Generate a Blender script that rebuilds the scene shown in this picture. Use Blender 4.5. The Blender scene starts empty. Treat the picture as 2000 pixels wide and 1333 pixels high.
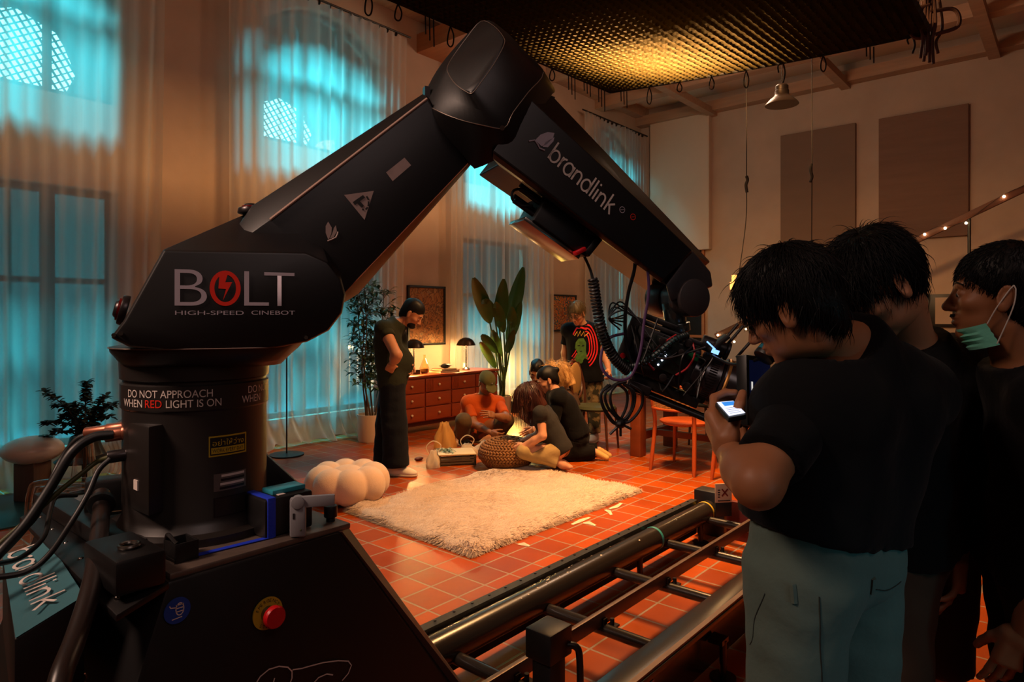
import bpy, bmesh, math, random
import numpy as np
from mathutils import Vector, Matrix, Quaternion

sc = bpy.context.scene
COL = sc.collection
random.seed(7)
RNG = np.random.default_rng(11)
PI = math.pi

# ------------------------------------------------------------------ camera
# room axes: X runs along the window wall, Y towards it; the camera stands at the origin
CAM_H = 1.42
F_PX, YAW, HORIZON = 1290.0, math.radians(40.7), 619.0
CY, SY = math.cos(YAW), math.sin(YAW)
cam_data = bpy.data.cameras.new('camera')
cam = bpy.data.objects.new('camera', cam_data)
COL.objects.link(cam)
cam.location = (0, 0, CAM_H)
cam.rotation_euler = (PI / 2, 0, YAW - PI / 2)
cam_data.sensor_width = 36.0
cam_data.lens = F_PX / 2000 * 36.0
cam_data.shift_y = -(666.5 - HORIZON) / 2000
cam_data.clip_start = 0.05
cam_data.clip_end = 100
sc.camera = cam

# ------------------------------------------------------------------ exposure
sc.view_settings.view_transform = 'Standard'
sc.view_settings.look = 'None'
sc.view_settings.gamma = 1.0
sc.view_settings.use_curve_mapping = False
sc.view_settings.exposure = 0.0

# ------------------------------------------------------------------ world: a dim night studio
world = bpy.data.worlds.new('world')
sc.world = world
world.use_nodes = True
bg = world.node_tree.nodes['Background']
bg.inputs[0].default_value = (0.30, 0.17, 0.12, 1)
bg.inputs[1].default_value = 0.075

# ------------------------------------------------------------------ large lights
def area_light(name, loc, target, sx, sy, power, color, spread=180):
    d = bpy.data.lights.new(name, 'AREA')
    d.shape = 'RECTANGLE'
    d.size, d.size_y = sx, sy
    d.energy = power
    d.color = color
    d.spread = math.radians(spread)
    o = bpy.data.objects.new(name, d)
    COL.objects.link(o)
    o.location = loc
    v = Vector(target) - Vector(loc)
    o.rotation_euler = v.to_track_quat('-Z', 'Y').to_euler()
    return o

def point_light(name, loc, power, color, radius=0.05):
    d = bpy.data.lights.new(name, 'POINT')
    d.energy = power
    d.color = color
    d.shadow_soft_size = radius
    o = bpy.data.objects.new(name, d)
    COL.objects.link(o)
    o.location = loc
    return o

WARM = (1.0, 0.50, 0.16)
TEAL = (0.045, 0.62, 0.80)
# film lamp above the black honeycomb grid, shining down through it and spilling on the ceiling
area_light('overhead_film_light', (4.5, 2.42, 3.90), (4.5, 2.42, 0), 0.8, 0.6, 570, (1.0, 0.52, 0.20))
point_light('overhead_spill', (7.2, 3.1, 4.45), 104, (1.0, 0.64, 0.42), 0.3)
# dim fill added behind the camera to lift the foreground
area_light('camera_side_fill', (-0.6, -3.0, 5.0), (1.6, 1.6, 1.2), 2.2, 1.6, 30, (1.0, 0.72, 0.66))
# warm fill added high at the left, grazing the robot's flank
area_light('left_warm_fill', (-2.2, 2.2, 4.3), (1.0, 1.9, 1.4), 1.0, 1.0, 17, (1.0, 0.66, 0.50), 48)
# small teal spill from a lamp at the photographer's right
area_light('teal_side_light', (0.6, -2.2, 0.9), (1.25, -0.45, 0.85), 0.3, 0.5, 0.30, TEAL, 30)
# teal film lamps outside the windows of the left wall
for k, (x, pw) in enumerate(((1.45, 700), (4.45, 640), (7.5, 1300), (10.6, 220))):
    area_light('teal_window_light', (x + 0.8, 9.2, 8.0), (x, 6.6, 3.9), 1.0, 1.0, pw, TEAL, 100)
# ------------------------------------------------------------------ survey helpers
LATV = Vector((SY, -CY, 0)); DEPV = Vector((CY, SY, 0))
def at(px, py, z):
    """point seen at photo pixel (px, py) at z metres of depth"""
    v = LATV * ((px - 1000) / F_PX * z) + DEPV * z
    return Vector((v.x, v.y, CAM_H + (HORIZON - py) / F_PX * z))
def on_h(px, py, h=0.0):
    return at(px, py, (CAM_H - h) * F_PX / (py - HORIZON))
def on_y(px, py, Y):
    r = (px - 1000) / F_PX
    return at(px, py, Y / (SY - r * CY))
def on_x(px, py, X):
    r = (px - 1000) / F_PX
    return at(px, py, X / (CY + r * SY))

# ------------------------------------------------------------------ materials
def lin(c):
    if isinstance(c, str):
        c = tuple(int(c[i:i + 2], 16) / 255 for i in (1, 3, 5))
    return tuple((x / 12.92 if x <= 0.04045 else ((x + 0.055) / 1.055) ** 2.4) for x in c) + (1,)
def mat(name, col, rough=0.5, metal=0.0, spec=0.5, var=0.0, vscale=8, bump=0.0, bscale=60, bdist=0.004,
        sheen=0.0, coat=0.0, trans=0.0, stretch=None, detail=4):
    m = bpy.data.materials.new(name)
    m.use_nodes = True
    nt = m.node_tree
    p = nt.nodes['Principled BSDF']
    c = lin(col)
    p.inputs['Base Color'].default_value = c
    p.inputs['Roughness'].default_value = rough
    p.inputs['Metallic'].default_value = metal
    p.inputs['Specular IOR Level'].default_value = spec
    p.inputs['Sheen Weight'].default_value = sheen
    p.inputs['Coat Weight'].default_value = coat
    p.inputs['Transmission Weight'].default_value = trans
    tc = nt.nodes.new('ShaderNodeTexCoord')
    mp = nt.nodes.new('ShaderNodeMapping')
    nt.links.new(tc.outputs['Object'], mp.inputs['Vector'])
    if stretch:
        mp.inputs['Scale'].default_value = stretch
    if True:
        n = nt.nodes.new('ShaderNodeTexNoise')
        n.inputs['Scale'].default_value = vscale
        n.inputs['Detail'].default_value = detail
        nt.links.new(mp.outputs[0], n.inputs['Vector'])
        mix = nt.nodes.new('ShaderNodeMix'); mix.data_type = 'RGBA'
        v = max(var, 0.02)
        mix.inputs[6].default_value = tuple(max(0, x * (1 - v)) for x in c[:3]) + (1,)
        mix.inputs[7].default_value = tuple(min(1, x * (1 + v)) for x in c[:3]) + (1,)
        nt.links.new(n.outputs['Fac'], mix.inputs[0])
        nt.links.new(mix.outputs[2], p.inputs['Base Color'])
    if bump:
        b = nt.nodes.new('ShaderNodeTexNoise')
        b.inputs['Scale'].default_value = bscale
        b.inputs['Detail'].default_value = 5
        nt.links.new(mp.outputs[0], b.inputs['Vector'])
        bn = nt.nodes.new('ShaderNodeBump')
        bn.inputs['Strength'].default_value = bump
        bn.inputs['Distance'].default_value = bdist
        nt.links.new(b.outputs['Fac'], bn.inputs['Height'])
        nt.links.new(bn.outputs[0], p.inputs['Normal'])
    return m
def emit(name, col, power):
    m = bpy.data.materials.new(name); m.use_nodes = True
    p = m.node_tree.nodes['Principled BSDF']
    p.inputs['Base Color'].default_value = lin(col)
    p.inputs['Emission Color'].default_value = lin(col)
    p.inputs['Emission Strength'].default_value = power
    return m
def sheer(name, col, transp=0.45, transl=0.6):
    m = bpy.data.materials.new(name); m.use_nodes = True
    nt = m.node_tree; nt.nodes.remove(nt.nodes['Principled BSDF'])
    out = nt.nodes['Material Output']
    d = nt.nodes.new('ShaderNodeBsdfDiffuse'); d.inputs[0].default_value = lin(col)
    t = nt.nodes.new('ShaderNodeBsdfTranslucent'); t.inputs[0].default_value = lin(col)
    a = nt.nodes.new('ShaderNodeMixShader'); a.inputs[0].default_value = transl
    nt.links.new(d.outputs[0], a.inputs[1]); nt.links.new(t.outputs[0], a.inputs[2])
    tr = nt.nodes.new('ShaderNodeBsdfTransparent')
    b = nt.nodes.new('ShaderNodeMixShader')
    # the weave runs in fine vertical threads: a little denser and thinner by turns
    tc = nt.nodes.new('ShaderNodeTexCoord'); mp = nt.nodes.new('ShaderNodeMapping')
    mp.inputs['Scale'].default_value = (5, 5, 0.2)
    n = nt.nodes.new('ShaderNodeTexNoise'); n.inputs['Scale'].default_value = 2.0; n.inputs['Detail'].default_value = 3
    mr = nt.nodes.new('ShaderNodeMapRange')
    mr.inputs[1].default_value = 0.3; mr.inputs[2].default_value = 0.7
    mr.inputs[3].default_value = transp - 0.06; mr.inputs[4].default_value = transp + 0.06
    nt.links.new(tc.outputs['Object'], mp.inputs[0]); nt.links.new(mp.outputs[0], n.inputs[0])
    nt.links.new(n.outputs['Fac'], mr.inputs[0])
    # cloth seen edge-on in a fold lets less through
    lw = nt.nodes.new('ShaderNodeLayerWeight'); lw.inputs[0].default_value = 0.5
    ma = nt.nodes.new('ShaderNodeMath'); ma.operation = 'MULTIPLY_ADD'; ma.inputs[1].default_value = -0.45
    nt.links.new(lw.outputs['Facing'], ma.inputs[0]); nt.links.new(mr.outputs[0], ma.inputs[2]); ma.use_clamp = True
    nt.links.new(ma.outputs[0], b.inputs[0])
    nt.links.new(a.outputs[0], b.inputs[1]); nt.links.new(tr.outputs[0], b.inputs[2])
    nt.links.new(b.outputs[0], out.inputs[0])
    return m
def clear_film(name, col=(1, 1, 1), rough=0.1, gloss=0.25):
    m = bpy.data.materials.new(name); m.use_nodes = True
    nt = m.node_tree; nt.nodes.remove(nt.nodes['Principled BSDF'])
    out = nt.nodes['Material Output']
    g = nt.nodes.new('ShaderNodeBsdfGlossy'); g.inputs['Roughness'].default_value = rough
    tr = nt.nodes.new('ShaderNodeBsdfTransparent'); tr.inputs[0].default_value = tuple(col) + (1,)
    lw = nt.nodes.new('ShaderNodeLayerWeight'); lw.inputs[0].default_value = gloss
    b = nt.nodes.new('ShaderNodeMixShader')
    nt.links.new(lw.outputs['Facing'], b.inputs[0])
    nt.links.new(tr.outputs[0], b.inputs[1]); nt.links.new(g.outputs[0], b.inputs[2])
    nt.links.new(b.outputs[0], out.inputs[0])
    return m

# ------------------------------------------------------------------ objects
WM = {}
def wm(o):
    return WM.get(o.name, Matrix.Identity(4)) if o is not None else Matrix.Identity(4)
def props(o, label=None, cat=None, group=None, kind=None):
    if label: o['label'] = label
    if cat: o['category'] = cat
    if group: o['group'] = group
    if kind: o['kind'] = kind
    return o
def thing(name, label, cat, loc=(0, 0, 0), rotz=0.0, group=None, M=None):
    o = bpy.data.objects.new(name, None)
    o.empty_display_size = 0.05
    COL.objects.link(o)
    if M is None:
        M = Matrix.Translation(Vector(loc)) @ Matrix.Rotation(rotz, 4, 'Z')
    o.matrix_world = M
    WM[o.name] = M
    return props(o, label, cat, group)
def copy_tree(o, parent=None):
    c = o.copy(); COL.objects.link(c)
    WM[c.name] = wm(o)
    if parent is not None: c.parent = parent
    for ch in list(o.children): copy_tree(ch, c)
    return c
def put(o, loc, rotz=0.0):
    M = Matrix.Translation(Vector(loc)) @ Matrix.Rotation(rotz, 4, 'Z')
    o.matrix_world = M; WM[o.name] = M
    return o
def ortho(d):
    d = Vector(d).normalized()
    a = Vector((0, 0, 1)) if abs(d.z) < 0.9 else Vector((1, 0, 0))
    u = d.cross(a).normalized()
    return d, u, d.cross(u)

class MB:
    def __init__(self, M=None):
        self.v = []; self.f = []; self.mi = []; self.M = M or Matrix.Identity(4); self.cur = 0
    def add(self, vs, fs):
        b = len(self.v)
        self.v.extend([tuple(x) for x in vs])
        for f in fs:
            self.f.append(tuple(b + i for i in f)); self.mi.append(self.cur)
        return self
    def box(self, c, s, R=None):
        c = Vector(c); hx, hy, hz = s[0] / 2, s[1] / 2, s[2] / 2
        vs = [Vector((x, y, z)) for x in (-hx, hx) for y in (-hy, hy) for z in (-hz, hz)]
        if R is not None: vs = [R @ v for v in vs]
        return self.add([c + v for v in vs], [(0, 1, 3, 2), (4, 6, 7, 5), (0, 4, 5, 1), (2, 3, 7, 6), (0, 2, 6, 4), (1, 5, 7, 3)])
    def boxz(self, x0, x1, y0, y1, z0, z1):
        return self.box(((x0 + x1) / 2, (y0 + y1) / 2, (z0 + z1) / 2), (x1 - x0, y1 - y0, z1 - z0))
    def beam(self, a, b, w, h, up=(0, 0, 1)):
        a, b = Vector(a), Vector(b); d = (b - a); L = d.length; d.normalize()
        up = Vector(up); sd = d.cross(up).normalized(); up = sd.cross(d)
        R = Matrix((d, sd, up)).transposed()
        return self.box((a + b) / 2, (L, w, h), R)
    def cyl(self, a, b, r0, r1=None, n=20, caps=True):
        if r1 is None: r1 = r0
        a, b = Vector(a), Vector(b); d, u, w = ortho(b - a)
        vs = []
        for p, r in ((a, r0), (b, r1)):
            for k in range(n):
                t = 2 * PI * k / n
                vs.append(p + u * (r * math.cos(t)) + w * (r * math.sin(t)))
        fs = [(k, (k + 1) % n, n + (k + 1) % n, n + k) for k in range(n)]
        if caps: fs += [tuple(range(n - 1, -1, -1)), tuple(range(n, 2 * n))]
        return self.add(vs, fs)
    def tube(self, pts, r, n=8, closed=False, caps=True):
        pts = [Vector(p) for p in pts]; m = len(pts)
        rs = r if hasattr(r, '__len__') else [r] * m
        tang = []
        for i in range(m):
            if closed: t = pts[(i + 1) % m] - pts[i - 1]
            else: t = pts[min(i + 1, m - 1)] - pts[max(i - 1, 0)]
            tang.append(t.normalized() if t.length > 1e-9 else Vector((0, 0, 1)))
        _, u, w = ortho(tang[0])
        vs = []
        for i in range(m):
            t = tang[i]
            u = (u - t * u.dot(t))
            u = u.normalized() if u.length > 1e-6 else ortho(t)[1]
            w = t.cross(u)
            for k in range(n):
                a = 2 * PI * k / n
                vs.append(pts[i] + (u * math.cos(a) + w * math.sin(a)) * rs[i])
        fs = []
        for i in range(m if closed else m - 1):
            j = (i + 1) % m
            for k in range(n):
                fs.append((i * n + k, i * n + (k + 1) % n, j * n + (k + 1) % n, j * n + k))
        if caps and not closed:
            fs += [tuple(range(n - 1, -1, -1)), tuple(range((m - 1) * n, m * n))]
        return self.add(vs, fs)
    def lathe(self, prof, c=(0, 0, 0), n=32, axis=None, wob=None):
        c = Vector(c); vs = []
        R = None
        if axis is not None:
            d, u, w = ortho(axis); R = Matrix((u, w, d)).transposed()
        for (r, z) in prof:
            for k in range(n):
                a = 2 * PI * k / n
                rr = r * (wob(a, z) if wob else 1)
                p = Vector((rr * math.cos(a), rr * math.sin(a), z))
                vs.append(c + (R @ p if R else p))
        m = len(prof)
        fs = [(i * n + k, i * n + (k + 1) % n, (i + 1) * n + (k + 1) % n, (i + 1) * n + k) for i in range(m - 1) for k in range(n)]
        if prof[0][0] > 1e-6: fs.append(tuple(range(n - 1, -1, -1)))
        if prof[-1][0] > 1e-6: fs.append(tuple(range((m - 1) * n, m * n)))
        return self.add(vs, fs)
    def ball(self, c, r, n=12, R=None):
        c = Vector(c); rx, ry, rz = (r, r, r) if not hasattr(r, '__len__') else r
        vs = []; m = n // 2 + 1
        for i in range(m + 1):
            th = PI * i / m
            for k in range(n):
                a = 2 * PI * k / n
                p = Vector((rx * math.sin(th) * math.cos(a), ry * math.sin(th) * math.sin(a), rz * math.cos(th)))
                vs.append(c + (R @ p if R is not None else p))
        fs = [(i * n + k, (i + 1) * n + k, (i + 1) * n + (k + 1) % n, i * n + (k + 1) % n) for i in range(m) for k in range(n)]
        return self.add(vs, fs)
    def loft(self, rings, caps=True):
        n = len(rings[0]); vs = [v for r in rings for v in r]; fs = []
        for i in range(len(rings) - 1):
            for k in range(n):
                fs.append((i * n + k, i * n + (k + 1) % n, (i + 1) * n + (k + 1) % n, (i + 1) * n + k))
        if caps: fs += [tuple(range(n - 1, -1, -1)), tuple(range((len(rings) - 1) * n, len(rings) * n))]
        return self.add(vs, fs)
    def poly(self, pts):
        return self.add(pts, [tuple(range(len(pts)))])
    def grid(self, P):
        h, w = len(P), len(P[0])
        return self.add([p for r in P for p in r], [(i * w + j, i * w + j + 1, (i + 1) * w + j + 1, (i + 1) * w + j) for i in range(h - 1) for j in range(w - 1)])
    def build(self, name, mats, parent=None, smooth=True, angle=32, bevel=0.0, bseg=2, fixn=True):
        me = bpy.data.meshes.new(name)
        T = wm(parent).inverted() @ self.M if parent is not None else self.M
        me.from_pydata([T @ Vector(v) for v in self.v], [], self.f)
        if not isinstance(mats, (list, tuple)): mats = [mats]
        for m in mats: me.materials.append(m)
        if any(self.mi):
            me.polygons.foreach_set('material_index', self.mi)
        if fixn or bevel:
            bm = bmesh.new(); bm.from_mesh(me)
            bmesh.ops.remove_doubles(bm, verts=bm.verts, dist=1e-6)
            if fixn: bmesh.ops.recalc_face_normals(bm, faces=bm.faces)
            if bevel:
                es = [e for e in bm.edges if len(e.link_faces) == 2 and e.calc_face_angle(0) > math.radians(28)]
                bmesh.ops.bevel(bm, geom=es, offset=bevel, segments=bseg, affect='EDGES', profile=0.5, clamp_overlap=True)
            bm.to_mesh(me); bm.free()
        if smooth:
            me.polygons.foreach_set('use_smooth', [True] * len(me.polygons))
            me.set_sharp_from_angle(angle=math.radians(angle))
        return link(name, me, parent)
def link(name, me, parent=None):
    o = bpy.data.objects.new(name, me)
    COL.objects.link(o)
    if parent is not None:
        o.parent = parent
        WM[o.name] = wm(parent)
    return o
def hull_part(pts, name, m, parent, M=None, bevel=0.01, bseg=3, angle=32):
    bm = bmesh.new()
    for p in pts: bm.verts.new(p)
    r = bmesh.ops.convex_hull(bm, input=bm.verts)
    bmesh.ops.delete(bm, geom=[g for g in r['geom_interior'] if isinstance(g, bmesh.types.BMVert)], context='VERTS')
    bmesh.ops.dissolve_limit(bm, angle_limit=math.radians(2), verts=bm.verts, edges=bm.edges)
    if bevel:
        es = [e for e in bm.edges if len(e.link_faces) == 2 and e.calc_face_angle(0) > math.radians(20)]
        bmesh.ops.bevel(bm, geom=es, offset=bevel, segments=bseg, affect='EDGES', profile=0.5, clamp_overlap=True)
    T = wm(parent).inverted() @ (M or Matrix.Identity(4))
    bmesh.ops.transform(bm, matrix=T, verts=bm.verts)
    me = bpy.data.meshes.new(name); bm.to_mesh(me); bm.free()
    me.materials.append(m)
    me.polygons.foreach_set('use_smooth', [True] * len(me.polygons))
    me.set_sharp_from_angle(angle=math.radians(angle))
    return link(name, me, parent)
def spline(pts, n=8):
    """Catmull-Rom through the points"""
    P = [Vector(p) for p in pts]; P = [P[0] * 2 - P[1]] + P + [P[-1] * 2 - P[-2]]
    out = []
    for i in range(1, len(P) - 2):
        for k in range(n):
            t = k / n; a, b, c, d = P[i - 1], P[i], P[i + 1], P[i + 2]
            out.append(0.5 * ((2 * b) + (c - a) * t + (2 * a - 5 * b + 4 * c - d) * t * t + (3 * b - a - 3 * c + d) * t ** 3))
    out.append(P[-2]); return out
def coil(pts, R, r, turns, n=14, k=6):
    """a coiled lead following pts"""
    P = spline(pts, 12); m = turns * n; out = []
    up = None
    for i in range(m + 1):
        t = i / m * (len(P) - 1); a = min(int(t), len(P) - 2); p = P[a].lerp(P[a + 1], t - a)
        d, u, w = ortho(P[a + 1] - P[a])
        if up is not None:
            u = (up - d * up.dot(d)).normalized(); w = d.cross(u)
        up = u
        ang = 2 * PI * i / n
        out.append(p + (u * math.cos(ang) + w * math.sin(ang)) * R)
    return out
def text_part(s, M, height, m, parent, name='lettering', width=None, extrude=0.0006, thin=0.0, spacing=1.0, shear=0.0, align='LEFT', bend=None):
    """flat raised letters; M maps (right, up, outwards) to the world"""
    cu = bpy.data.curves.new(name, 'FONT')
    cu.body = s; cu.size = 1.0; cu.extrude = 0.0; cu.offset = thin; cu.space_character = spacing; cu.shear = shear
    o = bpy.data.objects.new(name, cu)
    COL.objects.link(o)
    dg = bpy.context.evaluated_depsgraph_get()
    me = bpy.data.meshes.new_from_object(o.evaluated_get(dg))
    bpy.data.objects.remove(o); bpy.data.curves.remove(cu)
    n = len(me.vertices)
    co = np.empty(n * 3); me.vertices.foreach_get('co', co); co = co.reshape(-1, 3)
    lo, hi = co.min(0), co.max(0)
    capt = hi[1] if lo[1] > -0.05 else hi[1]
    sc_ = height / max(capt, 1e-6)
    sx = sc_ if width is None else width / (hi[0] - lo[0])
    x = (co[:, 0] - lo[0]) * sx; y = co[:, 1] * sc_
    if align == 'CENTER': x = x - x.max() / 2
    T = wm(parent).inverted() @ M
    vs = []
    for a, b in zip(x, y):
        p = Vector((a, b, extrude)) if bend is None else bend(a, b)
        vs.append(T @ p)
    me.vertices.foreach_set('co', np.array([c for v in vs for c in v]))
    me.update()
    me.materials.clear(); me.materials.append(m)
    return link(name, me, parent)
def frame(o, right, up):
    r = Vector(right).normalized(); u = Vector(up); u = (u - r * u.dot(r)).normalized(); n = r.cross(u)
    M = Matrix((r, u, n)).transposed().to_4x4(); M.translation = Vector(o)
    return M
def ribbon(mb, pts, w, ex=0.0006):
    """a flat stroke of width w through 2D points, at height ex"""
    P = [Vector((p[0], p[1], 0)) for p in pts]; vs = []
    for i, p in enumerate(P):
        d = (P[min(i + 1, len(P) - 1)] - P[max(i - 1, 0)])
        d = d.normalized() if d.length > 1e-9 else Vector((1, 0, 0))
        n = Vector((-d.y, d.x, 0))
        vs += [Vector((p + n * w / 2).to_tuple()[:2] + (ex,)), Vector((p - n * w / 2).to_tuple()[:2] + (ex,))]
    mb.add(vs, [(2 * i, 2 * i + 1, 2 * i + 3, 2 * i + 2) for i in range(len(P) - 1)])
def arc(cx, cy, rx, ry, a0, a1, n=16):
    return [(cx + rx * math.cos(math.radians(a0 + (a1 - a0) * k / n)), cy + ry * math.sin(math.radians(a0 + (a1 - a0) * k / n))) for k in range(n + 1)]
# ------------------------------------------------------------------ smooth bodies: blended distance fields, meshed with surface nets
def nets(D, org, h):
    S = D < 0
    nx, ny, nz = D.shape
    cs = [(i, j, k) for i in (0, 1) for j in (0, 1) for k in (0, 1)]
    def sl(A, c): return A[c[0]:nx - 1 + c[0], c[1]:ny - 1 + c[1], c[2]:nz - 1 + c[2]]
    cnt = sum(sl(S, c).astype(np.int8) for c in cs)
    act = (cnt > 0) & (cnt < 8)
    idx = np.full(act.shape, -1, np.int64)
    ii = np.argwhere(act); idx[act] = np.arange(len(ii))
    acc = np.zeros((len(ii), 3)); num = np.zeros(len(ii))
    for a in range(8):
        for b in range(a + 1, 8):
            ca, cb = np.array(cs[a]), np.array(cs[b])
            if np.abs(ca - cb).sum() != 1: continue
            da = sl(D, cs[a])[act]; db = sl(D, cs[b])[act]
            m = (da < 0) != (db < 0)
            t = np.where(m, da / np.where(m, da - db, 1), 0)
            acc += np.where(m[:, None], ca + (cb - ca) * t[:, None], 0); num += m
    V = (ii + acc / np.maximum(num, 1)[:, None]) * h + org
    F = []
    for ax in range(3):
        o1, o2 = [(1, 2), (2, 0), (0, 1)][ax]
        A = [slice(1, -1)] * 3; B = [slice(1, -1)] * 3
        A[ax] = slice(0, -1); B[ax] = slice(1, None)
        sa, sb = S[tuple(A)], S[tuple(B)]
        off = np.ones(3, int); off[ax] = 0
        for flip in (0, 1):
            e = np.argwhere((sa & ~sb) if not flip else (~sa & sb)) + off
            if not len(e): continue
            u = np.zeros(3, int); u[o1] = 1; w = np.zeros(3, int); w[o2] = 1
            q = [e - u - w, e - w, e, e - u]
            q = np.stack([idx[p[:, 0], p[:, 1], p[:, 2]] for p in q], 1)
            if flip: q = q[:, ::-1]
            F.append(q)
    F = np.concatenate(F) if F else np.zeros((0, 4), int)
    F = F[(F >= 0).all(1)]
    return V, F

class SDF:
    """list of primitives blended in order; every point in metres"""
    def __init__(self): self.p = []
    def cap(self, a, b, ra, rb=None, k=0.03):
        self.p.append(('cap', np.array(a, float), np.array(b, float), ra, ra if rb is None else rb, k)); return self
    def ell(self, c, r, R=None, k=0.03):
        self.p.append(('ell', np.array(c, float), np.array(r, float), None if R is None else np.array(R, float), k)); return self
    def box(self, c, hs, R=None, rnd=0.01, k=0.02):
        self.p.append(('box', np.array(c, float), np.array(hs, float), None if R is None else np.array(R, float), rnd, k)); return self
    def cut_ell(self, c, r, R=None, k=0.01):
        self.p.append(('cut', np.array(c, float), np.array(r, float), None if R is None else np.array(R, float), k)); return self
    def plane(self, o, n, k=0.004, within=None):
        """removes what lies on the side n points to (inside the ball 'within' = (centre, radius) if given)"""
        n = np.array(n, float); self.p.append(('plane', np.array(o, float), n / np.linalg.norm(n), k, within)); return self
    def noise(self, amp, scale, seed=0, stretch=(1, 1, 1)):
        self.p.append(('noise', amp, scale, seed, np.array(stretch, float))); return self
    def mesh(self, h, pad=0.03, lo=None, hi=None):
        los, his = [], []
        for q in self.p:
            if q[0] == 'cap':
                r = max(q[3], q[4]); los.append(np.minimum(q[1], q[2]) - r); his.append(np.maximum(q[1], q[2]) + r)
            elif q[0] == 'ell' or q[0] == 'box':
                r = np.max(q[2]) if q[3] is not None else q[2]
                if q[0] == 'box': r = np.linalg.norm(q[2]) + q[4]
                los.append(q[1] - r); his.append(q[1] + r)
        lo = np.min(los, 0) - pad if lo is None else np.array(lo); hi = np.max(his, 0) + pad if hi is None else np.array(hi)
        n = np.ceil((hi - lo) / h).astype(int) + 1
        ax = [lo[d] + np.arange(n[d]) * h for d in range(3)]
        D = np.full(n, 0.25)
        for q in self.p:
            if q[0] in ('cap', 'ell', 'box', 'cut'):
                if q[0] == 'cap': r = max(q[3], q[4]); a, b = np.minimum(q[1], q[2]) - r, np.maximum(q[1], q[2]) + r
                else:
                    r = np.max(q[2]) if q[3] is not None else q[2]
                    if q[0] == 'box': r = np.linalg.norm(q[2]) + q[4]
                    a, b = q[1] - r, q[1] + r
                m = 0.05 + q[-1]
                i0 = np.clip(np.floor((a - m - lo) / h).astype(int), 0, n); i1 = np.clip(np.ceil((b + m - lo) / h).astype(int) + 1, 0, n)
                if (i1 <= i0).any(): continue
                sl = tuple(slice(i0[d], i1[d]) for d in range(3))
                X, Y, Z = np.meshgrid(*[ax[d][sl[d]] for d in range(3)], indexing='ij')
                P = np.stack([X, Y, Z], -1); k = q[-1]
                if q[0] == 'cap':
                    ba = q[2] - q[1]; L2 = max(ba @ ba, 1e-12)
                    t = np.clip(((P - q[1]) @ ba) / L2, 0, 1)
                    d = np.linalg.norm(P - q[1] - t[..., None] * ba, axis=-1) - (q[3] + (q[4] - q[3]) * t)
                else:
                    Q = P - q[1]
                    if q[3] is not None: Q = Q @ q[3]
                    if q[0] == 'box':
                        e = np.abs(Q) - q[2]
                        d = np.linalg.norm(np.maximum(e, 0), axis=-1) + np.minimum(e.max(-1), 0) - q[4]
                    else:
                        s = Q / q[2]; k0 = np.linalg.norm(s, axis=-1); k1 = np.linalg.norm(s / q[2], axis=-1)
                        d = np.where(k1 > 1e-9, k0 * (k0 - 1) / np.maximum(k1, 1e-9), -q[2].min())
                C = D[sl]
                if q[0] == 'cut':
                    d = -d; hh = np.clip(0.5 - 0.5 * (C - d) / k, 0, 1); D[sl] = C + (d - C) * hh + k * hh * (1 - hh)
                else:
                    hh = np.clip(0.5 + 0.5 * (C - d) / k, 0, 1); D[sl] = C + (d - C) * hh - k * hh * (1 - hh)
            else:
                X, Y, Z = np.meshgrid(*ax, indexing='ij')
                if q[0] == 'plane':
                    d = (X - q[1][0]) * q[2][0] + (Y - q[1][1]) * q[2][1] + (Z - q[1][2]) * q[2][2]
                    if q[4] is not None:
                        c, r = q[4]; d = np.where((X - c[0]) ** 2 + (Y - c[1]) ** 2 + (Z - c[2]) ** 2 < r * r, d, -1)
                    D = np.maximum(D, d)
                else:
                    rg = np.random.default_rng(q[3]); w = np.zeros_like(D)
                    for o in range(7):
                        f = rg.normal(size=3); f = f / np.linalg.norm(f) * q[2] * rg.uniform(0.6, 1.7) * q[4]
                        w += np.sin(X * f[0] + Y * f[1] + Z * f[2] + rg.uniform(0, 6.3))
                    D = D + q[1] * w / 3
        return nets(D, lo, h)
def mesh_np(name, parts, m, parent, M=None, smooth_it=0):
    """join (V, F) lists into one mesh object; the points are in world metres unless M is given"""
    T = wm(parent).inverted() @ (M or Matrix.Identity(4)) if parent is not None else (M or Matrix.Identity(4))
    T = np.array(T)
    Vs, Fs, b = [], [], 0
    for V, F in parts:
        Vs.append(V); Fs.append(F + b); b += len(V)
    V = np.concatenate(Vs); F = np.concatenate(Fs)
    V = V @ T[:3, :3].T + T[:3, 3]
    me = bpy.data.meshes.new(name)
    me.vertices.add(len(V)); me.vertices.foreach_set('co', V.ravel())
    me.loops.add(F.size); me.loops.foreach_set('vertex_index', F.ravel())
    me.polygons.add(len(F)); me.polygons.foreach_set('loop_start', np.arange(len(F)) * 4)
    me.update(calc_edges=True); me.validate()
    me.polygons.foreach_set('use_smooth', [True] * len(me.polygons))
    me.materials.append(m)
    if smooth_it:
        bm = bmesh.new(); bm.from_mesh(me)
        for _ in range(smooth_it): bmesh.ops.smooth_vert(bm, verts=bm.verts, factor=0.5, use_axis_x=True, use_axis_y=True, use_axis_z=True)
        bm.to_mesh(me); bm.free()
    return link(name, me, parent)
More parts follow.
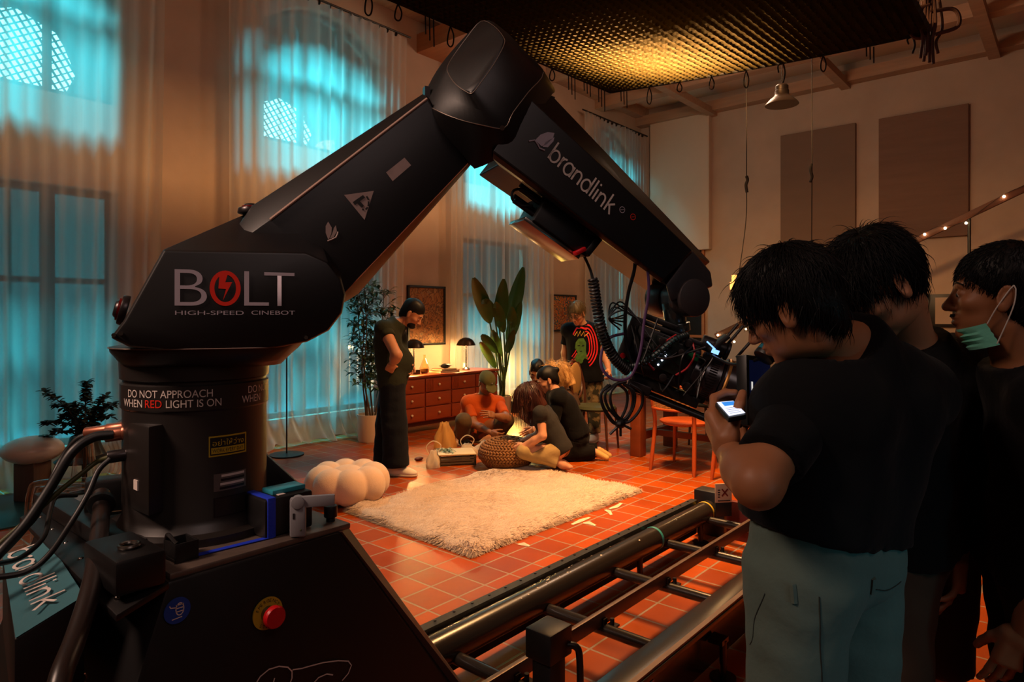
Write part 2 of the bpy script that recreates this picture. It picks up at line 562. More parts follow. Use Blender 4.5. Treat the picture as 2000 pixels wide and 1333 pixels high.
# ================================================================== the room shell
WY, WX, CZ = 6.8, 11.95, 5.62      # window wall, end wall, ceiling
M_plaster = mat('old_cream_plaster', '#b59c88', 0.85, spec=0.25, var=0.20, vscale=1.7, bump=0.5, bscale=5, bdist=0.01)
M_ceil = mat('ceiling_paint', '#d6bca4', 0.85, spec=0.2, var=0.05, vscale=2)
M_beam = mat('weathered_beam_wood', '#a58268', 0.75, var=0.30, vscale=6, stretch=(3, 0.3, 3), bump=0.4, bscale=12)
M_plank = mat('reddish_plank_wood', '#a9663a', 0.6, var=0.25, vscale=5, stretch=(3, 0.4, 3))
M_frame = mat('dark_window_frame', '#3a2f28', 0.6)
M_base = mat('baseboard_paint', '#cbb9a6', 0.6)
M_dark = mat('doorway_shade', '#0c0806', 0.9)
M_glass = clear_film('window_glass', (0.86, 0.93, 0.95), 0.02, 0.12)
M_yard = mat('outside_plaster', '#6f8288', 0.9)

def floor_mat():
    m = bpy.data.materials.new('terracotta_tiles'); m.use_nodes = True
    nt = m.node_tree; p = nt.nodes['Principled BSDF']
    tc = nt.nodes.new('ShaderNodeTexCoord'); mp = nt.nodes.new('ShaderNodeMapping')
    mp.inputs['Location'].default_value = (-0.155 + 10, -0.188 + 10, 0)
    br = nt.nodes.new('ShaderNodeTexBrick')
    br.offset = 0; br.squash = 1
    br.inputs['Scale'].default_value = 1.0
    br.inputs['Brick Width'].default_value = 0.2; br.inputs['Row Height'].default_value = 0.2
    br.inputs['Mortar Size'].default_value = 0.0065; br.inputs['Mortar Smooth'].default_value = 0.25
    br.inputs['Color1'].default_value = lin('#ad4a06'); br.inputs['Color2'].default_value = lin('#8a3806')
    br.inputs['Mortar'].default_value = lin('#93806c')
    br.inputs['Bias'].default_value = 0.0
    nt.links.new(tc.outputs['Object'], mp.inputs[0]); nt.links.new(mp.outputs[0], br.inputs['Vector'])
    n = nt.nodes.new('ShaderNodeTexNoise'); n.inputs['Scale'].default_value = 4.0; n.inputs['Detail'].default_value = 6
    nt.links.new(mp.outputs[0], n.inputs['Vector'])
    mx = nt.nodes.new('ShaderNodeMix'); mx.data_type = 'RGBA'; mx.blend_type = 'MULTIPLY'
    mx.inputs[0].default_value = 0.35
    cr = nt.nodes.new('ShaderNodeValToRGB')
    cr.color_ramp.elements[0].position = 0.3; cr.color_ramp.elements[0].color = (0.55, 0.5, 0.5, 1)
    cr.color_ramp.elements[1].position = 0.7; cr.color_ramp.elements[1].color = (1.1, 1.05, 1.0, 1)
    nt.links.new(n.outputs['Fac'], cr.inputs[0])
    nt.links.new(br.outputs['Color'], mx.inputs[6]); nt.links.new(cr.outputs[0], mx.inputs[7])
    nt.links.new(mx.outputs[2], p.inputs['Base Color'])
    mr = nt.nodes.new('ShaderNodeMapRange')
    mr.inputs[3].default_value = 0.26; mr.inputs[4].default_value = 0.46
    nt.links.new(n.outputs['Fac'], mr.inputs[0]); nt.links.new(mr.outputs[0], p.inputs['Roughness'])
    p.inputs['Specular IOR Level'].default_value = 0.28
    # grout lies lower, and every tile tips a little its own way
    mth = nt.nodes.new('ShaderNodeMath'); mth.operation = 'MULTIPLY_ADD'
    mth.inputs[1].default_value = -1.0; mth.inputs[2].default_value = 1.0
    nt.links.new(br.outputs['Fac'], mth.inputs[0])
    n2 = nt.nodes.new('ShaderNodeTexNoise'); n2.inputs['Scale'].default_value = 7; n2.inputs['Detail'].default_value = 3
    nt.links.new(mp.outputs[0], n2.inputs['Vector'])
    ad = nt.nodes.new('ShaderNodeMath'); ad.operation = 'MULTIPLY_ADD'; ad.inputs[1].default_value = 0.35
    nt.links.new(n2.outputs['Fac'], ad.inputs[0]); nt.links.new(mth.outputs[0], ad.inputs[2])
    bp = nt.nodes.new('ShaderNodeBump'); bp.inputs['Strength'].default_value = 0.6; bp.inputs['Distance'].default_value = 0.006
    nt.links.new(ad.outputs[0], bp.inputs['Height']); nt.links.new(bp.outputs[0], p.inputs['Normal'])
    return m

def struct(name, mb, m, parent=None, **k):
    o = mb.build(name, m, parent, smooth=False, **k); o['kind'] = 'structure'
    return o
struct('floor', MB().boxz(-3.0, WX + 0.3, -3.6, WY + 0.3, -0.12, 0), floor_mat())
struct('ceiling', MB().boxz(-3.0, WX + 0.3, -3.6, WY + 0.3, CZ, CZ + 0.12), M_ceil)

WIN = [(0.70, 2.27), (3.72, 5.30), (6.82, 8.42), (10.0, 11.55)]
ZL0, ZL1, ZU0, ZSP, ZAP = 0.27, 2.58, 3.38, 4.70, 5.05
def arch_z(x, a, b):
    t = (x - (a + b) / 2) / ((b - a) / 2)
    return ZSP + (ZAP - ZSP) * (1 - t * t)
w = MB()
edges = [-3.0] + [e for p in WIN for e in p] + [WX + 0.3]
for i in range(0, len(edges), 2):
    w.boxz(edges[i], edges[i + 1], WY, WY + 0.28, 0, CZ)
for a, b in WIN:
    w.boxz(a, b, WY, WY + 0.28, 0, ZL0)
    w.boxz(a, b, WY, WY + 0.28, ZL1, ZU0)
    n = 14
    for k in range(n):
        x0, x1 = a + (b - a) * k / n, a + (b - a) * (k + 1) / n
        z0, z1 = arch_z(x0, a, b), arch_z(x1, a, b)
        vs = [(x, y, z) for y in (WY, WY + 0.28) for (x, z) in ((x0, z0), (x1, z1), (x1, CZ), (x0, CZ))]
        w.add(vs, [(0, 1, 2, 3), (7, 6, 5, 4), (0, 4, 5, 1), (2, 6, 7, 3), (1, 5, 6, 2), (3, 7, 4, 0)])
struct('wall_left', w, M_plaster, fixn=False)
struct('wall_far', MB().boxz(WX, WX + 0.3, -3.6, WY + 0.3, 0, CZ), M_plaster)
struct('baseboard_left', MB().boxz(-3.0, WX, WY - 0.025, WY, 0, 0.16), M_base)
struct('baseboard_far', MB().boxz(WX - 0.025, WX, -3.6, WY, 0, 0.16), M_base)
k = 0
for a, b in WIN:
    for up in (False, True):
        k += 1
        fr = MB(); y0, y1 = WY + 0.10, WY + 0.16
        z0 = ZU0 if up else ZL0; z1 = ZSP if up else ZL1
        fr.boxz(a, b, y0, y1, z0, z0 + 0.06)
        fr.boxz(a, a + 0.06, y0, y1, z0, z1); fr.boxz(b - 0.06, b, y0, y1, z0, z1)
        for t in (1 / 3, 2 / 3):
            x = a + (b - a) * t
            fr.boxz(x - 0.03, x + 0.03, y0, y1, z0, arch_z(x, a, b) if up else z1)
        if up:
            fr.boxz(a, b, y0, y1, 4.42, 4.47)
            P = [(a + (b - a) * i / 16) for i in range(17)]
            for x0, x1 in zip(P, P[1:]):
                fr.beam((x0, WY + 0.13, arch_z(x0, a, b) - 0.03), (x1, WY + 0.13, arch_z(x1, a, b) - 0.03), 0.06, 0.06)
        else:
            fr.boxz(a, b, y0, y1, z1 - 0.06, z1); fr.boxz(a, b, y0, y1, 1.72, 1.77)
            for t in (1 / 3, 2 / 3):
                x = a + (b - a) * t
                fr.boxz(x - 0.05, x + 0.05, y0 - 0.01, y1, z0, z1)
        o = struct('window_%d' % k, fr, M_frame)
        pn = MB()
        if up:
            pts = [(a, WY + 0.13, z0)] + [(b, WY + 0.13, z0)] + [(x, WY + 0.13, arch_z(x, a, b)) for x in [b - (b - a) * i / 12 for i in range(13)]]
            pn.poly(pts)
        else:
            pn.poly([(a, WY + 0.13, z0), (b, WY + 0.13, z0), (b, WY + 0.13, z1), (a, WY + 0.13, z1)])
        pn.build('window_pane', M_glass, o, smooth=False)

# roof timbers along the end wall and across the hall
k = 0
def trim(mb, m=M_beam):
    global k
    k += 1
    return struct('trim_%d' % k, mb, m)
k = 0
trim(MB().boxz(11.72, WX, -3.6, WY, 5.26, 5.44))
trim(MB().boxz(10.25, 10.47, -3.6, WY, 5.26, 5.46))
trim(MB().boxz(8.55, 8.75, -3.6, WY, 5.30, 5.50))
for y in (5.25, 2.95, 0.95):
    trim(MB().boxz(9.3, WX, y - 0.07, y + 0.07, 5.20, 5.32))
trim(MB().boxz(5.93, 6.50, -2.0, WY, 4.99, 5.24), M_plank)
trim(MB().boxz(-3, WX, 6.62, WY, 5.42, 5.62), M_beam)
# doorway in the end wall: flat panel in the recess's shade colour, and jambs
d = struct('door_1', MB().boxz(WX - 0.02, WX + 0.01, 5.47, 5.98, 0, 2.72), M_dark)
MB().boxz(WX - 0.05, WX, 5.42, 5.47, 0, 2.78).boxz(WX - 0.05, WX, 5.98, 6.03, 0, 2.78).boxz(WX - 0.04, WX - 0.015, 5.47, 5.98, 1.02, 1.07).build('door_frame', M_plank, d, smooth=False)
# yard outside the windows
struct('floor_outside', MB().boxz(-4, 14, WY + 0.3, 11.6, -0.3, -0.15), M_yard)
struct('wall_outside', MB().boxz(-4, 14, 11.4, 11.6, -0.15, 6.5), M_yard)

# ------------------------------------------------------------------ curtains
M_sheer = sheer('white_sheer_voile', '#e6ddd2', 0.50, 0.62)
M_rod = mat('curtain_rod_dark', '#1d1512', 0.5)
def curtain(x0, x1, label, seed, gather=0.0, pinch=0.0, folds=9.0):
    rg = np.random.default_rng(seed)
    n = int((x1 - x0) / 0.012); m = 40; ph = rg.uniform(0, 6.28, 6); P = []
    for j in range(m + 1):
        v = j / m; z = 5.02 * (1 - v) + 0.012; row = []
        for i in range(n + 1):
            u = i / n; x = x0 + (x1 - x0) * u
            s = x + 0.03 * math.sin(2.1 * x + ph[3] + 1.2 * v)
            a = 0.014 + 0.046 * (0.5 + 0.5 * math.sin(s * 4.3 + ph[0])) * (0.5 + 0.5 * math.sin(s * 9.1 + ph[5]))
            y = 6.60 + a * math.sin(2 * PI * s * folds * 0.8 + ph[1] + 2.2 * math.sin(2.9 * s + ph[4]) + 0.5 * v * math.sin(3 * s)) * (0.65 + 0.55 * v)  + 0.02 * math.sin(s * 5 + ph[2] + v * 1.5)
            c = (x0 + x1) / 2
            xx = x + (c - x) * gather * math.sin(PI * min(1, v * 1.0)) * 0.5
            # right edge hangs a little slanted
            xx -= pinch * v * u
            if v > 0.94:
                q = (v - 0.94) / 0.06
                y -= 0.16 * q * q + 0.05 * q * math.sin(s * 17 + ph[4]); z2 = z + 0.05 * q * (0.5 + 0.5 * math.sin(s * 23 + ph[5]))
            else: z2 = z
            row.append((xx, y, z2))
        P.append(row)
    t = thing('curtain', label, 'curtain', ((x0 + x1) / 2, 6.6, 0), group=None)
    MB().grid(P).build('curtain_panel', M_sheer, t, angle=180, fixn=False)
    MB().cyl((x0 - 0.05, 6.6, 5.05), (x1 + 0.05, 6.6, 5.05), 0.014, n=10).build('curtain_rod', M_rod, t)
    r = MB()
    for i in range(int((x1 - x0) / 0.14)):
        r.cyl((x0 + 0.07 + i * 0.14, 6.6, 5.02), (x0 + 0.075 + i * 0.14, 6.6, 5.02), 0.028, n=10)
    r.build('curtain_ring_row', M_rod, t)['kind'] = 'stuff'
curtain(0.20, 2.62, 'sheer floor-length curtain behind the mushroom lamp, nearest the camera', 1, pinch=0.10)
curtain(3.24, 5.60, 'sheer floor-length curtain behind the leafy tree in the white pot', 2, pinch=0.10)
curtain(6.38, 8.70, 'sheer curtain glowing yellow at the bottom behind the tall broad-leaved plant', 3)
curtain(9.62, 11.8, 'sheer curtain in the far corner of the room beside the white wall panel', 4)

# ------------------------------------------------------------------ honeycomb lamp faces seen outside two windows
M_softbox = mat('black_fabric_grid', '#08090a', 0.9)
M_face = emit('lamp_face', '#7ff3ff', 7.0)
def window_lamp(c, tgt, R, label):
    c = Vector(c); d = (Vector(tgt) - c).normalized()
    Mx = frame(c, d.cross(Vector((0, 0, 1))) * -1, (0, 0, 1))
    t = thing('film_lamp', label, 'lamp', M=Mx)
    MB(Mx).lathe([(R, 0), (R * 1.02, 0.10), (R * 1.02, 0.12), (R, 0.12), (R * 0.98, 0.005)], n=8).build('softbox_rim', M_softbox, t)
    MB(Mx).lathe([(0.12, -0.35), (R, 0)], n=8).build('softbox_shell', M_softbox, t)
    MB(Mx).poly([(R * 0.97 * math.cos(2 * PI * k / 8), R * 0.97 * math.sin(2 * PI * k / 8), 0.01) for k in range(8)]).build('lamp_face', M_face, t, fixn=False)
    g = MB(Mx); s = 0.07
    for i in range(-int(R / s), int(R / s) + 1):
        h = math.sqrt(max(0, R * R - (i * s) ** 2)) * 0.95
        g.box((i * s, 0, 0.06), (0.010, 2 * h, 0.05), None)
        g.box((0, i * s, 0.06), (2 * h, 0.010, 0.05), None)
    Rz = Matrix.Rotation(math.radians(32), 3, 'Z')
    g.v = [tuple(Rz @ Vector(v)) for v in g.v]
    g.build('lamp_grid', M_softbox, t)
    MB(Mx).cyl((0, 0, -0.3), Mx.inverted() @ Vector((c.x, c.y + 0.1, -0.15)), 0.02, n=10).build('lamp_stand', M_softbox, t)
window_lamp(on_y(28, 118, 9.2), (2.0, 6.0, 3.0), 0.62, 'glaring octagonal film lamp with black honeycomb outside the nearest arched window')
window_lamp(on_y(545, 255, 9.2), (4.4, 6.0, 3.0), 0.50, 'glaring film lamp with honeycomb low outside the second arched window')

# ------------------------------------------------------------------ things on the end wall
M_panel = mat('white_panel_paint', '#c9b29b', 0.8, var=0.03)
M_canv = mat('brown_canvas_paint', '#7c5d4c', 0.85, var=0.18, vscale=3, stretch=(1, 0.4, 4), bump=0.5, bscale=14, bdist=0.008)
M_canv2 = mat('grey_canvas_paint', '#7a604f', 0.85, var=0.08, vscale=3, stretch=(1, 0.6, 2), bump=0.3, bscale=18)
M_edge = mat('canvas_edge', '#6c4a37', 0.8)
def wallboard(px0, py0, px1, py1, name, label, cat, m, th, edge, X=None, z_adj=None):
    X = (WX - th) if X is None else X
    a, b = on_x(px0, py0, X), on_x(px1, py1, X)
    t = thing(name, label, cat, (X + th, (a.y + b.y) / 2, b.z))
    MB().boxz(X, X + 0.02, min(a.y, b.y), max(a.y, b.y), b.z, a.z).build('painted_face', m, t, smooth=False)
    e = MB(); y0, y1 = min(a.y, b.y), max(a.y, b.y)
    e.boxz(X + 0.005, WX, y0 - 0.006, y0 + 0.03, b.z - 0.006, a.z + 0.006).boxz(X + 0.005, WX, y1 - 0.03, y1 + 0.006, b.z - 0.006, a.z + 0.006)
    e.boxz(X + 0.005, WX, y0, y1, b.z - 0.006, b.z + 0.03).boxz(X + 0.005, WX, y0, y1, a.z - 0.03, a.z + 0.006)
    e.build('stretcher_frame', edge, t, smooth=False)
wallboard(1270, 240, 1384, 486, 'wall_panel', 'large plain white panel hung on the end wall near the corner', 'panel', M_panel, 0.14, M_panel)
wallboard(1525, 266, 1670, 474, 'canvas_painting', 'smoother grey-brown canvas on the end wall, left of the two canvases', 'painting', M_canv2, 0.06, M_edge)
wallboard(1717, 233, 1891, 459, 'canvas_painting', 'streaky red-brown canvas on the end wall, right of the two canvases', 'painting', M_canv, 0.06, M_edge)
# ================================================================== the camera robot
O3 = at(385, HORIZON, 1.5); O3 = Vector((O3.x, O3.y, 0))
_b = math.radians(24)
EX = (LATV * math.cos(_b) + DEPV * math.sin(_b)).normalized(); EZ = Vector((0, 0, 1)); EY = EZ.cross(EX)
MROB = Matrix((EX, EY, EZ)).transposed().to_4x4(); MROB.translation = O3
def RP(px, py, yl):
    """photo pixel carried onto the robot's own plane y = yl (robot axes)"""
    r = (px - 1000) / F_PX; d = LATV * r + DEPV
    t = (yl + O3.dot(EY)) / d.dot(EY); p = d * t - O3
    return Vector((p.dot(EX), yl, CAM_H + (HORIZON - py) / F_PX * t))
def ring(pxs, y): return [RP(a, b, y) for a, b in pxs]

M_blk = mat('satin_black_cowling', '#0e0c0e', 0.42, spec=0.5, var=0.1, vscale=5, bump=0.08, bscale=90, bdist=0.001)
M_blk2 = mat('black_painted_steel', '#0f0d0e', 0.45, var=0.12, vscale=9)
M_drum = mat('black_drum_paint', '#1e1917', 0.40, spec=0.6)
M_plate = mat('scuffed_grey_plate', '#76665c', 0.42, metal=0.6, var=0.3, vscale=14, stretch=(1, 6, 1))
M_teal = mat('teal_reflection_plate', '#3d6b74', 0.4)
M_seam = mat('panel_seam', '#8a7a70', 0.35, metal=0.7)
M_grey = mat('grey_lettering', '#b8aebb', 0.55)
M_red = mat('red_lettering', '#e8280f', 0.5)
M_white = mat('pale_lettering', '#d6c8c0', 0.6)
M_rub = mat('black_rubber_cable', '#0c0b0c', 0.45)
M_steel = mat('bare_steel', '#8f8882', 0.25, metal=1.0)
M_dsteel = mat('dark_steel', '#3b3637', 0.32, metal=0.8)
M_wrist = mat('grey_wrist_metal', '#4a4344', 0.38, metal=0.5)
M_redb = mat('red_button', '#c3121c', 0.35)
M_yel = mat('yellow_label', '#b79a1e', 0.5)
M_blue = mat('blue_label', '#0d3f9a', 0.45)
M_ink = mat('black_print', '#0b0a0a', 0.6)
M_beaconred = emit('red_beacon_glow', '#ff2015', 1.2)
M_green = emit('green_led', '#2dff6a', 14)
M_led = emit('white_led', '#d8e0ff', 10)

robot = thing('camera_robot', 'big black motorised camera arm on a wedge-shaped pedestal in the foreground', 'robot', M=MROB)

# --- pedestal (square to the track)
top = 0.94; YF, YB = 1.25, 2.0
base = MB()
xl, xr = 0.50, 0.905
bot = 0.30
ringT = [(xl, YF, top), (xr - 0.04, YF, top), (xr, YF + 0.04, top), (xr, YB, top), (xl, YB, top)]
ringB = [(xl - 0.22, YF - 0.02, bot), (xr + 0.40, YF - 0.02, bot), (xr + 0.44, YF + 0.02, bot), (xr + 0.44, YB, bot), (xl - 0.22, YB, bot)]
base.loft([ringB, ringT])
pedestal = base.build('pedestal', M_blk2, robot, bevel=0.006)
MB().boxz(xl + 0.005, xr - 0.006, YF + 0.006, YB - 0.01, top - 0.002, top + 0.012).build('top_plate', M_plate, robot, bevel=0.004)
# sloped right edge of the pedestal, its brown light put into the colour
e = MB()
e.loft([[(xr + 0.435, YF - 0.022, bot), (xr + 0.46, YF + 0.03, bot), (xr + 0.44, YF + 0.05, bot), (xr + 0.41, YF, bot)],
        [(xr - 0.035, YF - 0.002, top), (xr + 0.004, YF + 0.04, top), (xr - 0.012, YF + 0.06, top), (xr - 0.05, YF + 0.02, top)]])
e.build('edge_strip', mat('lit_brown_edge', '#4a3027', 0.5), robot)
# corner block with an eye bolt, bolt heads
blk = MB().boxz(0.412, 0.497, YF - 0.004, YF + 0.16, top - 0.002, top + 0.062)
cb = blk.build('corner_block', M_blk2, robot, bevel=0.008)
MB().tube([(0.455 + 0.016 * math.cos(t), YF + 0.055 + 0.016 * math.sin(t), top + 0.066) for t in [2 * PI * k / 16 for k in range(16)]], 0.004, closed=True).build('eye_bolt', M_steel, cb)
for (x, y) in ((xr - 0.03, YF + 0.05), (xr - 0.03, YB - 0.05)):
    MB().cyl((x, y, top + 0.01), (x, y, top + 0.022), 0.010, n=16).cyl((x, y, top + 0.022), (x, y, top + 0.048), 0.015, n=20).build('cap_bolt', M_blk2, robot, bevel=0.002)
# sloping side tray; a teal reflection is put into the sign plate's colour
p0, p1, p2, p3 = on_h(5, 1085, 0.90), on_h(95, 1058, 0.918), on_h(165, 1165, 0.918), on_h(28, 1250, 0.88)
tray = MB()
tops = [p3, p2, p1, p0]
tray.loft([[q - Vector((0, 0, 0.16)) for q in tops], tops])
tr = tray.build('side_tray', M_blk2, robot, bevel=0.003)
nn = (p2 - p3).cross(p0 - p3).normalized(); nn = nn if nn.z > 0 else -nn
MB().poly([q + nn * 0.0012 for q in (p3 + (p2 - p3) * .02, p2, p1, p0)]).build('sign_plate', M_teal, tr, fixn=False, smooth=False)
# riveted skirt between tray and top
b0_, b1_ = Vector((0.405, YF - 0.03, 0.921)), Vector((0.447, YB, 0.921)); t0_, t1_ = Vector((xl + 0.002, YF, 0.938)), Vector((xl + 0.002, YB, 0.938))
dn_ = Vector((0, 0, -0.012))
MB().loft([[b0_ + dn_, b1_ + dn_, t1_ + dn_, t0_ + dn_], [b0_, b1_, t1_, t0_]]).build('riveted_skirt', M_blk2, robot, bevel=0.002)
for k_ in range(6):
    y = YF + 0.03 + k_ * 0.13; x = 0.425 + 0.055 * (y - YF) / 0.75
    MB().ball((x, y, 0.926), 0.006, 10).build('rivet', M_steel, robot)
# raised channel of the deck at the left and its reflecting cover
MB().boxz(0.475, 0.530, YF + 0.17, YB, top, top + 0.035).build('deck_channel', M_blk2, robot, bevel=0.004)
MB().boxz(0.525, 0.60, YF + 0.36, YB - 0.12, top + 0.012, top + 0.022).build('deck_cover', mat('glossy_black_cover', '#1b2224', 0.12, spec=0.8), robot, bevel=0.002)

# --- lower signs on the front face
def strokes(name, paths, M, w, m, parent, ex=0.0008):
    mb = MB(M)
    for p in paths: ribbon(mb, p, w, ex)
    return mb.build(name, m, parent, fixn=False, smooth=False)
FF = lambda px, py: on_y(px, py, YF - 0.006)
c0 = FF(346, 1193)
fr = frame(c0, (1, 0, 0), (0, 0, 1))
s = MB(fr).lathe([(0.0235, 0), (0.0235, 0.0012), (0, 0.0012)], n=40).build('blue_sticker', M_blue, pedestal)
def dot_outline(pts): return pts + [pts[0]]
strokes('sticker_print', [arc(0.004, 0.002, 0.007, 0.011, 0, 360), [(-0.002, 0.006), (-0.012, 0.008), (-0.014, 0.012)], [(-0.003, 0.010), (0.011, 0.010)], [(-0.003, 0.004), (0.011, 0.004)], [(-0.003, -0.002), (0.011, -0.002)], [(-0.010, -0.014), (0.008, -0.013)]], fr, 0.0018, M_white, s, 0.0020)
c1 = FF(522, 1198)
fr = frame(c1, (1, 0, 0), (0, 0, 1))
es = MB(fr).lathe([(0.032, 0), (0.032, 0.003), (0.012, 0.003)], n=44).build('emergency_stop', M_yel, pedestal)
for txt, a0, sgn in (('EMERGENCY', 150, -1), ('STOP', 235, 1)):
    for i, ch in enumerate(txt):
        a = math.radians(a0 + sgn * 15 * i)
        q = fr @ Matrix.Translation((0.0255 * math.cos(a), 0.0255 * math.sin(a), 0.0032)) @ Matrix.Rotation(a + (-PI / 2 if sgn < 0 else PI / 2), 4, 'Z') @ Matrix.Translation((-0.003, -0.003, 0))
        text_part(ch, q, 0.0062, M_ink, es, 'button_lettering', extrude=0.0003)
MB(fr).cyl((0, 0, 0.002), (0, 0, 0.022), 0.0155, 0.0135, n=28).build('button_collar', M_steel, es)
MB(fr).lathe([(0.012, 0.018), (0.0215, 0.022), (0.0225, 0.030), (0.020, 0.035), (0.0, 0.037)], n=32).build('mushroom_button', M_redb, es)
# cartoon logo outline low on the front
FF = lambda px, py: on_y(px, py, YF - 0.0115)
fr = frame(FF(600, 1333), (1, 0, 0), (0, 0, 1))
def pxl(pts): return [((FF(a, b) - FF(600, 1333)).x, (FF(a, b) - FF(600, 1333)).z) for a, b in pts]
strokes('outline_logo', [pxl(spline_) for spline_ in (
    [(500, 1335), (508, 1322), (525, 1308), (545, 1302), (562, 1304), (570, 1312), (570, 1325), (566, 1336)],
    [(571, 1309), (590, 1306), (600, 1303), (630, 1295), (660, 1291), (680, 1292), (686, 1300), (680, 1316), (668, 1330)],
    [(612, 1335), (622, 1324), (638, 1317), (650, 1319)], [(533, 1336), (536, 1325)])], fr, 0.0026, M_white, pedestal)

# thin rounded lettering drawn as strokes: b r a n d l i n k
def thin_word():
    P = []; x = 0
    def stem(x, h): P.append([(x, 0), (x, h)])
    stem(0, 1.6); P.append(arc(0.5, 0.5, 0.5, 0.5, -180, 180, 24)); x = 1.35
    stem(x, 1.0); P.append([(x, 0.45)] + arc(x + 0.42, 0.5, 0.42, 0.48, 170, 80, 8)); x = 1.95
    P.append(arc(x + 0.5, 0.5, 0.5, 0.5, 0, 360, 24)); stem(x + 1.0, 1.0); x = 3.3
    stem(x, 1.0); P.append([(x, 0.45)] + arc(x + 0.42, 0.55, 0.42, 0.45, 180, 0, 14) + [(x + 0.84, 0)]); x = 4.5
    P.append(arc(x + 0.5, 0.5, 0.5, 0.5, 0, 360, 24)); stem(x + 1.0, 1.6); x = 5.95
    stem(x, 1.6); x = 6.4
    stem(x, 1.0); P.append([(x, 1.35), (x, 1.52)]); x = 6.85
    stem(x, 1.0); P.append([(x, 0.45)] + arc(x + 0.42, 0.55, 0.42, 0.45, 180, 0, 14) + [(x + 0.84, 0)]); x = 8.15
    stem(x, 1.6); P.append([(x + 0.75, 1.02), (x, 0.5)]); P.append([(x + 0.25, 0.66), (x + 0.8, 0)])
    return P, 8.95
def thin_lettering(M, length, height, w, m, parent, lift=0.0012, name='arm_lettering'):
    P, L = thin_word()
    return strokes(name, [[(a * length / L, b * height / 1.6) for a, b in p] for p in P], M, w, m, parent, lift)
# on the tray sign: letters' feet towards the viewer's left, reading down the slope
a = p0 + (p1 - p0) * 0.10 + (p3 - p0) * 0.06; b = p1 + (p2 - p1) * 0.05
rt = (p3 - p0); upv = (p1 - p0)
o_ = p0 + upv * 0.14 + rt * 0.05
thin_lettering(frame(on_h(8, 1095, 0.84) * 0 + (p0 + (p1 - p0) * 0.12 + (p3 - p0) * 0.03) + nn * 0.002, p2 - p1, p1 - p0), (p2 - p1).length * 0.95, (p1 - p0).length * 0.62, 0.006, M_white, tr, 0.001, 'tray_lettering')

# --- drum
DR = 0.148
prof = [(0.185, 0.952), (0.185, 0.968), (0.160, 0.972), (0.152, 0.985), (DR, 0.995), (DR, 1.222), (DR + 0.004, 1.226), (DR + 0.004, 1.276), (DR - 0.001, 1.279), (DR - 0.001, 1.284), (DR + 0.005, 1.287), (DR + 0.007, 1.345), (DR - 0.01, 1.36)]
drum = MB(MROB).lathe(prof, n=72).build('turntable_drum', M_drum, robot, angle=25)
def bend_at(a0, z0, R):
    def f(a, b):
        t = a0 + a / R
        return MROB @ Vector((R * math.cos(t), R * math.sin(t), z0 + b))
    return f
def drum_angle(px):
    """drum azimuth (robot axes) seen at pixel column px"""
    lo, hi = -PI * 0.98, 0.1
    best = None
    for k in range(400):
        t = lo + (hi - lo) * k / 399
        w_ = MROB @ Vector((DR * math.cos(t), DR * math.sin(t), 1.2)); z = w_.dot(DEPV); l = w_.dot(LATV)
        n_ = (MROB.to_3x3() @ Vector((math.cos(t), math.sin(t), 0))).dot(w_ - Vector((0, 0, 0)))
        if n_ > 0: continue
        d = abs(1000 + F_PX * l / z - px)
        if best is None or d < best[0]: best = (d, t)
    return best[1]
RB = DR + 0.0048
def band(s, px0, px1, z, h, m):
    a0, a1 = drum_angle(px0), drum_angle(px1)
    I = Matrix.Identity(4)
    return text_part(s, I, h, m, drum, 'warning_lettering', width=(a1 - a0) * RB, bend=bend_at(a0, z, RB))
hB = 0.0155
band('DO NOT APPROACH', 255, 415, 1.2535, hB, M_white)
a0 = drum_angle(247); a1 = drum_angle(432)
band('WHEN', 247, 281, 1.2335, hB, M_white); band('RED', 287, 318, 1.2335, hB, M_red); band('LIGHT IS ON', 326, 431, 1.2335, hB, M_white)
band('DO NOT', 482, 516, 1.2535, hB, M_white); band('WHEN', 470, 504, 1.2335, hB, M_white)
def drum_patch(px0, px1, z0, z1, m, name, R=DR + 0.0012):
    a0, a1 = drum_angle(px0), drum_angle(px1); n = 12
    P = [[(R * math.cos(a0 + (a1 - a0) * i / n), R * math.sin(a0 + (a1 - a0) * i / n), z) for i in range(n + 1)] for z in (z0, z1)]
    return MB(MROB).grid(P).build(name, m, drum, fixn=False)
def zdrum(py, px=440):
    w_ = MROB @ Vector((DR * math.cos(drum_angle(px)), DR * math.sin(drum_angle(px)), 0)); return CAM_H + (HORIZON - py) / F_PX * w_.dot(DEPV)
st = drum_patch(408, 480, zdrum(890), zdrum(850), M_yel, 'yellow_sticker')
drum_patch(410, 478, zdrum(887), zdrum(853), M_ink, 'sticker_face', DR + 0.0016).parent = drum
drum_patch(412, 476, zdrum(884.5), zdrum(872.5), M_yel, 'sticker_strip', DR + 0.0020)
def drum_text(s, px0, px1, py, h, m, name, R=DR + 0.0024):
    a0, a1 = drum_angle(px0), drum_angle(px1)
    return text_part(s, Matrix.Identity(4), h, m, drum, name, width=(a1 - a0) * R, bend=bend_at(a0, zdrum(py), R))
drum_text('อย่าให้ว่าง', 415, 474, 869, 0.013, M_yel, 'sticker_lettering')
drum_text('WORK EVERY DAY', 415, 473, 882, 0.0075, M_ink, 'sticker_lettering')
drum_patch(417, 479, zdrum(958), zdrum(924), mat('etched_plate', '#6a625e', 0.4, metal=0.3), 'rating_plate')
for q in range(4): drum_patch(429 + q, 476, zdrum(955 - q * 8), zdrum(950.5 - q * 8), M_white if q % 2 else M_dsteel, 'rating_line', DR + 0.0016)
drum_patch(417, 479, zdrum(1008), zdrum(970), M_dsteel, 'blank_plate')
drum_patch(419, 477, zdrum(1006), zdrum(972), M_drum, 'blank_plate_face', DR + 0.0016)
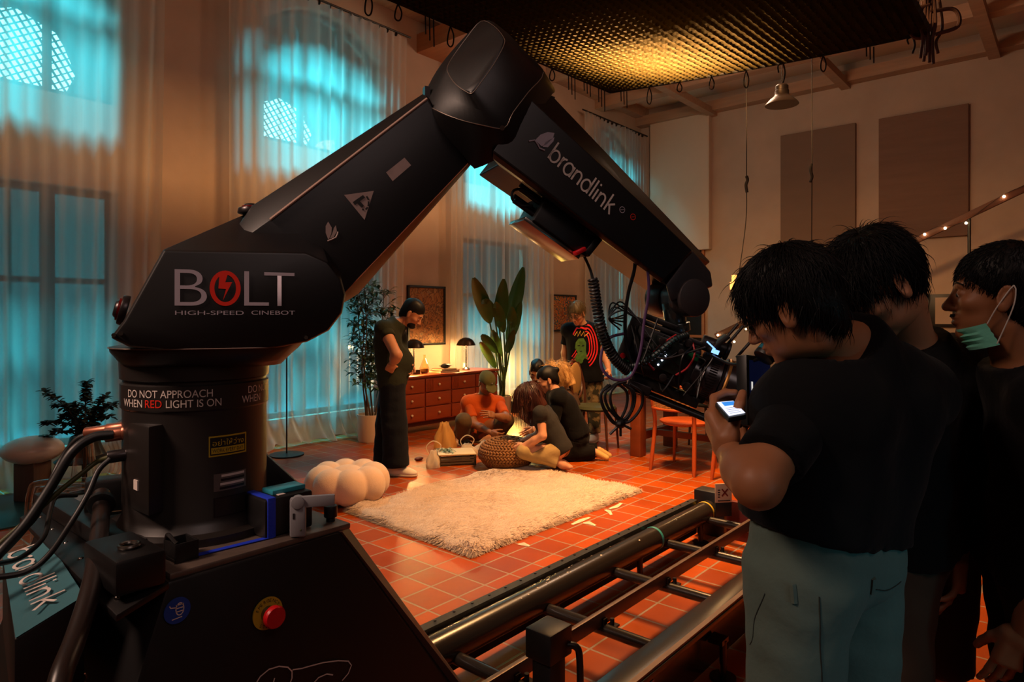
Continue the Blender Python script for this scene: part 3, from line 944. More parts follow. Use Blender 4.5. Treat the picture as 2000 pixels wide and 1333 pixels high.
# gusset and connector box
MB(MROB).loft([[(0.10, 0.02, 0.95), (0.235, 0.02, 0.95), (0.235, 0.02, 1.0), (0.14, 0.02, 1.10)], [(0.10, 0.05, 0.95), (0.235, 0.05, 0.95), (0.235, 0.05, 1.0), (0.14, 0.05, 1.10)]]).build('gusset', M_blk2, robot, bevel=0.003)
cx = MB(MROB); q0 = RP(240, 800, -0.05); q1 = RP(290, 815, -0.16)
cx.loft([[Vector((q0.x, q0.y, z)), Vector((q1.x, q1.y, z)), Vector((q1.x + 0.05, q1.y + 0.05, z)), Vector((q0.x + 0.06, q0.y + 0.1, z))] for z in (1.02, 1.20)])
cbx = cx.build('connector_box', M_drum, robot, bevel=0.004)
nb = (q1 - q0).cross(EZ).normalized(); nb = nb if nb.y < 0 else -nb
mid = (q0 + q1) / 2
MB(MROB).box((q0 * 0.45 + q1 * 0.55) + Vector((0, 0, 1.075 - ((q0 + q1) / 2).z)) + nb * 0.001, (0.018, 0.003, 0.020), Matrix((((q1 - q0).normalized()), nb, EZ)).transposed()).build('white_tag', M_white, cbx)

# --- shoulder cowling
yF, yK = -0.20, 0.13
front = [(318, 487), (598, 492), (640, 511), (666, 543), (675, 575), (668, 612), (642, 646), (600, 668), (540, 680), (420, 684), (320, 684), (252, 678), (216, 660), (240, 628)]
R1 = ring(front, yF + 0.012)
cen = sum(R1, Vector()) / len(R1)
R0 = [Vector((cen.x + (p.x - cen.x) * 0.975, yF, cen.z + (p.z - cen.z) * 0.965)) for p in R1]
R2 = [Vector(p) for p in R1]
bk = {0: (478, 418), 1: (565, 423), 2: (622, 458), 3: (660, 510)}
R2 = [RP(bk[i][0], bk[i][1], 0.03) if i in bk else Vector((p.x, 0.03, p.z)) for i, p in enumerate(R1)]
R3 = [Vector((p.x, yK + 0.03, p.z - (0.02 if i < 3 else 0))) for i, p in enumerate(R2)]
cow = MB(MROB).loft([R0, R1, R2, R3]).build('shoulder_cowling', M_blk, robot, angle=24, bevel=0.004)
# skirt under the cowling
def sup(x0, x1, y0, y1, z, n=40, e=2.6):
    out = []
    for k in range(n):
        t = 2 * PI * k / n; c_, s_ = math.cos(t), math.sin(t)
        out.append(Vector(((x0 + x1) / 2 + (x1 - x0) / 2 * abs(c_) ** (2 / e) * (1 if c_ >= 0 else -1), (y0 + y1) / 2 + (y1 - y0) / 2 * abs(s_) ** (2 / e) * (1 if s_ >= 0 else -1), z)))
    return out
zs = R1[9].z
def lifted(R): return [Vector((p.x, p.y, p.z + 0.075 * max(0.0, (p.x - 0.15) / 0.115) ** 1.6)) for p in R]
MB(MROB).loft([sup(-0.135, 0.18, -0.145, 0.13, zs - 0.040), lifted(sup(-0.150, 0.225, -0.170, 0.14, zs - 0.028)), lifted(sup(-0.165, 0.258, -0.196, 0.15, zs - 0.006)), lifted(sup(-0.167, 0.265, -0.200, 0.155, zs + 0.004))]).build('cowling_skirt', M_blk, robot, angle=40)
MB(MROB).tube([Vector((p.x, p.y - 0.001, p.z + 0.003)) for p in lifted(sup(-0.168, 0.266, -0.201, 0.155, zs))][20:40], 0.0014, 6).build('cowling_seam', M_seam, robot)
# lettering on the cowling
YT = yF - 0.001
a, b = RP(341, 598, YT), RP(576, 597, YT)
ft = MROB @ frame(Vector((0, 0, 0)), (1, 0, 0), (0, 0, 1))
def cow_text(s, px0, px1, pyb, pyt, m, name, thin=0.0):
    A, Bq = RP(px0, pyb, YT), RP(px1, pyb, YT); Ct = RP(px0, pyt, YT)
    Mx = MROB @ Matrix((Vector((1, 0, 0)), Vector((0, 0, 1)), Vector((0, -1, 0)))).transposed().to_4x4()
    Mx = MROB @ (Matrix.Translation(A) @ Matrix((Vector((1, 0, 0)), Vector((0, 0, 1)), Vector((0, -1, 0)))).transposed().to_4x4())
    return text_part(s, Mx, Ct.z - A.z, m, cow, name, width=Bq.x - A.x, extrude=0.001, thin=thin)
cow_text('B', 341, 404, 598.5, 526, M_grey, 'cowling_lettering', -0.012)
cow_text('L', 477, 525, 598.5, 530, M_grey, 'cowling_lettering', -0.012)
cow_text('T', 516, 575, 599, 532, M_grey, 'cowling_lettering', -0.012)
cow_text('HIGH-SPEED', 342, 476, 615.5, 607, M_grey, 'cowling_lettering', 0.0)
cow_text('CINEBOT', 491, 576, 615, 607, M_grey, 'cowling_lettering', 0.0)
oc = RP(440, 563.5, YT); ow = RP(470, 563, YT).x - oc.x; oh = RP(440, 529, YT).z - oc.z
Mo = MROB @ (Matrix.Translation(oc) @ Matrix((Vector((1, 0, 0)), Vector((0, 0, 1)), Vector((0, -1, 0)))).transposed().to_4x4())
oo = MB(Mo); N = 40
vs = []
for k_ in range(N):
    t = 2 * PI * k_ / N
    vs += [(ow * math.cos(t), oh * math.sin(t), 0.001), (ow * 0.70 * math.cos(t), oh * 0.78 * math.sin(t), 0.001)]
oo.add(vs, [(2 * k_, 2 * ((k_ + 1) % N), 2 * ((k_ + 1) % N) + 1, 2 * k_ + 1) for k_ in range(N)])
z_ = 0.0012
bolt = [(-0.40, 0.82), (0.30, 0.86), (0.02, 0.36), (0.44, 0.36), (-0.30, -0.72), (-0.02, -0.02), (-0.44, -0.02), (-0.28, 0.4)]
bolt = [(-0.38, 0.74), (0.16, 0.80), (0.0, 0.34), (0.45, 0.36), (-0.16, -0.70), (0.05, -0.04), (-0.44, -0.02)]
oo.add([(x * ow, y * oh, z_) for x, y in bolt], [(0, 6, 5, 2), (0, 2, 1), (2, 5, 3), (5, 4, 3)])
oo.build('lightning_letter', M_red, cow, fixn=False, smooth=False)
# beacons
for (px, py, y, dr) in ((240, 606, -0.12, Vector((-1, -0.1, 0.25))), (492, 412, 0.0, Vector((0, 0, 1)))):
    c_ = RP(px, py, y); d_ = dr.normalized()
    bc = MB(MROB).cyl(c_ - d_ * 0.008, c_ + d_ * 0.006, 0.032, 0.030, n=24).cyl(c_ + d_ * 0.006, c_ + d_ * 0.016, 0.022, 0.015, n=20).build('warning_beacon', M_dsteel, robot, bevel=0.003)
    MB(MROB).cyl(c_ + d_ * 0.004, c_ + d_ * 0.010, 0.0235, 0.0225, n=24).build('beacon_lens', mat('dim_red_lens', '#5c0a0a', 0.2), bc)
# screw heads on the cowling
for px, py in ((598, 660), (236, 652), (222, 655)):
    MB(MROB).cyl(RP(px, py, yF + 0.003), RP(px, py, yF - 0.003), 0.004, n=12).build('screw', M_steel, cow)

# --- upper arm
ya, yb, yc = -0.085, -0.035, 0.10
inn = [(470, 470), (528, 429), (834, 193), (914, 320), (672, 574), (560, 640)]
out = [(455, 455), (492, 402), (831, 180), (920, 322), (700, 574), (560, 660)]
Ri = ring(inn, ya); Ro = ring(out, yb); Rb = [Vector((p.x, yc, p.z)) for p in Ro]
uarm = MB(MROB).loft([Ri, Ro, Rb]).build('upper_arm', M_blk, robot, angle=20, bevel=0.003)
AX = (RP(834, 193, ya) - RP(528, 429, ya)).normalized()
def arm_frame(px, py, y, ax): return MROB @ frame(RP(px, py, y), ax, Vector((-ax.z, 0, ax.x)))
# edge lines; the pale upper one is the edge's highlight put into colour
MB(MROB).tube([RP(528, 429, ya - 0.002), RP(834, 193, ya - 0.002)], 0.0034, 8).build('edge_line', mat('painted_edge_highlight', '#c9a898', 0.35, metal=0.5), uarm)
MB(MROB).tube([RP(672, 574, ya - 0.001), RP(914, 320, ya - 0.001)], 0.0012, 8).build('edge_line', mat('copper_seam', '#8a5038', 0.4, metal=0.6), uarm)
def arm_px_poly(pts, m, name, lift=0.001, parent=None, y=ya):
    return MB(MROB).poly([RP(a, b, y - lift) for a, b in pts]).build(name, m, parent or uarm, fixn=False, smooth=False)
M_tag = mat('pale_sticker', '#9a8480', 0.6, var=0.2, vscale=40)
arm_px_poly([(754, 337), (790, 308), (803, 323), (767, 354)], M_tag, 'white_sticker')
tri = arm_px_poly([(672, 381), (730, 373), (712, 430)], M_tag, 'triangle_sticker')
arm_px_poly([(689, 395), (709, 381), (713, 386), (703, 393), (711, 402), (706, 406), (698, 397), (693, 401)], M_ink, 'sticker_print', 0.002, tri)
for a0_, a1_ in ((-60, 10), (25, 60), (-110, -75)):
    pass
strokes('sticker_print', [[((RP(711 + 9 * math.cos(math.radians(t)), 396 + 14 * math.sin(math.radians(t)), ya) - RP(711, 396, ya)).x, (RP(711 + 9 * math.cos(math.radians(t)), 396 + 14 * math.sin(math.radians(t)), ya) - RP(711, 396, ya)).z) for t in range(t0, t1 + 1, 8)] for t0, t1 in ((-60, -20), (-10, 30), (40, 75), (90, 120))],
        MROB @ Matrix.Translation(RP(711, 396, ya - 0.001)) @ Matrix(((1, 0, 0, 0), (0, 0, -1, 0), (0, 1, 0, 0), (0, 0, 0, 1))), 0.004, M_ink, tri, 0.001)
# small leaf mark
def leaf_marks(f, m, parent, name, which):
    mb = MB(MROB)
    if which == 0:
        L1 = [(641, 468), (636, 455), (636, 442), (641, 433), (648, 445), (647, 457), (643, 466)]
        L2 = [(644, 467), (649, 456), (652, 446), (656, 440), (658, 452), (652, 463)]
        T = [(640, 471), (648, 468), (656, 464), (659, 458), (660, 453)]
    else:
        L1 = [(1058, 286), (1045, 274), (1056, 263), (1070, 258), (1083, 260), (1080, 270), (1068, 282)]
        L2 = [(1060, 287), (1066, 277), (1083, 268), (1081, 276), (1070, 288)]
        T = [(1033, 276), (1044, 274), (1050, 282), (1054, 290), (1064, 294)]
    for L in (L1, L2): mb.poly([f(a, b) for a, b in L])
    tp = [f(a, b) for a, b in T]
    mb.tube(tp, 0.0020, 6)
    return mb.build(name, m, parent, fixn=False, smooth=False)
leaf_marks(lambda a, b: RP(a, b, ya - 0.0012), M_tag, uarm, 'leaf_mark', 0)

# --- elbow housing
def crop_pt(u, v, y): return RP(567 + u / 2.018, 28 + v / 2.018, y)
Fc = [(750, 28, -.06), (800, 45, -.10), (835, 85, -.155), (838, 115, -.175), (800, 190, -.185), (755, 255, -.19), (715, 305, -.19), (690, 300, -.17), (650, 270, -.13), (625, 230, -.09), (622, 205, -.075), (640, 170, -.06), (690, 100, -.055)]
Mc = [(760, 26, .08), (840, 60, .04), (930, 150, -.06), (1000, 230, -.14), (940, 310, -.185), (880, 390, -.195), (845, 450, -.195), (760, 440, -.185), (660, 415, -.15), (575, 380, -.10), (528, 345, -.04), (560, 250, .0), (640, 140, .05)]
Bc = [(760, 60, .12), (850, 80, .12), (960, 190, .10), (1040, 290, .02), (1020, 330, -.10), (930, 470, -.14), (865, 540, -.15), (740, 605, -.11), (705, 590, -.08), (560, 480, -.05), (525, 400, -.02), (560, 270, .06), (650, 150, .10)]
rF, rM, rB = [[crop_pt(*p) for p in R] for R in (Fc, Mc, Bc)]
def dense(R):
    out = []; n = len(R)
    for i in range(n):
        a, b, c, d = R[i - 1], R[i], R[(i + 1) % n], R[(i + 2) % n]
        for k_ in range(4):
            t = k_ / 4; out.append(0.5 * ((2 * b) + (c - a) * t + (2 * a - 5 * b + 4 * c - d) * t * t + (3 * b - a - 3 * c + d) * t ** 3))
    return out
rF, rM, rB = dense(rF), dense(rM), dense(rB)
cF = sum(rF, Vector()) / len(rF); rE = [p.lerp(q, 0.03) for p, q in zip(rF, rM)]; rF0 = [p.lerp(cF, 0.02) for p in rF]
elb = MB(MROB).loft([rF0, rE, [p.lerp(q, 0.5) + (p - q).normalized().cross(Vector((0, 0, 0))) for p, q in zip(rF, rM)], [p.lerp(q, 0.97) for p, q in zip(rF, rM)], [p.lerp(q, 0.04) for p, q in zip(rM, rB)], rB]).build('elbow_housing', M_blk, robot, angle=35)
MB(MROB).tube(rE, 0.0011, 6, closed=True).build('housing_seam', M_seam, elb)
MB(MROB).tube([p.lerp(q, 0.985) for p, q in zip(rF, rM)][12:44], 0.0012, 6).build('housing_seam', M_seam, elb)
MB(MROB).box(RP(833, 190, -0.045), (0.014, 0.02, 0.05)).build('hinge_clip', M_dsteel, elb)
MB(MROB).cyl(RP(981, 250, -0.198), RP(981, 250, -0.206), 0.006, n=12).build('screw', M_steel, elb)

# --- forearm
yf = -0.165
fI = [(1032, 188), (1352, 489), (1296, 546), (962, 296)]
fO = [(1078, 186), (1388, 512), (1318, 566), (972, 322)]
Fi = ring(fI, yf); Fi2 = [p + Vector((0, 0.02, 0)) for p in ring([(1052, 196), (1362, 494), (1299, 552), (967, 306)], yf)]
Fo = ring(fO, -0.06); Fb = [Vector((p.x, 0.08, p.z)) for p in Fo]
fore = MB(MROB).loft([Fi, Fi2, Fo, Fb]).build('forearm', M_blk, robot, angle=16, bevel=0.004)
leaf_marks(lambda a, b: RP(a, b, yf - 0.0015), M_grey, fore, 'leaf_mark', 1)
A0 = RP(1070, 309, yf - 0.001); A1 = RP(1189, 419, yf - 0.001); Up = RP(1089, 276, yf - 0.001) - A0
dx = A1 - A0
thin_lettering(MROB @ frame(A0, dx, Up), dx.length, abs(Up.length) * 0.98, 0.0052, M_white, fore, 0.0008)
for (px, py, c_) in ((1215, 410, M_grey), (1236, 424, M_red)):
    f_ = MROB @ frame(RP(px, py, yf - 0.001), dx, Up)
    strokes('small_mark', [arc(0, 0, 0.008, 0.008, 0, 360, 20), [(-0.004, -0.004), (0.004, 0.004)]], f_, 0.0014, c_, fore)
# gear slung under the forearm
u0 = RP(1035, 395, -0.08); u1 = RP(1145, 475, -0.08); du = (u1 - u0).normalized(); pu = Vector((-du.z, 0, du.x))
def ubox(t0, t1, h0, h1, y0, y1):
    c_ = u0 + du * ((t0 + t1) / 2) + pu * ((h0 + h1) / 2); c_.y = (y0 + y1) / 2
    return (c_, (abs(t1 - t0), abs(y1 - y0), abs(h1 - h0)), Matrix((du, Vector((0, 1, 0)), pu)).transposed())
L_ = (u1 - u0).length
dv = MB(MROB).box(*ubox(0.02, L_, -0.05, 0.03, -0.12, 0.0)).build('driver_box', M_blk2, robot, bevel=0.004)
MB(MROB).box(*ubox(0.0, L_ * 0.95, -0.062, -0.05, -0.11, -0.01)).build('driver_plate', M_steel, dv, bevel=0.002)
for k_ in range(4):
    b_ = ubox(-0.05, 0.02, -0.035 + k_ * 0.018, -0.022 + k_ * 0.018, -0.10 + 0.02 * (k_ % 2), -0.088 + 0.02 * (k_ % 2))
    MB(MROB).cyl(b_[0] - du * 0.03, b_[0] + du * 0.035, 0.007, n=12).build('plug', M_dsteel, dv)
    e0 = b_[0] - du * 0.03
lp = [RP(1040, 402, -0.1), RP(1015, 402, -0.1), RP(1000, 388, -0.1), RP(1003, 373, -0.1), RP(1020, 370, -0.1), RP(1042, 384, -0.1)]
MB(MROB).tube(spline(lp, 8), 0.0035, 8).build('looped_lead', M_rub, dv)
# clamp bracket
MB(MROB).beam(RP(1136, 450, -0.1), RP(1175, 466, -0.1), 0.05, 0.015).beam(RP(1170, 463, -0.11), RP(1142, 498, -0.11), 0.025, 0.02).build('clamp_bracket', M_blk2, robot, bevel=0.003)
MB(MROB).beam(RP(1122, 496, -0.12), RP(1142, 486, -0.12), 0.02, 0.012).build('clamp_lever', M_redb, robot, bevel=0.003)
MB(MROB).cyl(RP(1140, 448, -0.11), RP(1166, 452, -0.11), 0.009, n=14).cyl(RP(1150, 440, -0.1), RP(1150, 470, -0.1), 0.006, n=12).build('clamp_screw', M_steel, robot)

# --- wrist
hull_part(ring([(1352, 488), (1388, 532), (1392, 560), (1310, 590), (1300, 556)], -0.15) + ring([(1352, 488), (1388, 532), (1392, 560), (1310, 590), (1300, 556)], -0.03), 'wrist_yoke', M_wrist, robot, MROB, bevel=0.006)
wc = RP(1358, 582, -0.16)
MB(MROB).cyl(wc, wc + Vector((0, 0.055, 0)), 0.054, n=48).cyl(wc + Vector((0, 0.015, 0)), wc + Vector((0, 0.10, 0)), 0.050, n=40).cyl(wc + Vector((0, 0.10, 0)), wc + Vector((0, 0.17, 0)), 0.054, n=48).build('wrist_joint', M_wrist, robot, bevel=0.003)
w0 = wc + Vector((-0.02, 0.075, -0.01)); w1 = RP(1322, 648, -0.085)
M_fl = mat('polished_flange', '#6f7a7c', 0.22, metal=0.9)
MB(MROB).cyl(w0, w0.lerp(w1, 0.72), 0.034, 0.031, n=32).cyl(w0.lerp(w1, 0.72), w1, 0.040, n=32).build('tool_flange', M_fl, robot, bevel=0.002)
# ================================================================== track
M_rail = mat('oily_black_rail', '#241e19', 0.25, spec=0.6, var=0.3, vscale=12, stretch=(0.3, 3, 3))
M_chip = mat('chipped_bare_paint', '#d8c8b0', 0.6)
M_bar = mat('worn_rack_bar', '#6b564a', 0.4, metal=0.5, var=0.2, vscale=20)
track = thing('camera_track', 'long black steel track with rungs running across the floor beside the rug', 'track', (2.5, 1.48, 0))
X0, X1 = 0.2, 4.02
MB().cyl((X0, 1.80, 0.185), (X1, 1.80, 0.185), 0.062, n=36).build('round_rail', M_rail, track)
MB().boxz(X0, X1 - 0.04, 1.856, 1.90, 0.225, 0.247).boxz(X0, X1 - 0.04, 1.865, 1.875, 0.03, 0.23).build('rail_flange', M_blk2, track)
g = MB()
for i in range(34): g.cyl((0.5 + i * 0.103, 1.885, 0.245), (0.5 + i * 0.103, 1.885, 0.251), 0.006, n=8)
g.build('bolt_row', M_dsteel, track)['kind'] = 'stuff'
MB().boxz(X0, X1, 1.115, 1.165, 0.03, 0.25).boxz(X0, X1, 1.06, 1.175, 0.232, 0.252).build('flat_rail', M_rail, track, bevel=0.003)
MB().boxz(X0, X1, 1.066, 1.086, 0.252, 0.262).build('toothed_rack', M_bar, track)
MB().boxz(X0, X1, 1.462, 1.482, 0.17, 0.228).build('rack_bar', M_bar, track, bevel=0.002)
for i in range(7):
    x = 0.63 + i * 0.546
    MB().cyl((x, 1.76, 0.155), (x, 1.14, 0.155), 0.024, n=20).build('rung', M_rail, track)
    MB().boxz(x - 0.012, x + 0.012, 1.452, 1.492, 0.14, 0.20).box((x + 0.03, 1.44, 0.165), (0.05, 0.04, 0.008)).cyl((x + 0.03, 1.44, 0.165), (x + 0.03, 1.44, 0.195), 0.009, n=10).build('rung_clamp', M_dsteel, track)
for i in range(5):
    x = 0.9 + i * 0.75
    MB().cyl((x, 1.80, 0.012), (x, 1.80, 0.14), 0.016, n=12).cyl((x, 1.80, 0), (x, 1.80, 0.012), 0.05, n=20).build('levelling_foot', M_dsteel, track)
    MB().cyl((x + 0.1, 1.06, 0.012), (x + 0.1, 1.06, 0.15), 0.014, n=12).cyl((x + 0.1, 1.06, 0), (x + 0.1, 1.06, 0.012), 0.05, n=20).box((x + 0.1, 1.08, 0.15), (0.06, 0.06, 0.02)).build('levelling_foot', M_dsteel, track)
rg = np.random.default_rng(3); g = MB()
for i in range(46):
    x = rg.uniform(1.4, 3.7) if i > 24 else rg.normal(2.3, 0.22); a = math.radians(rg.uniform(55, 150)); r = rg.uniform(0.002, 0.007)
    c = Vector((x, 1.80 - 0.0628 * math.cos(a), 0.185 + 0.0628 * math.sin(a))); n_ = Vector((0, -math.cos(a), math.sin(a)))
    t_ = Vector((1, 0, 0)); b_ = n_.cross(t_); k_ = 7
    g.poly([c + t_ * (r * 1.6 * rg.uniform(.5, 1.2) * math.cos(2 * PI * j / k_)) + b_ * (r * rg.uniform(.5, 1) * math.sin(2 * PI * j / k_)) for j in range(k_)])
g.build('paint_chips', M_chip, track, fixn=False)['kind'] = 'stuff'
def ring_band(x, w, m, name): return MB().lathe([(0.0632, -w / 2), (0.064, 0), (0.0632, w / 2)], (x, 1.80, 0.185), 32, (1, 0, 0)).build(name, m, track, fixn=False)
ring_band(3.30, 0.018, mat('teal_tape', '#2f8a86', 0.5), 'teal_tape_band'); ring_band(3.96, 0.016, mat('yellow_tape', '#c9a52e', 0.5), 'yellow_tape_band')
MB().boxz(X1, X1 + 0.12, 1.70, 1.90, 0.02, 0.30).build('end_stop', M_blk2, track, bevel=0.004)
MB().boxz(X1 - 0.01, X1 + 0.03, 1.0, 1.68, 0.03, 0.27).build('end_plate', mat('red_brown_end_plate', '#5b1712', 0.5), track, bevel=0.004)
fr = frame((2.02, 1.1135, 0.15), (1, 0, 0), (0, 0, 1))
lab = MB(fr).box((0, 0, 0.001), (0.05, 0.04, 0.001)).build('red_label', mat('salmon_label', '#c4665a', 0.6), track)
MB(fr).lathe([(0.011, 0.0018), (0.0, 0.0019)], n=16).build('label_dot', M_ink, lab)
# warning board standing on the far end of the track
sg = thing('warning_sign', 'small white sign with a red cross at the far end of the track', 'sign', (4.0, 1.80, 0.30))
fr = frame(at(1414, 964, 4.0), LATV * 0.96 + DEPV * 0.15, (0, 0, 1))
MB(fr).box((0, 0, -0.008), (0.105, 0.115, 0.012)).build('sign_board', mat('cream_sign', '#a98b74', 0.6), sg, bevel=0.002)
strokes('sign_cross', [[(-0.014, -0.018), (0.024, 0.026)], [(-0.014, 0.026), (0.024, -0.018)]], fr, 0.009, mat('dark_red_print', '#5e120c', 0.6), sg, 0.001)
strokes('sign_print', [[(-0.040, 0.02 - i * 0.014), (-0.026, 0.02 - i * 0.014)] for i in range(4)] + [[(-0.04, -0.045), (0.04, -0.045)]], fr, 0.006, M_ink, sg, 0.001)
MB(fr).box((0, -0.10, -0.012), (0.105, 0.085, 0.018)).build('sign_foot', M_blk2, sg, bevel=0.002)
# black post with a grab handle in front of the track
ps = thing('equipment_post', 'square black metal post with a curved grab handle in front of the track', 'post', (1.55, 1.3, 0))
pc = at(1072, 1222, 1.86); ax_ = 0.05
MB().boxz(pc.x - 0.052, pc.x + 0.052, pc.y - 0.045, pc.y + 0.045, pc.z - 0.085, pc.z).build('post_head', M_blk2, ps, bevel=0.006)
MB().boxz(pc.x - 0.036, pc.x + 0.036, pc.y - 0.032, pc.y + 0.032, 0.0, pc.z - 0.08).build('post_body', M_blk2, ps, bevel=0.004)
hx = pc + LATV * 0.075
MB().tube(spline([pc + LATV * 0.03 + Vector((0, 0, -0.055)), hx + Vector((0, 0, -0.06)), hx + LATV * 0.012 + Vector((0, 0, -0.10)), hx + LATV * 0.012 + Vector((0, 0, -0.24)), hx + Vector((0, 0, -0.28)), pc + LATV * 0.03 + Vector((0, 0, -0.285))], 6), 0.010, 12).build('grab_handle', M_blk, ps)

# ================================================================== rug
M_fur = mat('cream_long_pile', '#c6ad98', 0.95, spec=0.1, var=0.30, vscale=9, stretch=(1, 2.5, 1), bump=0.9, bscale=40, bdist=0.02, sheen=0.3)
M_furd = mat('cream_pile_tips', '#c0a792', 0.95, spec=0.1, var=0.40, vscale=9)
rug = thing('shaggy_rug', 'cream long-pile rug lying on the terracotta tiles in the middle of the floor', 'rug', (3.8, 3.4, 0))
c4 = [Vector((2.80, 2.72, 0)), Vector((4.73, 2.70, 0)), Vector((4.76, 4.06, 0)), Vector((2.86, 4.06, 0))]
def rug_at(u, v):
    p = (c4[0] * (1 - u) + c4[1] * u) * (1 - v) + (c4[3] * (1 - u) + c4[2] * u) * v
    return p
def rug_h(u, v, p):
    e = min(u, 1 - u, (v) * 0.7, (1 - v) * 0.7) / 0.03; e = max(0.0, min(1, e))
    return (0.012 + 0.036 * math.sqrt(e)) + 0.009 * math.sin(p.x * 9 + 2 * math.sin(p.y * 7)) * e + 0.006 * math.sin(p.y * 17 + 3 * math.sin(p.x * 5)) * e + 0.004 * math.sin(p.x * 31 + p.y * 23) * e
P = []
for j in range(71):
    row = []
    for i in range(97):
        u, v = i / 96, j / 70; p = rug_at(u, v)
        p += Vector((0.012 * math.sin(p.y * 21) * (abs(u - 0.5) * 2) ** 6, 0.012 * math.sin(p.x * 23) * (abs(v - 0.5) * 2) ** 6, 0))
        row.append((p.x, p.y, rug_h(u, v, p)))
    P.append(row)
MB().grid(P).build('pile_base', M_fur, rug, angle=180)
g = MB(); vs, fs = [], []
for i in range(26000):
    if i < 9000:
        s = RNG.uniform(0, 4); k_ = int(s); t = s - k_; e = RNG.uniform(-0.006, 0.014)
        u, v = [(t, e), (1 - e, t), (1 - t, 1 - e), (e, 1 - t)][k_]
    else: u, v = RNG.uniform(0, 1, 2)
    u = min(1, max(0, u)); v = min(1, max(0, v)); p = rug_at(u, v); h = rug_h(u, v, p)
    a = 0.8 * math.sin(p.x * 4) + 1.2 * math.sin(p.y * 3.1 + p.x) + RNG.normal(0, 0.5)
    if i < 9000: a = math.atan2(v - 0.5, u - 0.5) + RNG.normal(0, 0.6)
    L = RNG.uniform(0.022, 0.045); d = Vector((math.cos(a), math.sin(a), RNG.uniform(-0.5, 0.15) if i < 9000 else RNG.uniform(0.1, 0.5))) * L
    sd = Vector((-math.sin(a), math.cos(a), 0)) * 0.0035
    b = len(vs); q = Vector((p.x, p.y, h - 0.004))
    tip = q + d; tip.z = max(tip.z, 0.004)
    vs += [q - sd, q + sd, tip]; fs.append((b, b + 1, b + 2))
g.add(vs, fs); g.build('pile_strands', M_furd, rug, fixn=False)['kind'] = 'stuff'

# ================================================================== soft seats
M_boucle = mat('cream_boucle', '#dcb99c', 0.95, spec=0.1, var=0.05, vscale=30, bump=0.35, bscale=160, bdist=0.004, sheen=0.25)
pc_ = on_h(679, 979)
pf = thing('flower_pouf', 'cream flower-shaped pouf with puffy segments at the corner of the rug', 'pouf', pc_)
s = SDF(); c = Vector(pc_)
for i in range(8):
    a = 2 * PI * (i + 0.35) / 8
    s.ell(c + Vector((0.192 * math.cos(a), 0.192 * math.sin(a), 0.145)), (0.131, 0.131, 0.142), k=0.008)
s.ell(c + Vector((0, 0, 0.16)), (0.15, 0.15, 0.118), k=0.007)
s.plane(c + Vector((0, 0, 0.012)), (0, 0, -1))
mesh_np('puffy_cover', [s.mesh(0.011)], M_boucle, pf)
M_braid = mat('chunky_woven_rope', '#7c5024', 0.8, var=0.35, vscale=20, bump=0.5, bscale=120)
pq = on_h(990, 914)
bp = thing('woven_pouf', 'round chunky brown woven rope pouf on the far edge of the rug', 'pouf', (pq.x, pq.y, 0.03))
g = MB(); c = Vector((pq.x, pq.y, 0.02)); g.ball(c + Vector((0, 0, 0.12)), (0.245, 0.245, 0.115), 24).lathe([(0.20, 0.0), (0.23, 0.04), (0.235, 0.12)], c, 28)
for j in range(14):
    th = math.radians(-40 + j * 9.8); rr = 0.262 * max(0.05, math.cos(th)) ** 0.7 * (0.95 if th < -0.3 else 1); z = 0.115 + (0.145 if th > 0 else 0.14) * math.sin(th); n_ = max(7, int(rr / 0.262 * 52))
    for i in range(n_):
        a = 2 * PI * (i + 0.5 * (j % 2)) / n_
        nrm = Vector((math.cos(th) * math.cos(a), math.cos(th) * math.sin(a), math.sin(th))); tg = Vector((-math.sin(a), math.cos(a), 0)); up = nrm.cross(tg)
        tg2 = (tg + up * (0.7 if j % 2 else -0.7)).normalized(); up2 = nrm.cross(tg2)
        g.ball(c + Vector((rr * math.cos(a), rr * math.sin(a), z)), (0.024, 0.012, 0.012), 8, Matrix((tg2, up2, nrm)).transposed())
g.build('woven_cover', M_braid, bp, angle=80)

# ================================================================== sideboard and what stands on it
M_mah = mat('red_mahogany', '#94401f', 0.32, var=0.22, vscale=5, stretch=(0.5, 3, 6), coat=0.3)
M_mah2 = mat('dark_mahogany', '#4a1b10', 0.4, var=0.2, vscale=6)
M_knob = mat('cream_knob', '#e8d4b0', 0.3)
M_brass = mat('brass', '#b98a4a', 0.25, metal=1.0)
SX0, SX1, SY0, SY1 = 4.97, 6.74, 6.05, 6.48
sb = thing('sideboard', 'long reddish wooden sideboard with small pale knobs against the window wall', 'sideboard', ((SX0 + SX1) / 2, SY1, 0))
MB().boxz(SX0, SX1, SY0 + 0.02, SY1, 0.14, 0.68).build('carcass', M_mah, sb, bevel=0.004)
MB().boxz(SX0 - 0.015, SX1 + 0.015, SY0 - 0.012, SY1 + 0.01, 0.68, 0.705).build('top', M_mah, sb, bevel=0.004)
MB().boxz(SX0 + 0.02, SX1 - 0.02, SY0 + 0.05, SY1 - 0.03, 0.09, 0.14).build('plinth', M_mah2, sb)
for x in (SX0 + 0.06, SX1 - 0.06):
    for y in (SY0 + 0.06, SY1 - 0.06):
        MB().cyl((x, y, 0), (x, y, 0.14), 0.014, 0.022, n=12).build('leg', M_mah2, sb)
cw = (SX1 - SX0) / 4
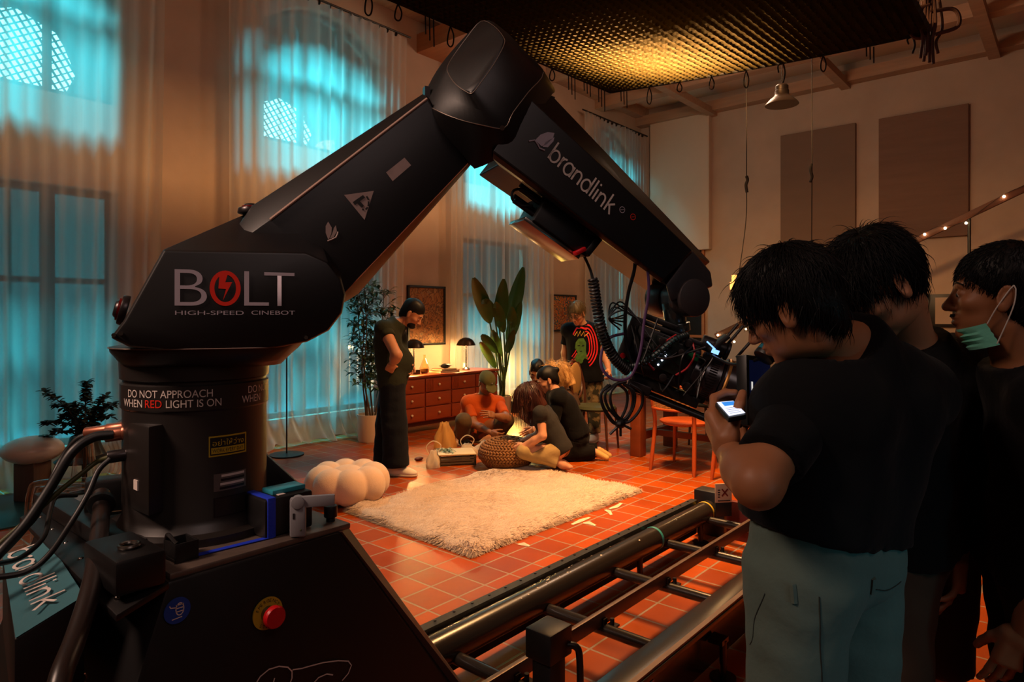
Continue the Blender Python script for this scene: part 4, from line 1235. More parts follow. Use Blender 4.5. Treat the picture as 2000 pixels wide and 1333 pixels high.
for i in range(4):
    for j in range(3):
        x0, x1 = SX0 + i * cw + 0.012, SX0 + (i + 1) * cw - 0.012; z0, z1 = 0.155 + j * 0.173, 0.155 + (j + 1) * 0.173 - 0.014
        d = MB().boxz(x0, x1, SY0 - 0.002, SY0 + 0.022, z0, z1)
        if j == 2:
            for q in range(5): d.cyl((x0 + 0.03 + q * 0.022, SY0 - 0.003, z0 + 0.01), (x0 + 0.03 + q * 0.022, SY0 - 0.003, z1 - 0.01), 0.007, n=8)
        dr = d.build('drawer', M_mah, sb, bevel=0.003)
        MB().ball(((x0 + x1) / 2, SY0 - 0.017, (z0 + z1) / 2), 0.016, 12).cyl(((x0 + x1) / 2, SY0, (z0 + z1) / 2), ((x0 + x1) / 2, SY0 - 0.012, (z0 + z1) / 2), 0.006, n=8).build('knob', M_knob, dr)
M_shade = mat('dark_bronze_shade', '#3d2a1c', 0.3, metal=0.6)
M_bulb = emit('warm_bulb', '#ffb55a', 30)
def table_lamp(x, y, label):
    t = thing('table_lamp', label, 'lamp', (x, y, 0.705), group=None)
    MB().lathe([(0.055, 0), (0.055, 0.012), (0.03, 0.03), (0.014, 0.04), (0.010, 0.05)], (x, y, 0.705), 24).build('base', M_steel, t)
    MB().cyl((x, y, 0.74), (x, y, 1.10), 0.009, n=12).build('stem', M_steel, t)
    pr = [(0.012, 0.14), (0.05, 0.132), (0.09, 0.108), (0.118, 0.07), (0.132, 0.035)]
    MB().lathe(pr + [(r - 0.004, z - 0.003) for r, z in reversed(pr)], (x, y, 1.0), 32).build('lamp_shade', M_shade, t)
    MB().ball((x, y, 1.07), 0.028, 12).build('bulb', M_bulb, t)
    MB().cyl((x - 0.05, y - 0.01, 0.95), (x - 0.05, y - 0.01, 1.06), 0.0015, n=6).build('pull_chain', M_steel, t)
    point_light('table_lamp_light', (x, y - 0.0, 1.012), 60, (1.0, 0.56, 0.20), 0.04)
table_lamp(6.35, 6.28, 'lit dome-shaded table lamp at the right end of the sideboard')
table_lamp(5.43, 6.28, 'lit table lamp on the sideboard half hidden by the standing man')
bx = on_y(812, 724, 6.25)
t = props(MB().boxz(bx.x - 0.05, bx.x + 0.05, 6.22, 6.29, 0.705, 0.76).build('small_box', M_blk2, bevel=0.004), 'small dark box on the sideboard beside the glass vase', 'box')
M_gl = clear_film('amber_glass', (1.0, 0.86, 0.6), 0.05, 0.3)
vx = on_y(829, 724, 6.25).x
t = thing('glass_bottle', 'pear-shaped amber glass bottle on the sideboard', 'bottle', (vx, 6.25, 0.705))
MB().lathe([(0.04, 0), (0.06, 0.03), (0.062, 0.07), (0.035, 0.14), (0.014, 0.19), (0.014, 0.23), (0.02, 0.235)], (vx, 6.25, 0.705), 24).build('bottle_body', M_gl, t, fixn=False)
MB().lathe([(0.035, 0.004), (0.052, 0.03), (0.052, 0.06), (0.02, 0.075)], (vx, 6.25, 0.705), 16).build('contents', mat('dried_pods', '#5a3a1c', 0.8, var=0.4, vscale=40), t)
bk_x = on_y(868, 721, 6.22).x
for i, (w_, d_, h_, cc, lb) in enumerate(((0.34, 0.22, 0.028, '#6a4630', 'lower dark brown book lying on the sideboard'), (0.27, 0.19, 0.022, '#8d6a4a', 'upper lighter book of the two lying on the sideboard'))):
    z = 0.705 + (0.028 if i else 0); t = thing('book', lb, 'book', (bk_x, 6.22, z), group='books on the sideboard')
    MB().boxz(bk_x - w_ / 2, bk_x + w_ / 2, 6.22 - d_ / 2, 6.22 + d_ / 2, z, z + 0.003).boxz(bk_x - w_ / 2, bk_x + w_ / 2, 6.22 - d_ / 2, 6.22 + d_ / 2, z + h_ - 0.003, z + h_).boxz(bk_x - w_ / 2, bk_x + w_ / 2, 6.22 + d_ / 2 - 0.004, 6.22 + d_ / 2, z, z + h_).build('cover', mat('book_cover', cc, 0.6), t)
    MB().boxz(bk_x - w_ / 2 + 0.004, bk_x + w_ / 2 - 0.004, 6.22 - d_ / 2 + 0.004, 6.22 + d_ / 2 - 0.005, z + 0.003, z + h_ - 0.003).build('pages', mat('book_pages', '#cdb893', 0.9), t)
ox = bk_x + 0.02
t = thing('bird_ornament', 'dark leaf-shaped ornament resting on the books', 'ornament', (ox, 6.22, 0.755))
MB().ball((ox, 6.22, 0.785), (0.085, 0.035, 0.032), 16).cyl((ox - 0.07, 6.22, 0.785), (ox - 0.115, 6.22, 0.79), 0.012, 0.002, n=10).cyl((ox + 0.07, 6.22, 0.785), (ox + 0.12, 6.22, 0.79), 0.012, 0.002, n=10).build('ornament_body', M_blk2, t)

# ================================================================== plants
M_leaf = mat('dark_green_leaf', '#3c5226', 0.42, var=0.35, vscale=6)
M_leaf2 = mat('broad_green_leaf', '#2f5420', 0.32, var=0.3, vscale=4)
M_bark = mat('brown_bark', '#5b4127', 0.8, var=0.2)
M_soil = mat('potting_soil', '#2a1d14', 0.95)
M_pot = mat('white_ceramic_pot', '#dcc6ad', 0.45)
def leaf(g, p, d, L, w, n=5, curl=0.3, up=Vector((0, 0, 1))):
    d = Vector(d).normalized(); sd = d.cross(up)
    sd = sd.normalized() if sd.length > 1e-3 else Vector((1, 0, 0)); nu = sd.cross(d); vs = []
    for i in range(n + 1):
        t = i / n; q = Vector(p) + d * (L * t) - Vector((0, 0, 1)) * (curl * L * t * t); ww = w * math.sin(PI * min(1, t * 0.93 + 0.05)) ** 0.8 / 2
        vs += [q + sd * ww + nu * ww * 0.3, q, q - sd * ww + nu * ww * 0.3]
    g.add(vs, [f for i in range(n) for f in ((3 * i, 3 * i + 1, 3 * i + 4, 3 * i + 3), (3 * i + 1, 3 * i + 2, 3 * i + 5, 3 * i + 4))])
def pot(t, c, r0, r1, h, m=None):
    MB().lathe([(r0, 0), (r0 * 1.08, 0.02), (r1, h), (r1 * 0.92, h), (r1 * 0.88, h - 0.05)], c, 36).build('pot', m or M_pot, t)
    MB().lathe([(r1 * 0.89, h - 0.045), (0, h - 0.035)], c, 24).build('soil', M_soil, t)
tc_ = Vector((4.66, 6.14, 0))
t = thing('potted_tree', 'slender small-leaved tree in a white pot beside the standing man', 'plant', tc_)
pot(t, tc_, 0.13, 0.15, 0.31)
stem = MB(); fo = MB(); rg = np.random.default_rng(21)
for s_ in range(5):
    a = 2 * PI * s_ / 5 + 0.4; top_ = Vector((0.22 * math.cos(a) + rg.uniform(-.08, .08), 0.16 * math.sin(a), rg.uniform(1.45, 1.85)))
    base_ = Vector((0.05 * math.cos(a), 0.05 * math.sin(a), 0.27))
    P = spline([tc_ + base_, tc_ + base_.lerp(top_, 0.35) + Vector(rg.normal(0, .03, 3)), tc_ + base_.lerp(top_, 0.7) + Vector(rg.normal(0, .04, 3)), tc_ + top_], 8)
    stem.tube(P, [0.011 - 0.008 * i / len(P) for i in range(len(P))], 6)
    for i in range(6, len(P)):
        for b_ in range(3):
            if rg.uniform() < 0.25: continue
            an = rg.uniform(0, 2 * PI); br = Vector((math.cos(an), math.sin(an), rg.uniform(0.0, 0.9))).normalized(); L = rg.uniform(0.08, 0.2)
            e = P[i] + br * L; stem.tube([P[i], P[i] + br * L * 0.5 + Vector((0, 0, 0.01)), e], 0.0022, 4)
            for q in range(6):
                a2 = rg.uniform(0, 2 * PI); dd = (br + Vector((math.cos(a2), math.sin(a2), rg.uniform(-.5, .6)))).normalized()
                leaf(fo, P[i] + br * L * (0.4 + 0.12 * q), dd, rg.uniform(0.07, 0.12), rg.uniform(0.028, 0.042), 3)
stem.build('stems', M_bark, t); fo.build('foliage', M_leaf, t, fixn=False)['kind'] = 'stuff'
bc_ = Vector((7.02, 6.22, 0))
t = thing('bird_of_paradise_plant', 'tall plant with big paddle leaves in a pale pot right of the sideboard', 'plant', bc_)
pot(t, bc_, 0.11, 0.13, 0.30, mat('pale_stone_pot', '#b7a084', 0.7, var=0.1))
def paddle(px, py, px2, py2, w, Yy, seed):
    """a paddle leaf from its foot (px, py) to its tip (px2, py2)"""
    a = on_y(px, py, Yy); b = on_y(px2, py2, Yy - 0.12)
    st = MB(); root = bc_ + Vector((0.04 * math.sin(seed), 0.04 * math.cos(seed), 0.26))
    st.tube(spline([root, root.lerp(a, 0.5) + Vector((0.02, 0, 0.02)), a], 8), 0.011, 8); st.build('leaf_stalk', M_leaf, t)
    d = b - a; L = d.length; d.normalize(); view = Vector((CY, SY, 0)); sd = d.cross(view).normalized(); nu = sd.cross(d)
    vs = []; n = 16; tilt = 0.5 * math.sin(seed * 1.7)
    for i in range(n + 1):
        tt = i / n; ww = w * (math.sin(PI * (0.03 + 0.95 * tt ** 0.8)) ** 0.62) / 2; q = a + d * L * tt + nu * (0.05 * math.sin(PI * tt))
        for u in (-1, -0.5, 0, 0.5, 1):
            vs.append(q + sd * ww * u + nu * ((0.30 + tilt * u * 0.6) * abs(u) * ww + 0.006 * math.sin(tt * 40 + seed) * abs(u)))
    g = MB().add(vs, [(5 * i + k_, 5 * i + k_ + 1, 5 * i + 6 + k_, 5 * i + 5 + k_) for i in range(n) for k_ in range(4)])
    g.build('paddle_leaf', M_leaf2, t, fixn=False, angle=180)
for i, (a, b, c_, d, w) in enumerate(((957, 632, 925, 543, 0.21), (966, 620, 945, 585, 0.16), (975, 640, 984, 545, 0.20), (995, 632, 1022, 522, 0.21), (992, 668, 1018, 590, 0.17), (972, 690, 940, 655, 0.13), (968, 720, 938, 668, 0.12), (984, 650, 968, 590, 0.16), (1000, 655, 1000, 600, 0.15), (976, 700, 962, 645, 0.14), (990, 690, 1004, 645, 0.12))):
    paddle(a, b, c_, d, w, 6.2, i * 1.3 + 0.4)
# low warm lamp behind that plant
fl_ = Vector((7.45, 6.36, 0))
M_bulb2 = emit('soft_warm_bulb', '#ffb55a', 6)
t = thing('floor_uplighter', 'small warm uplighter glowing on the floor behind the paddle-leaved plant', 'lamp', fl_)
MB().lathe([(0.07, 0), (0.07, 0.16), (0.06, 0.16), (0.06, 0.06), (0, 0.06)], fl_, 24).build('can', M_blk2, t)
MB().ball(fl_ + Vector((0, 0, 0.12)), 0.03, 10).build('bulb', M_bulb2, t)
point_light('floor_uplighter_light', fl_ + Vector((0.05, 0.04, 0.62)), 40, (1.0, 0.62, 0.12), 0.06)

# eucalyptus in a glass vase, mushroom lamp and bell by the nearest window
M_euc = mat('dried_eucalyptus', '#2e3428', 0.6, var=0.3, vscale=10)
M_cl = clear_film('clear_acrylic', (0.97, 0.97, 0.97), 0.06, 0.35)
vc = Vector((1.78, 5.85, 0)); vz = 0.0
vb = at(165, 905, 5.0); vc = Vector((vb.x, vb.y, 0))
mt = props(MB().boxz(vc.x - 0.75, vc.x + 0.45, vc.y - 0.28, vc.y + 0.75, 0.0, 0.012).build('floor_board', mat('petrol_board', '#1d3f47', 0.3), bevel=0.002), 'thin dark petrol board on the floor under the mushroom lamp', 'board')
t = thing('vase_with_branches', 'clear glass vase with dark eucalyptus branches on the left by the window', 'vase', (vc.x, vc.y, 0.0))
zt = vb.z - 0.02
MB().lathe([(0.10, 0.012), (0.10, zt * 0.45), (0.085, zt * 0.8), (0.06, zt + 0.17), (0.066, zt + 0.22)], vc, 24).build('glass_vase', M_cl, t, fixn=False)
st = MB(); fo = MB(); rg = np.random.default_rng(5); org = Vector((vc.x, vc.y, zt + 0.18))
for (px, py) in ((85, 765), (170, 745), (168, 760), (208, 775), (215, 815), (85, 830), (75, 862), (140, 790), (195, 800), (110, 790), (225, 790), (120, 815)):
    e = at(px, py, 5.0 + rg.uniform(-.15, .15)); mid = org.lerp(e, 0.5) + Vector((0, 0, 0.08))
    P = spline([org - Vector((0, 0, 0.35)), org, mid, e], 9); st.tube(P, 0.0035, 5)
    for i in range(10, len(P)):
        for q in range(5):
            a = rg.uniform(0, 2 * PI); d = Vector((math.cos(a), math.sin(a), rg.uniform(-.5, .8)))
            leaf(fo, P[i] + d * 0.005, d, rg.uniform(0.035, 0.06), rg.uniform(0.03, 0.042), 3, 0.1)
st.build('branches', M_bark, t); fo.build('branch_leaves', M_euc, t, fixn=False)['kind'] = 'stuff'
lb = at(64, 968, 5.1); lb.z = 0.012
t = thing('mushroom_lamp', 'unlit white mushroom-shaped lamp on a ribbed wooden block on the left', 'lamp', lb)
zz = 0.012; hw = 0.225 / 2
zb_ = CAM_H + (HORIZON - 900) / F_PX * 5.1
blk = MB().box((lb.x, lb.y, (zz + zb_ + 0.02) / 2), (0.17, 0.17, zb_ + 0.02 - zz), Matrix.Rotation(0.6, 3, 'Z'))
blk.build('ribbed_base', mat('ribbed_dark_wood', '#6b5141', 0.6, var=0.35, vscale=3, stretch=(12, 12, 0.3)), t, bevel=0.004)
zc = CAM_H + (HORIZON - 879) / F_PX * 5.1
sd_ = SDF().ell((lb.x, lb.y, zc), (0.205, 0.205, 0.105))
mesh_np('glass_cap', [sd_.mesh(0.012)], mat('opal_glass', '#f0dccb', 0.3, spec=0.5), t)
bl = at(165, 880, 5.35)
t = thing('bell_shade', 'dark bell-shaped metal shade standing behind the vase with branches', 'lampshade', (bl.x, bl.y, 0))
q0_ = CAM_H + (HORIZON - 900) / F_PX * 5.35; q1_ = CAM_H + (HORIZON - 848) / F_PX * 5.35
pr = [(0.205, q0_), (0.21, q0_ + 0.01), (0.15, q0_ + 0.05), (0.12, q0_ + 0.12), (0.10, q1_ - 0.02), (0.05, q1_ + 0.01), (0.0, q1_ + 0.015)]
MB().lathe(pr, (bl.x, bl.y, 0), 32).build('bell', mat('dark_bronze', '#1c1917', 0.35, metal=0.5), t, fixn=False)
MB().cyl((bl.x, bl.y, 0.012), (bl.x, bl.y, q1_), 0.02, n=12).lathe([(0.12, 0.0), (0.12, 0.02), (0.03, 0.03)], (bl.x, bl.y, 0.0), 24).build('stand', M_blk2, t)
# clear bent-acrylic stool
ac = at(150, 985, 3.6)
t = thing('acrylic_stool', 'clear bent acrylic stool behind the camera robot pedestal on the left', 'stool', (ac.x, ac.y, 0))
def loop_px(L, z, r): return MB().tube(spline([at(a, b, z) for a, b in L], 6), r, 10)
for L, z in (([(52, 1105), (54, 1020), (60, 960), (80, 944), (180, 938), (260, 934)], 3.45), ([(62, 1090), (72, 1000), (76, 965), (92, 955), (190, 948), (262, 944)], 3.6), ([(128, 1090), (126, 1010), (128, 965), (146, 955), (232, 940)], 3.75)):
    P = [at(a, b, z) for a, b in L]; P[0].z = 0.02
    MB().tube(spline(P, 6), 0.016, 10).build('bent_frame', M_cl, t)
MB().tube(spline([at(a, b, 3.7) for a, b in ((190, 945), (215, 925), (222, 890), (215, 860), (222, 838), (240, 822), (262, 818))], 6), 0.012, 8).build('clear_hose', M_cl, t)
MB().tube(spline([at(a, b, 3.72) for a, b in ((205, 950), (232, 922), (236, 880), (228, 850), (236, 832), (262, 826))], 6), 0.012, 8).build('clear_hose', M_cl, t)

# ================================================================== pictures on the window wall
def picture(pxs, label, palette, seed):
    a, b = on_y(*pxs[0], WY - 0.03), on_y(*pxs[1], WY - 0.03); z0, z1 = pxs[2], pxs[3]
    t = thing('framed_picture', label, 'picture', ((a.x + b.x) / 2, WY, z0))
    e = MB(); y0, y1 = WY - 0.035, WY; f = 0.028
    e.boxz(a.x, b.x, y0, y1, z0, z0 + f).boxz(a.x, b.x, y0, y1, z1 - f, z1).boxz(a.x, a.x + f, y0, y1, z0, z1).boxz(b.x - f, b.x, y0, y1, z0, z1)
    e.build('picture_frame', M_blk2, t, bevel=0.002)
    m = bpy.data.materials.new('abstract_painting'); m.use_nodes = True; nt = m.node_tree; p = nt.nodes['Principled BSDF']; p.inputs['Roughness'].default_value = 0.7
    tc = nt.nodes.new('ShaderNodeTexCoord'); n1 = nt.nodes.new('ShaderNodeTexNoise'); n1.inputs['Scale'].default_value = 9; n1.inputs['Detail'].default_value = 8; n1.inputs['Distortion'].default_value = 1.8
    mp = nt.nodes.new('ShaderNodeMapping'); mp.inputs['Location'].default_value = (seed, seed * 2, 0)
    nt.links.new(tc.outputs['Object'], mp.inputs[0]); nt.links.new(mp.outputs[0], n1.inputs[0])
    r = nt.nodes.new('ShaderNodeValToRGB'); r.color_ramp.interpolation = 'CONSTANT' if seed > 4 else 'LINEAR'
    while len(r.color_ramp.elements) < len(palette): r.color_ramp.elements.new(0.5)
    for i, cc in enumerate(palette): r.color_ramp.elements[i].position = 0.32 + 0.36 * i / (len(palette) - 1); r.color_ramp.elements[i].color = lin(cc)
    nt.links.new(n1.outputs['Fac'], r.inputs[0]); nt.links.new(r.outputs[0], p.inputs['Base Color'])
    MB().boxz(a.x + f * 0.8, b.x - f * 0.8, WY - 0.02, WY - 0.012, z0 + f * 0.8, z1 - f * 0.8).build('painting', m, t, smooth=False)
picture(((797, 560), (870, 560), 1.03, 1.84), 'tall framed brown abstract picture above the sideboard', ['#6b4526', '#9a6a3a', '#8d5d32', '#4a321f', '#a87a48', '#7d6850'], 2)
picture(((1074, 577), (1126, 577), 1.17, 1.80), 'framed multicoloured abstract picture behind the man in the printed T-shirt', ['#7a2c1c', '#c98838', '#28505c', '#d0702c', '#55602c', '#b03a20'], 5)

# ================================================================== dining table and chairs
M_wood = mat('orange_dining_wood', '#a2481c', 0.38, var=0.2, vscale=4, stretch=(4, 4, 0.6))
M_twood = mat('dark_red_table_wood', '#7a3a1c', 0.4, var=0.25, vscale=4, stretch=(3, 0.5, 3))
tb = thing('dining_table', 'heavy wooden trestle dining table behind the cane-backed chair', 'table', (6.3, 2.6, 0))
MB().boxz(5.85, 6.75, 1.55, 3.62, 0.70, 0.745).build('tabletop', M_twood, tb, bevel=0.004)
MB().boxz(5.92, 6.68, 1.65, 3.52, 0.62, 0.70).build('apron', M_twood, tb)
for x in (5.95, 6.65):
    for y in (1.72, 3.42):
        lg = MB().boxz(x - 0.06, x + 0.06, y - 0.06, y + 0.06, 0, 0.66).build('leg', M_twood, tb, bevel=0.008)
for y in (1.72, 3.42): MB().boxz(5.95, 6.65, y - 0.03, y + 0.03, 0.16, 0.24).build('stretcher', M_twood, tb)
MB().boxz(6.27, 6.33, 1.72, 3.42, 0.17, 0.23).build('stretcher', M_twood, tb)
M_cane = bpy.data.materials.new('woven_cane'); M_cane.use_nodes = True
nt = M_cane.node_tree; pb = nt.nodes['Principled BSDF']; pb.inputs['Base Color'].default_value = lin('#c98a45'); pb.inputs['Roughness'].default_value = 0.6
def cane_panel(cx_, z0, z1, hw, yv, bow):
    """open cane weave: crossing strips on a gently bowed back"""
    g = MB(); s_ = 0.014
    Y_ = lambda x: yv - bow * (1 - (x / hw) ** 2)
    n = int(2 * hw / s_)
    for i in range(n + 1):
        x = -hw + i * 2 * hw / n
        g.beam((x, Y_(x), z0), (x, Y_(x), z1), 0.004, 0.0015, (0, 1, 0))
    m = int((z1 - z0) / s_)
    for j in range(m + 1):
        z = z0 + j * (z1 - z0) / m
        for i in range(10):
            xa, xb = -hw + i * hw / 5, -hw + (i + 1) * hw / 5
            g.beam((xa, Y_(xa) - 0.001, z), (xb, Y_(xb) - 0.001, z), 0.0015, 0.004)
    return g
def cane_chair(label):
    t = thing('dining_chair', label, 'chair', (0, 0, 0))
    MB().lathe([(0.0, 0.425), (0.21, 0.425), (0.225, 0.437), (0.225, 0.45), (0.20, 0.46), (0, 0.452)], n=36, wob=lambda a, z: 1 + 0.05 * math.cos(4 * a)).build('seat', M_wood, t)
    for sx in (-1, 1):
        MB().tube([(sx * 0.18, 0.17, 0.44), (sx * 0.215, 0.22, 0.0)], [0.020, 0.013], 12).build('leg', M_wood, t)
        MB().tube(spline([(sx * 0.215, -0.25, 0.0), (sx * 0.195, -0.20, 0.42), (sx * 0.20, -0.235, 0.62), (sx * 0.205, -0.27, 0.80)], 5), [0.013] + [0.019] * 14 + [0.014], 12).build('leg', M_wood, t)
    MB().tube(spline([(-0.205, -0.265, 0.79), (-0.1, -0.30, 0.80), (0.1, -0.30, 0.80), (0.205, -0.265, 0.79)], 6), 0.014, 10).tube(spline([(-0.20, -0.24, 0.58), (-0.1, -0.275, 0.575), (0.1, -0.275, 0.575), (0.20, -0.24, 0.58)], 6), 0.012, 10).build('back_rail', M_wood, t)
    cane_panel(0, 0.585, 0.79, 0.195, -0.245, 0.04).build('cane_back', M_cane, t)['kind'] = 'stuff'
    return t
ch = cane_chair('orange wooden chair with woven cane back, pushed to the long side of the table')
put(ch, (5.72, 2.80, 0), -PI / 2)
c2 = copy_tree(ch); put(c2, (5.76, 2.24, 0), -PI / 2 + 0.1)
c2['label'] = 'orange cane-backed chair partly hidden by the foreground man\'s forearm'
for o in (ch, c2): o['group'] = 'dining chairs around the table'
M_green = mat('dark_green_seat_cloth', '#3a3d22', 0.85, bump=0.2, bscale=200)
M_upho = mat('tan_chair_cloth', '#a17a40', 0.85)
M_cw = mat('dark_chair_wood', '#4a2614', 0.4)
def round_chair(label):
    t = thing('dining_chair', label, 'chair', (0, 0, 0), group='dining chairs around the table')
    MB().lathe([(0.0, 0.43), (0.215, 0.43), (0.225, 0.45), (0.21, 0.475), (0, 0.49)], n=32).build('seat', M_green, t)
    for sx in (-1, 1):
        MB().tube([(sx * 0.17, 0.17, 0.44), (sx * 0.185, 0.20, 0)], [0.018, 0.011], 10).build('leg', M_cw, t)
        MB().tube(spline([(sx * 0.17, -0.24, 0), (sx * 0.165, -0.18, 0.43), (sx * 0.19, -0.20, 0.68), (sx * 0.17, -0.26, 0.92)], 6), 0.016, 10).build('leg', M_cw, t)
    MB().tube([(0.19 * math.cos(a), -0.225 - 0.03 * math.sin(a), 0.74 + 0.20 * math.sin(a)) for a in [2 * PI * k_ / 28 for k_ in range(28)]], 0.014, 8, closed=True).build('back_hoop', M_cw, t)
    MB().ball((0, -0.225, 0.74), (0.175, 0.025, 0.185), 20).build('back_pad', M_upho, t)
    return t
rc = round_chair('dark-framed chair with green seat and tan round back under the printed T-shirt man\'s hand')
put(rc, (5.93, 3.93, 0), PI + 0.25)
r2 = copy_tree(rc); put(r2, (7.02, 3.1, 0), PI / 2); r2['label'] = 'round-backed chair on the far side of the dining table'
# little things on the table
for i, (x, y, r, hgt, cc, lb) in enumerate(((6.05, 3.42, 0.10, 0.02, '#b69a6a', 'pale plate on the near corner of the dining table'), (6.15, 3.15, 0.06, 0.07, '#a77f36', 'small yellow bowl on the dining table'), (6.2, 2.75, 0.12, 0.03, '#8a6a34', 'wide yellow dish on the dining table behind the lens'))):
    t = props(MB().lathe([(r * 0.5, 0), (r, hgt), (r * 0.96, hgt), (r * 0.46, 0.006), (0, 0.006)], (x, y, 0.745), 24).build('dish', mat('glazed_dish', cc, 0.3)), lb, 'dish')

# ================================================================== hanging lamps, cords, handrail
M_cord = mat('dark_cord', '#1a120e', 0.7)
ml = at(1527, 205, 6.6)
t = thing('pendant_lamp', 'unlit metal bell pendant lamp hanging below the black grid', 'lamp', (ml.x, ml.y, CZ))
pr = [(0.16, 0), (0.155, 0.012), (0.115, 0.055), (0.075, 0.085), (0.068, 0.10), (0.068, 0.14), (0.062, 0.145), (0.062, 0.185), (0.05, 0.20), (0.0, 0.205)]
MB().lathe(pr, ml, 36).build('outer_shade', mat('weathered_zinc_shade', '#4a4038', 0.4, metal=0.7), t, fixn=False)
MB().lathe([(r - 0.006, z + 0.002) for r, z in pr[:5]] + [(0, 0.10)], ml, 36).build('inner_reflector', mat('copper_reflector', '#c9834a', 0.25, metal=0.9), t, fixn=False)
MB().tube([ml + Vector((0, 0, 0.2 + 0.02 * i)) + Vector((0.006 * (i % 2), 0, 0)) for i in range(12)], 0.004, 6).cyl(ml + Vector((0, 0, 0.42)), (ml.x, ml.y, CZ), 0.004, n=6).build('chain', M_cord, t)
fpd = at(1443, 556, 6.3)
t = thing('pendant_lamp', 'glowing layered paper pendant lamp beside the foreground man\'s head', 'lamp', (fpd.x, fpd.y, CZ))
M_paper = emit('glowing_paper', '#ffb860', 1.6)
for (dx_, z0, r_) in ((0.0, 0.02, 0.065), (0.012, -0.045, 0.085), (-0.005, -0.10, 0.06)):
    MB().lathe([(r_, 0), (r_ * 1.02, 0.03), (r_, 0.07), (r_ * 0.98, 0.07), (r_ * 0.98, 0.0)], fpd + Vector((dx_, 0, z0)), 28).build('paper_shade', M_paper, t)
MB().tube(spline([fpd + Vector((0, 0, 0.09)), at(1457, 430, 6.3), at(1458, 352, 6.3), Vector((at(1458, 250, 6.3).x, at(1458, 250, 6.3).y, 3.4)), Vector((at(1458, 250, 6.3).x, at(1458, 250, 6.3).y, CZ))], 6), 0.0045, 6).build('cord', M_cord, t)
MB().tube(spline([at(1458, 344, 6.3), at(1460, 352, 6.3), at(1457, 362, 6.3), at(1459, 376, 6.3)], 5), 0.015, 8).build('cord_knot', M_cord, t)
point_light('paper_lamp_light', fpd + Vector((0, 0, -0.16)), 6, (1, 0.6, 0.25), 0.06)
hc = at(1585, 400, 6.3)
t = thing('hanging_cord', 'dark knotted cord hanging in front of the left canvas', 'cord', (hc.x, hc.y, CZ))
MB().tube([Vector((hc.x, hc.y, CZ)), at(1586, 320, 6.3), at(1585, 520, 6.3), at(1585, 620, 6.3)], 0.0045, 6).build('cord', M_cord, t)
MB().tube(spline([at(1585, 320, 6.3), at(1583, 332, 6.3), at(1586, 345, 6.3), at(1583, 356, 6.3)], 5), 0.014, 8).build('cord_knot', M_cord, t)
HX = 10.6
r0_, r1_ = on_x(1398, 657, HX), on_x(2120, 312, HX)
t = thing('stair_handrail', 'sloping brown wooden handrail rising to the right in front of the end wall', 'handrail', (HX, r0_.y, 0))
MB().beam(r0_, r1_, 0.06, 0.085).build('rail', mat('dark_reddish_rail', '#5a2f1b', 0.5, var=0.2), t, bevel=0.006)
for px_ in (1405, 1893):
    q = on_x(px_, 655 - (px_ - 1400) * 0.477, HX)
    MB().cyl((q.x, q.y, 0), (q.x, q.y, q.z), 0.02, n=10).build('post', M_blk2, t)
st_ = thing('string_lights', 'string of tiny warm bulbs wound along the sloping handrail', 'lights', (HX - 0.05, r0_.y, 0))
bulbs = [(1402, 655), (1434, 668), (1457, 643), (1806, 458), (1846, 446), (1887, 436), (1961, 384)]
for px_, py_ in bulbs:
    q = on_x(px_, py_, HX - 0.06); MB().ball(q, 0.017, 10).build('bulb', emit('tiny_bulb', '#ffd9a0', 22), st_)
MB().tube(spline([on_x(1400, 650, HX - 0.05)] + [on_x(a, b - 6, HX - 0.05) for a, b in bulbs[:3]] + [on_x(1600, 560, HX - 0.05)] + [on_x(a, b - 4, HX - 0.05) for a, b in bulbs[3:]] + [on_x(2050, 345, HX - 0.05)], 6), 0.003, 5).build('wire', M_cord, st_)
# small picture low on the end wall and a wrapped lamp
q0_, q1_ = on_x(1790, 576, WX - 0.03), on_x(1868, 640, WX - 0.03)
t = thing('framed_picture', 'small dark-framed picture low on the end wall near the masked man\'s face', 'picture', (WX, (q0_.y + q1_.y) / 2, q1_.z))
MB().boxz(WX - 0.04, WX, q1_.y, q0_.y, q1_.z, q0_.z).build('picture_frame', M_blk2, t, bevel=0.003)
MB().boxz(WX - 0.045, WX - 0.038, q1_.y + 0.05, q0_.y - 0.25, q1_.z + 0.05, q0_.z - 0.05).build('picture_print', mat('pale_print', '#b49a86', 0.7), t)
gl = at(1897, 712, 4.2)
t = thing('wrapped_lamp', 'crumpled plastic-wrapped lamp glowing behind the masked man\'s neck', 'lamp', (gl.x, gl.y, 0))
s = SDF()
for (a, b, r) in ((1885, 672, 0.04), (1905, 690, 0.05), (1912, 715, 0.055), (1895, 735, 0.05), (1880, 700, 0.045)):
    s.ell(at(a, b, 4.2), (r, r, r * 0.9), k=0.01)
s.noise(0.006, 60, 3)
M_wrap = emit('glowing_crumpled_plastic', '#e09a62', 0.35)
mesh_np('plastic_wrap', [s.mesh(0.008)], M_wrap, t)
MB().cyl((gl.x, gl.y, 0), (gl.x, gl.y, gl.z - 0.05), 0.03, n=12).lathe([(0.14, 0), (0.14, 0.02), (0.03, 0.03)], (gl.x, gl.y, 0), 24).box((gl.x, gl.y, gl.z - 0.14), (0.12, 0.12, 0.12)).build('lamp_stand', mat('red_brown_stand', '#6b2314', 0.5), t)

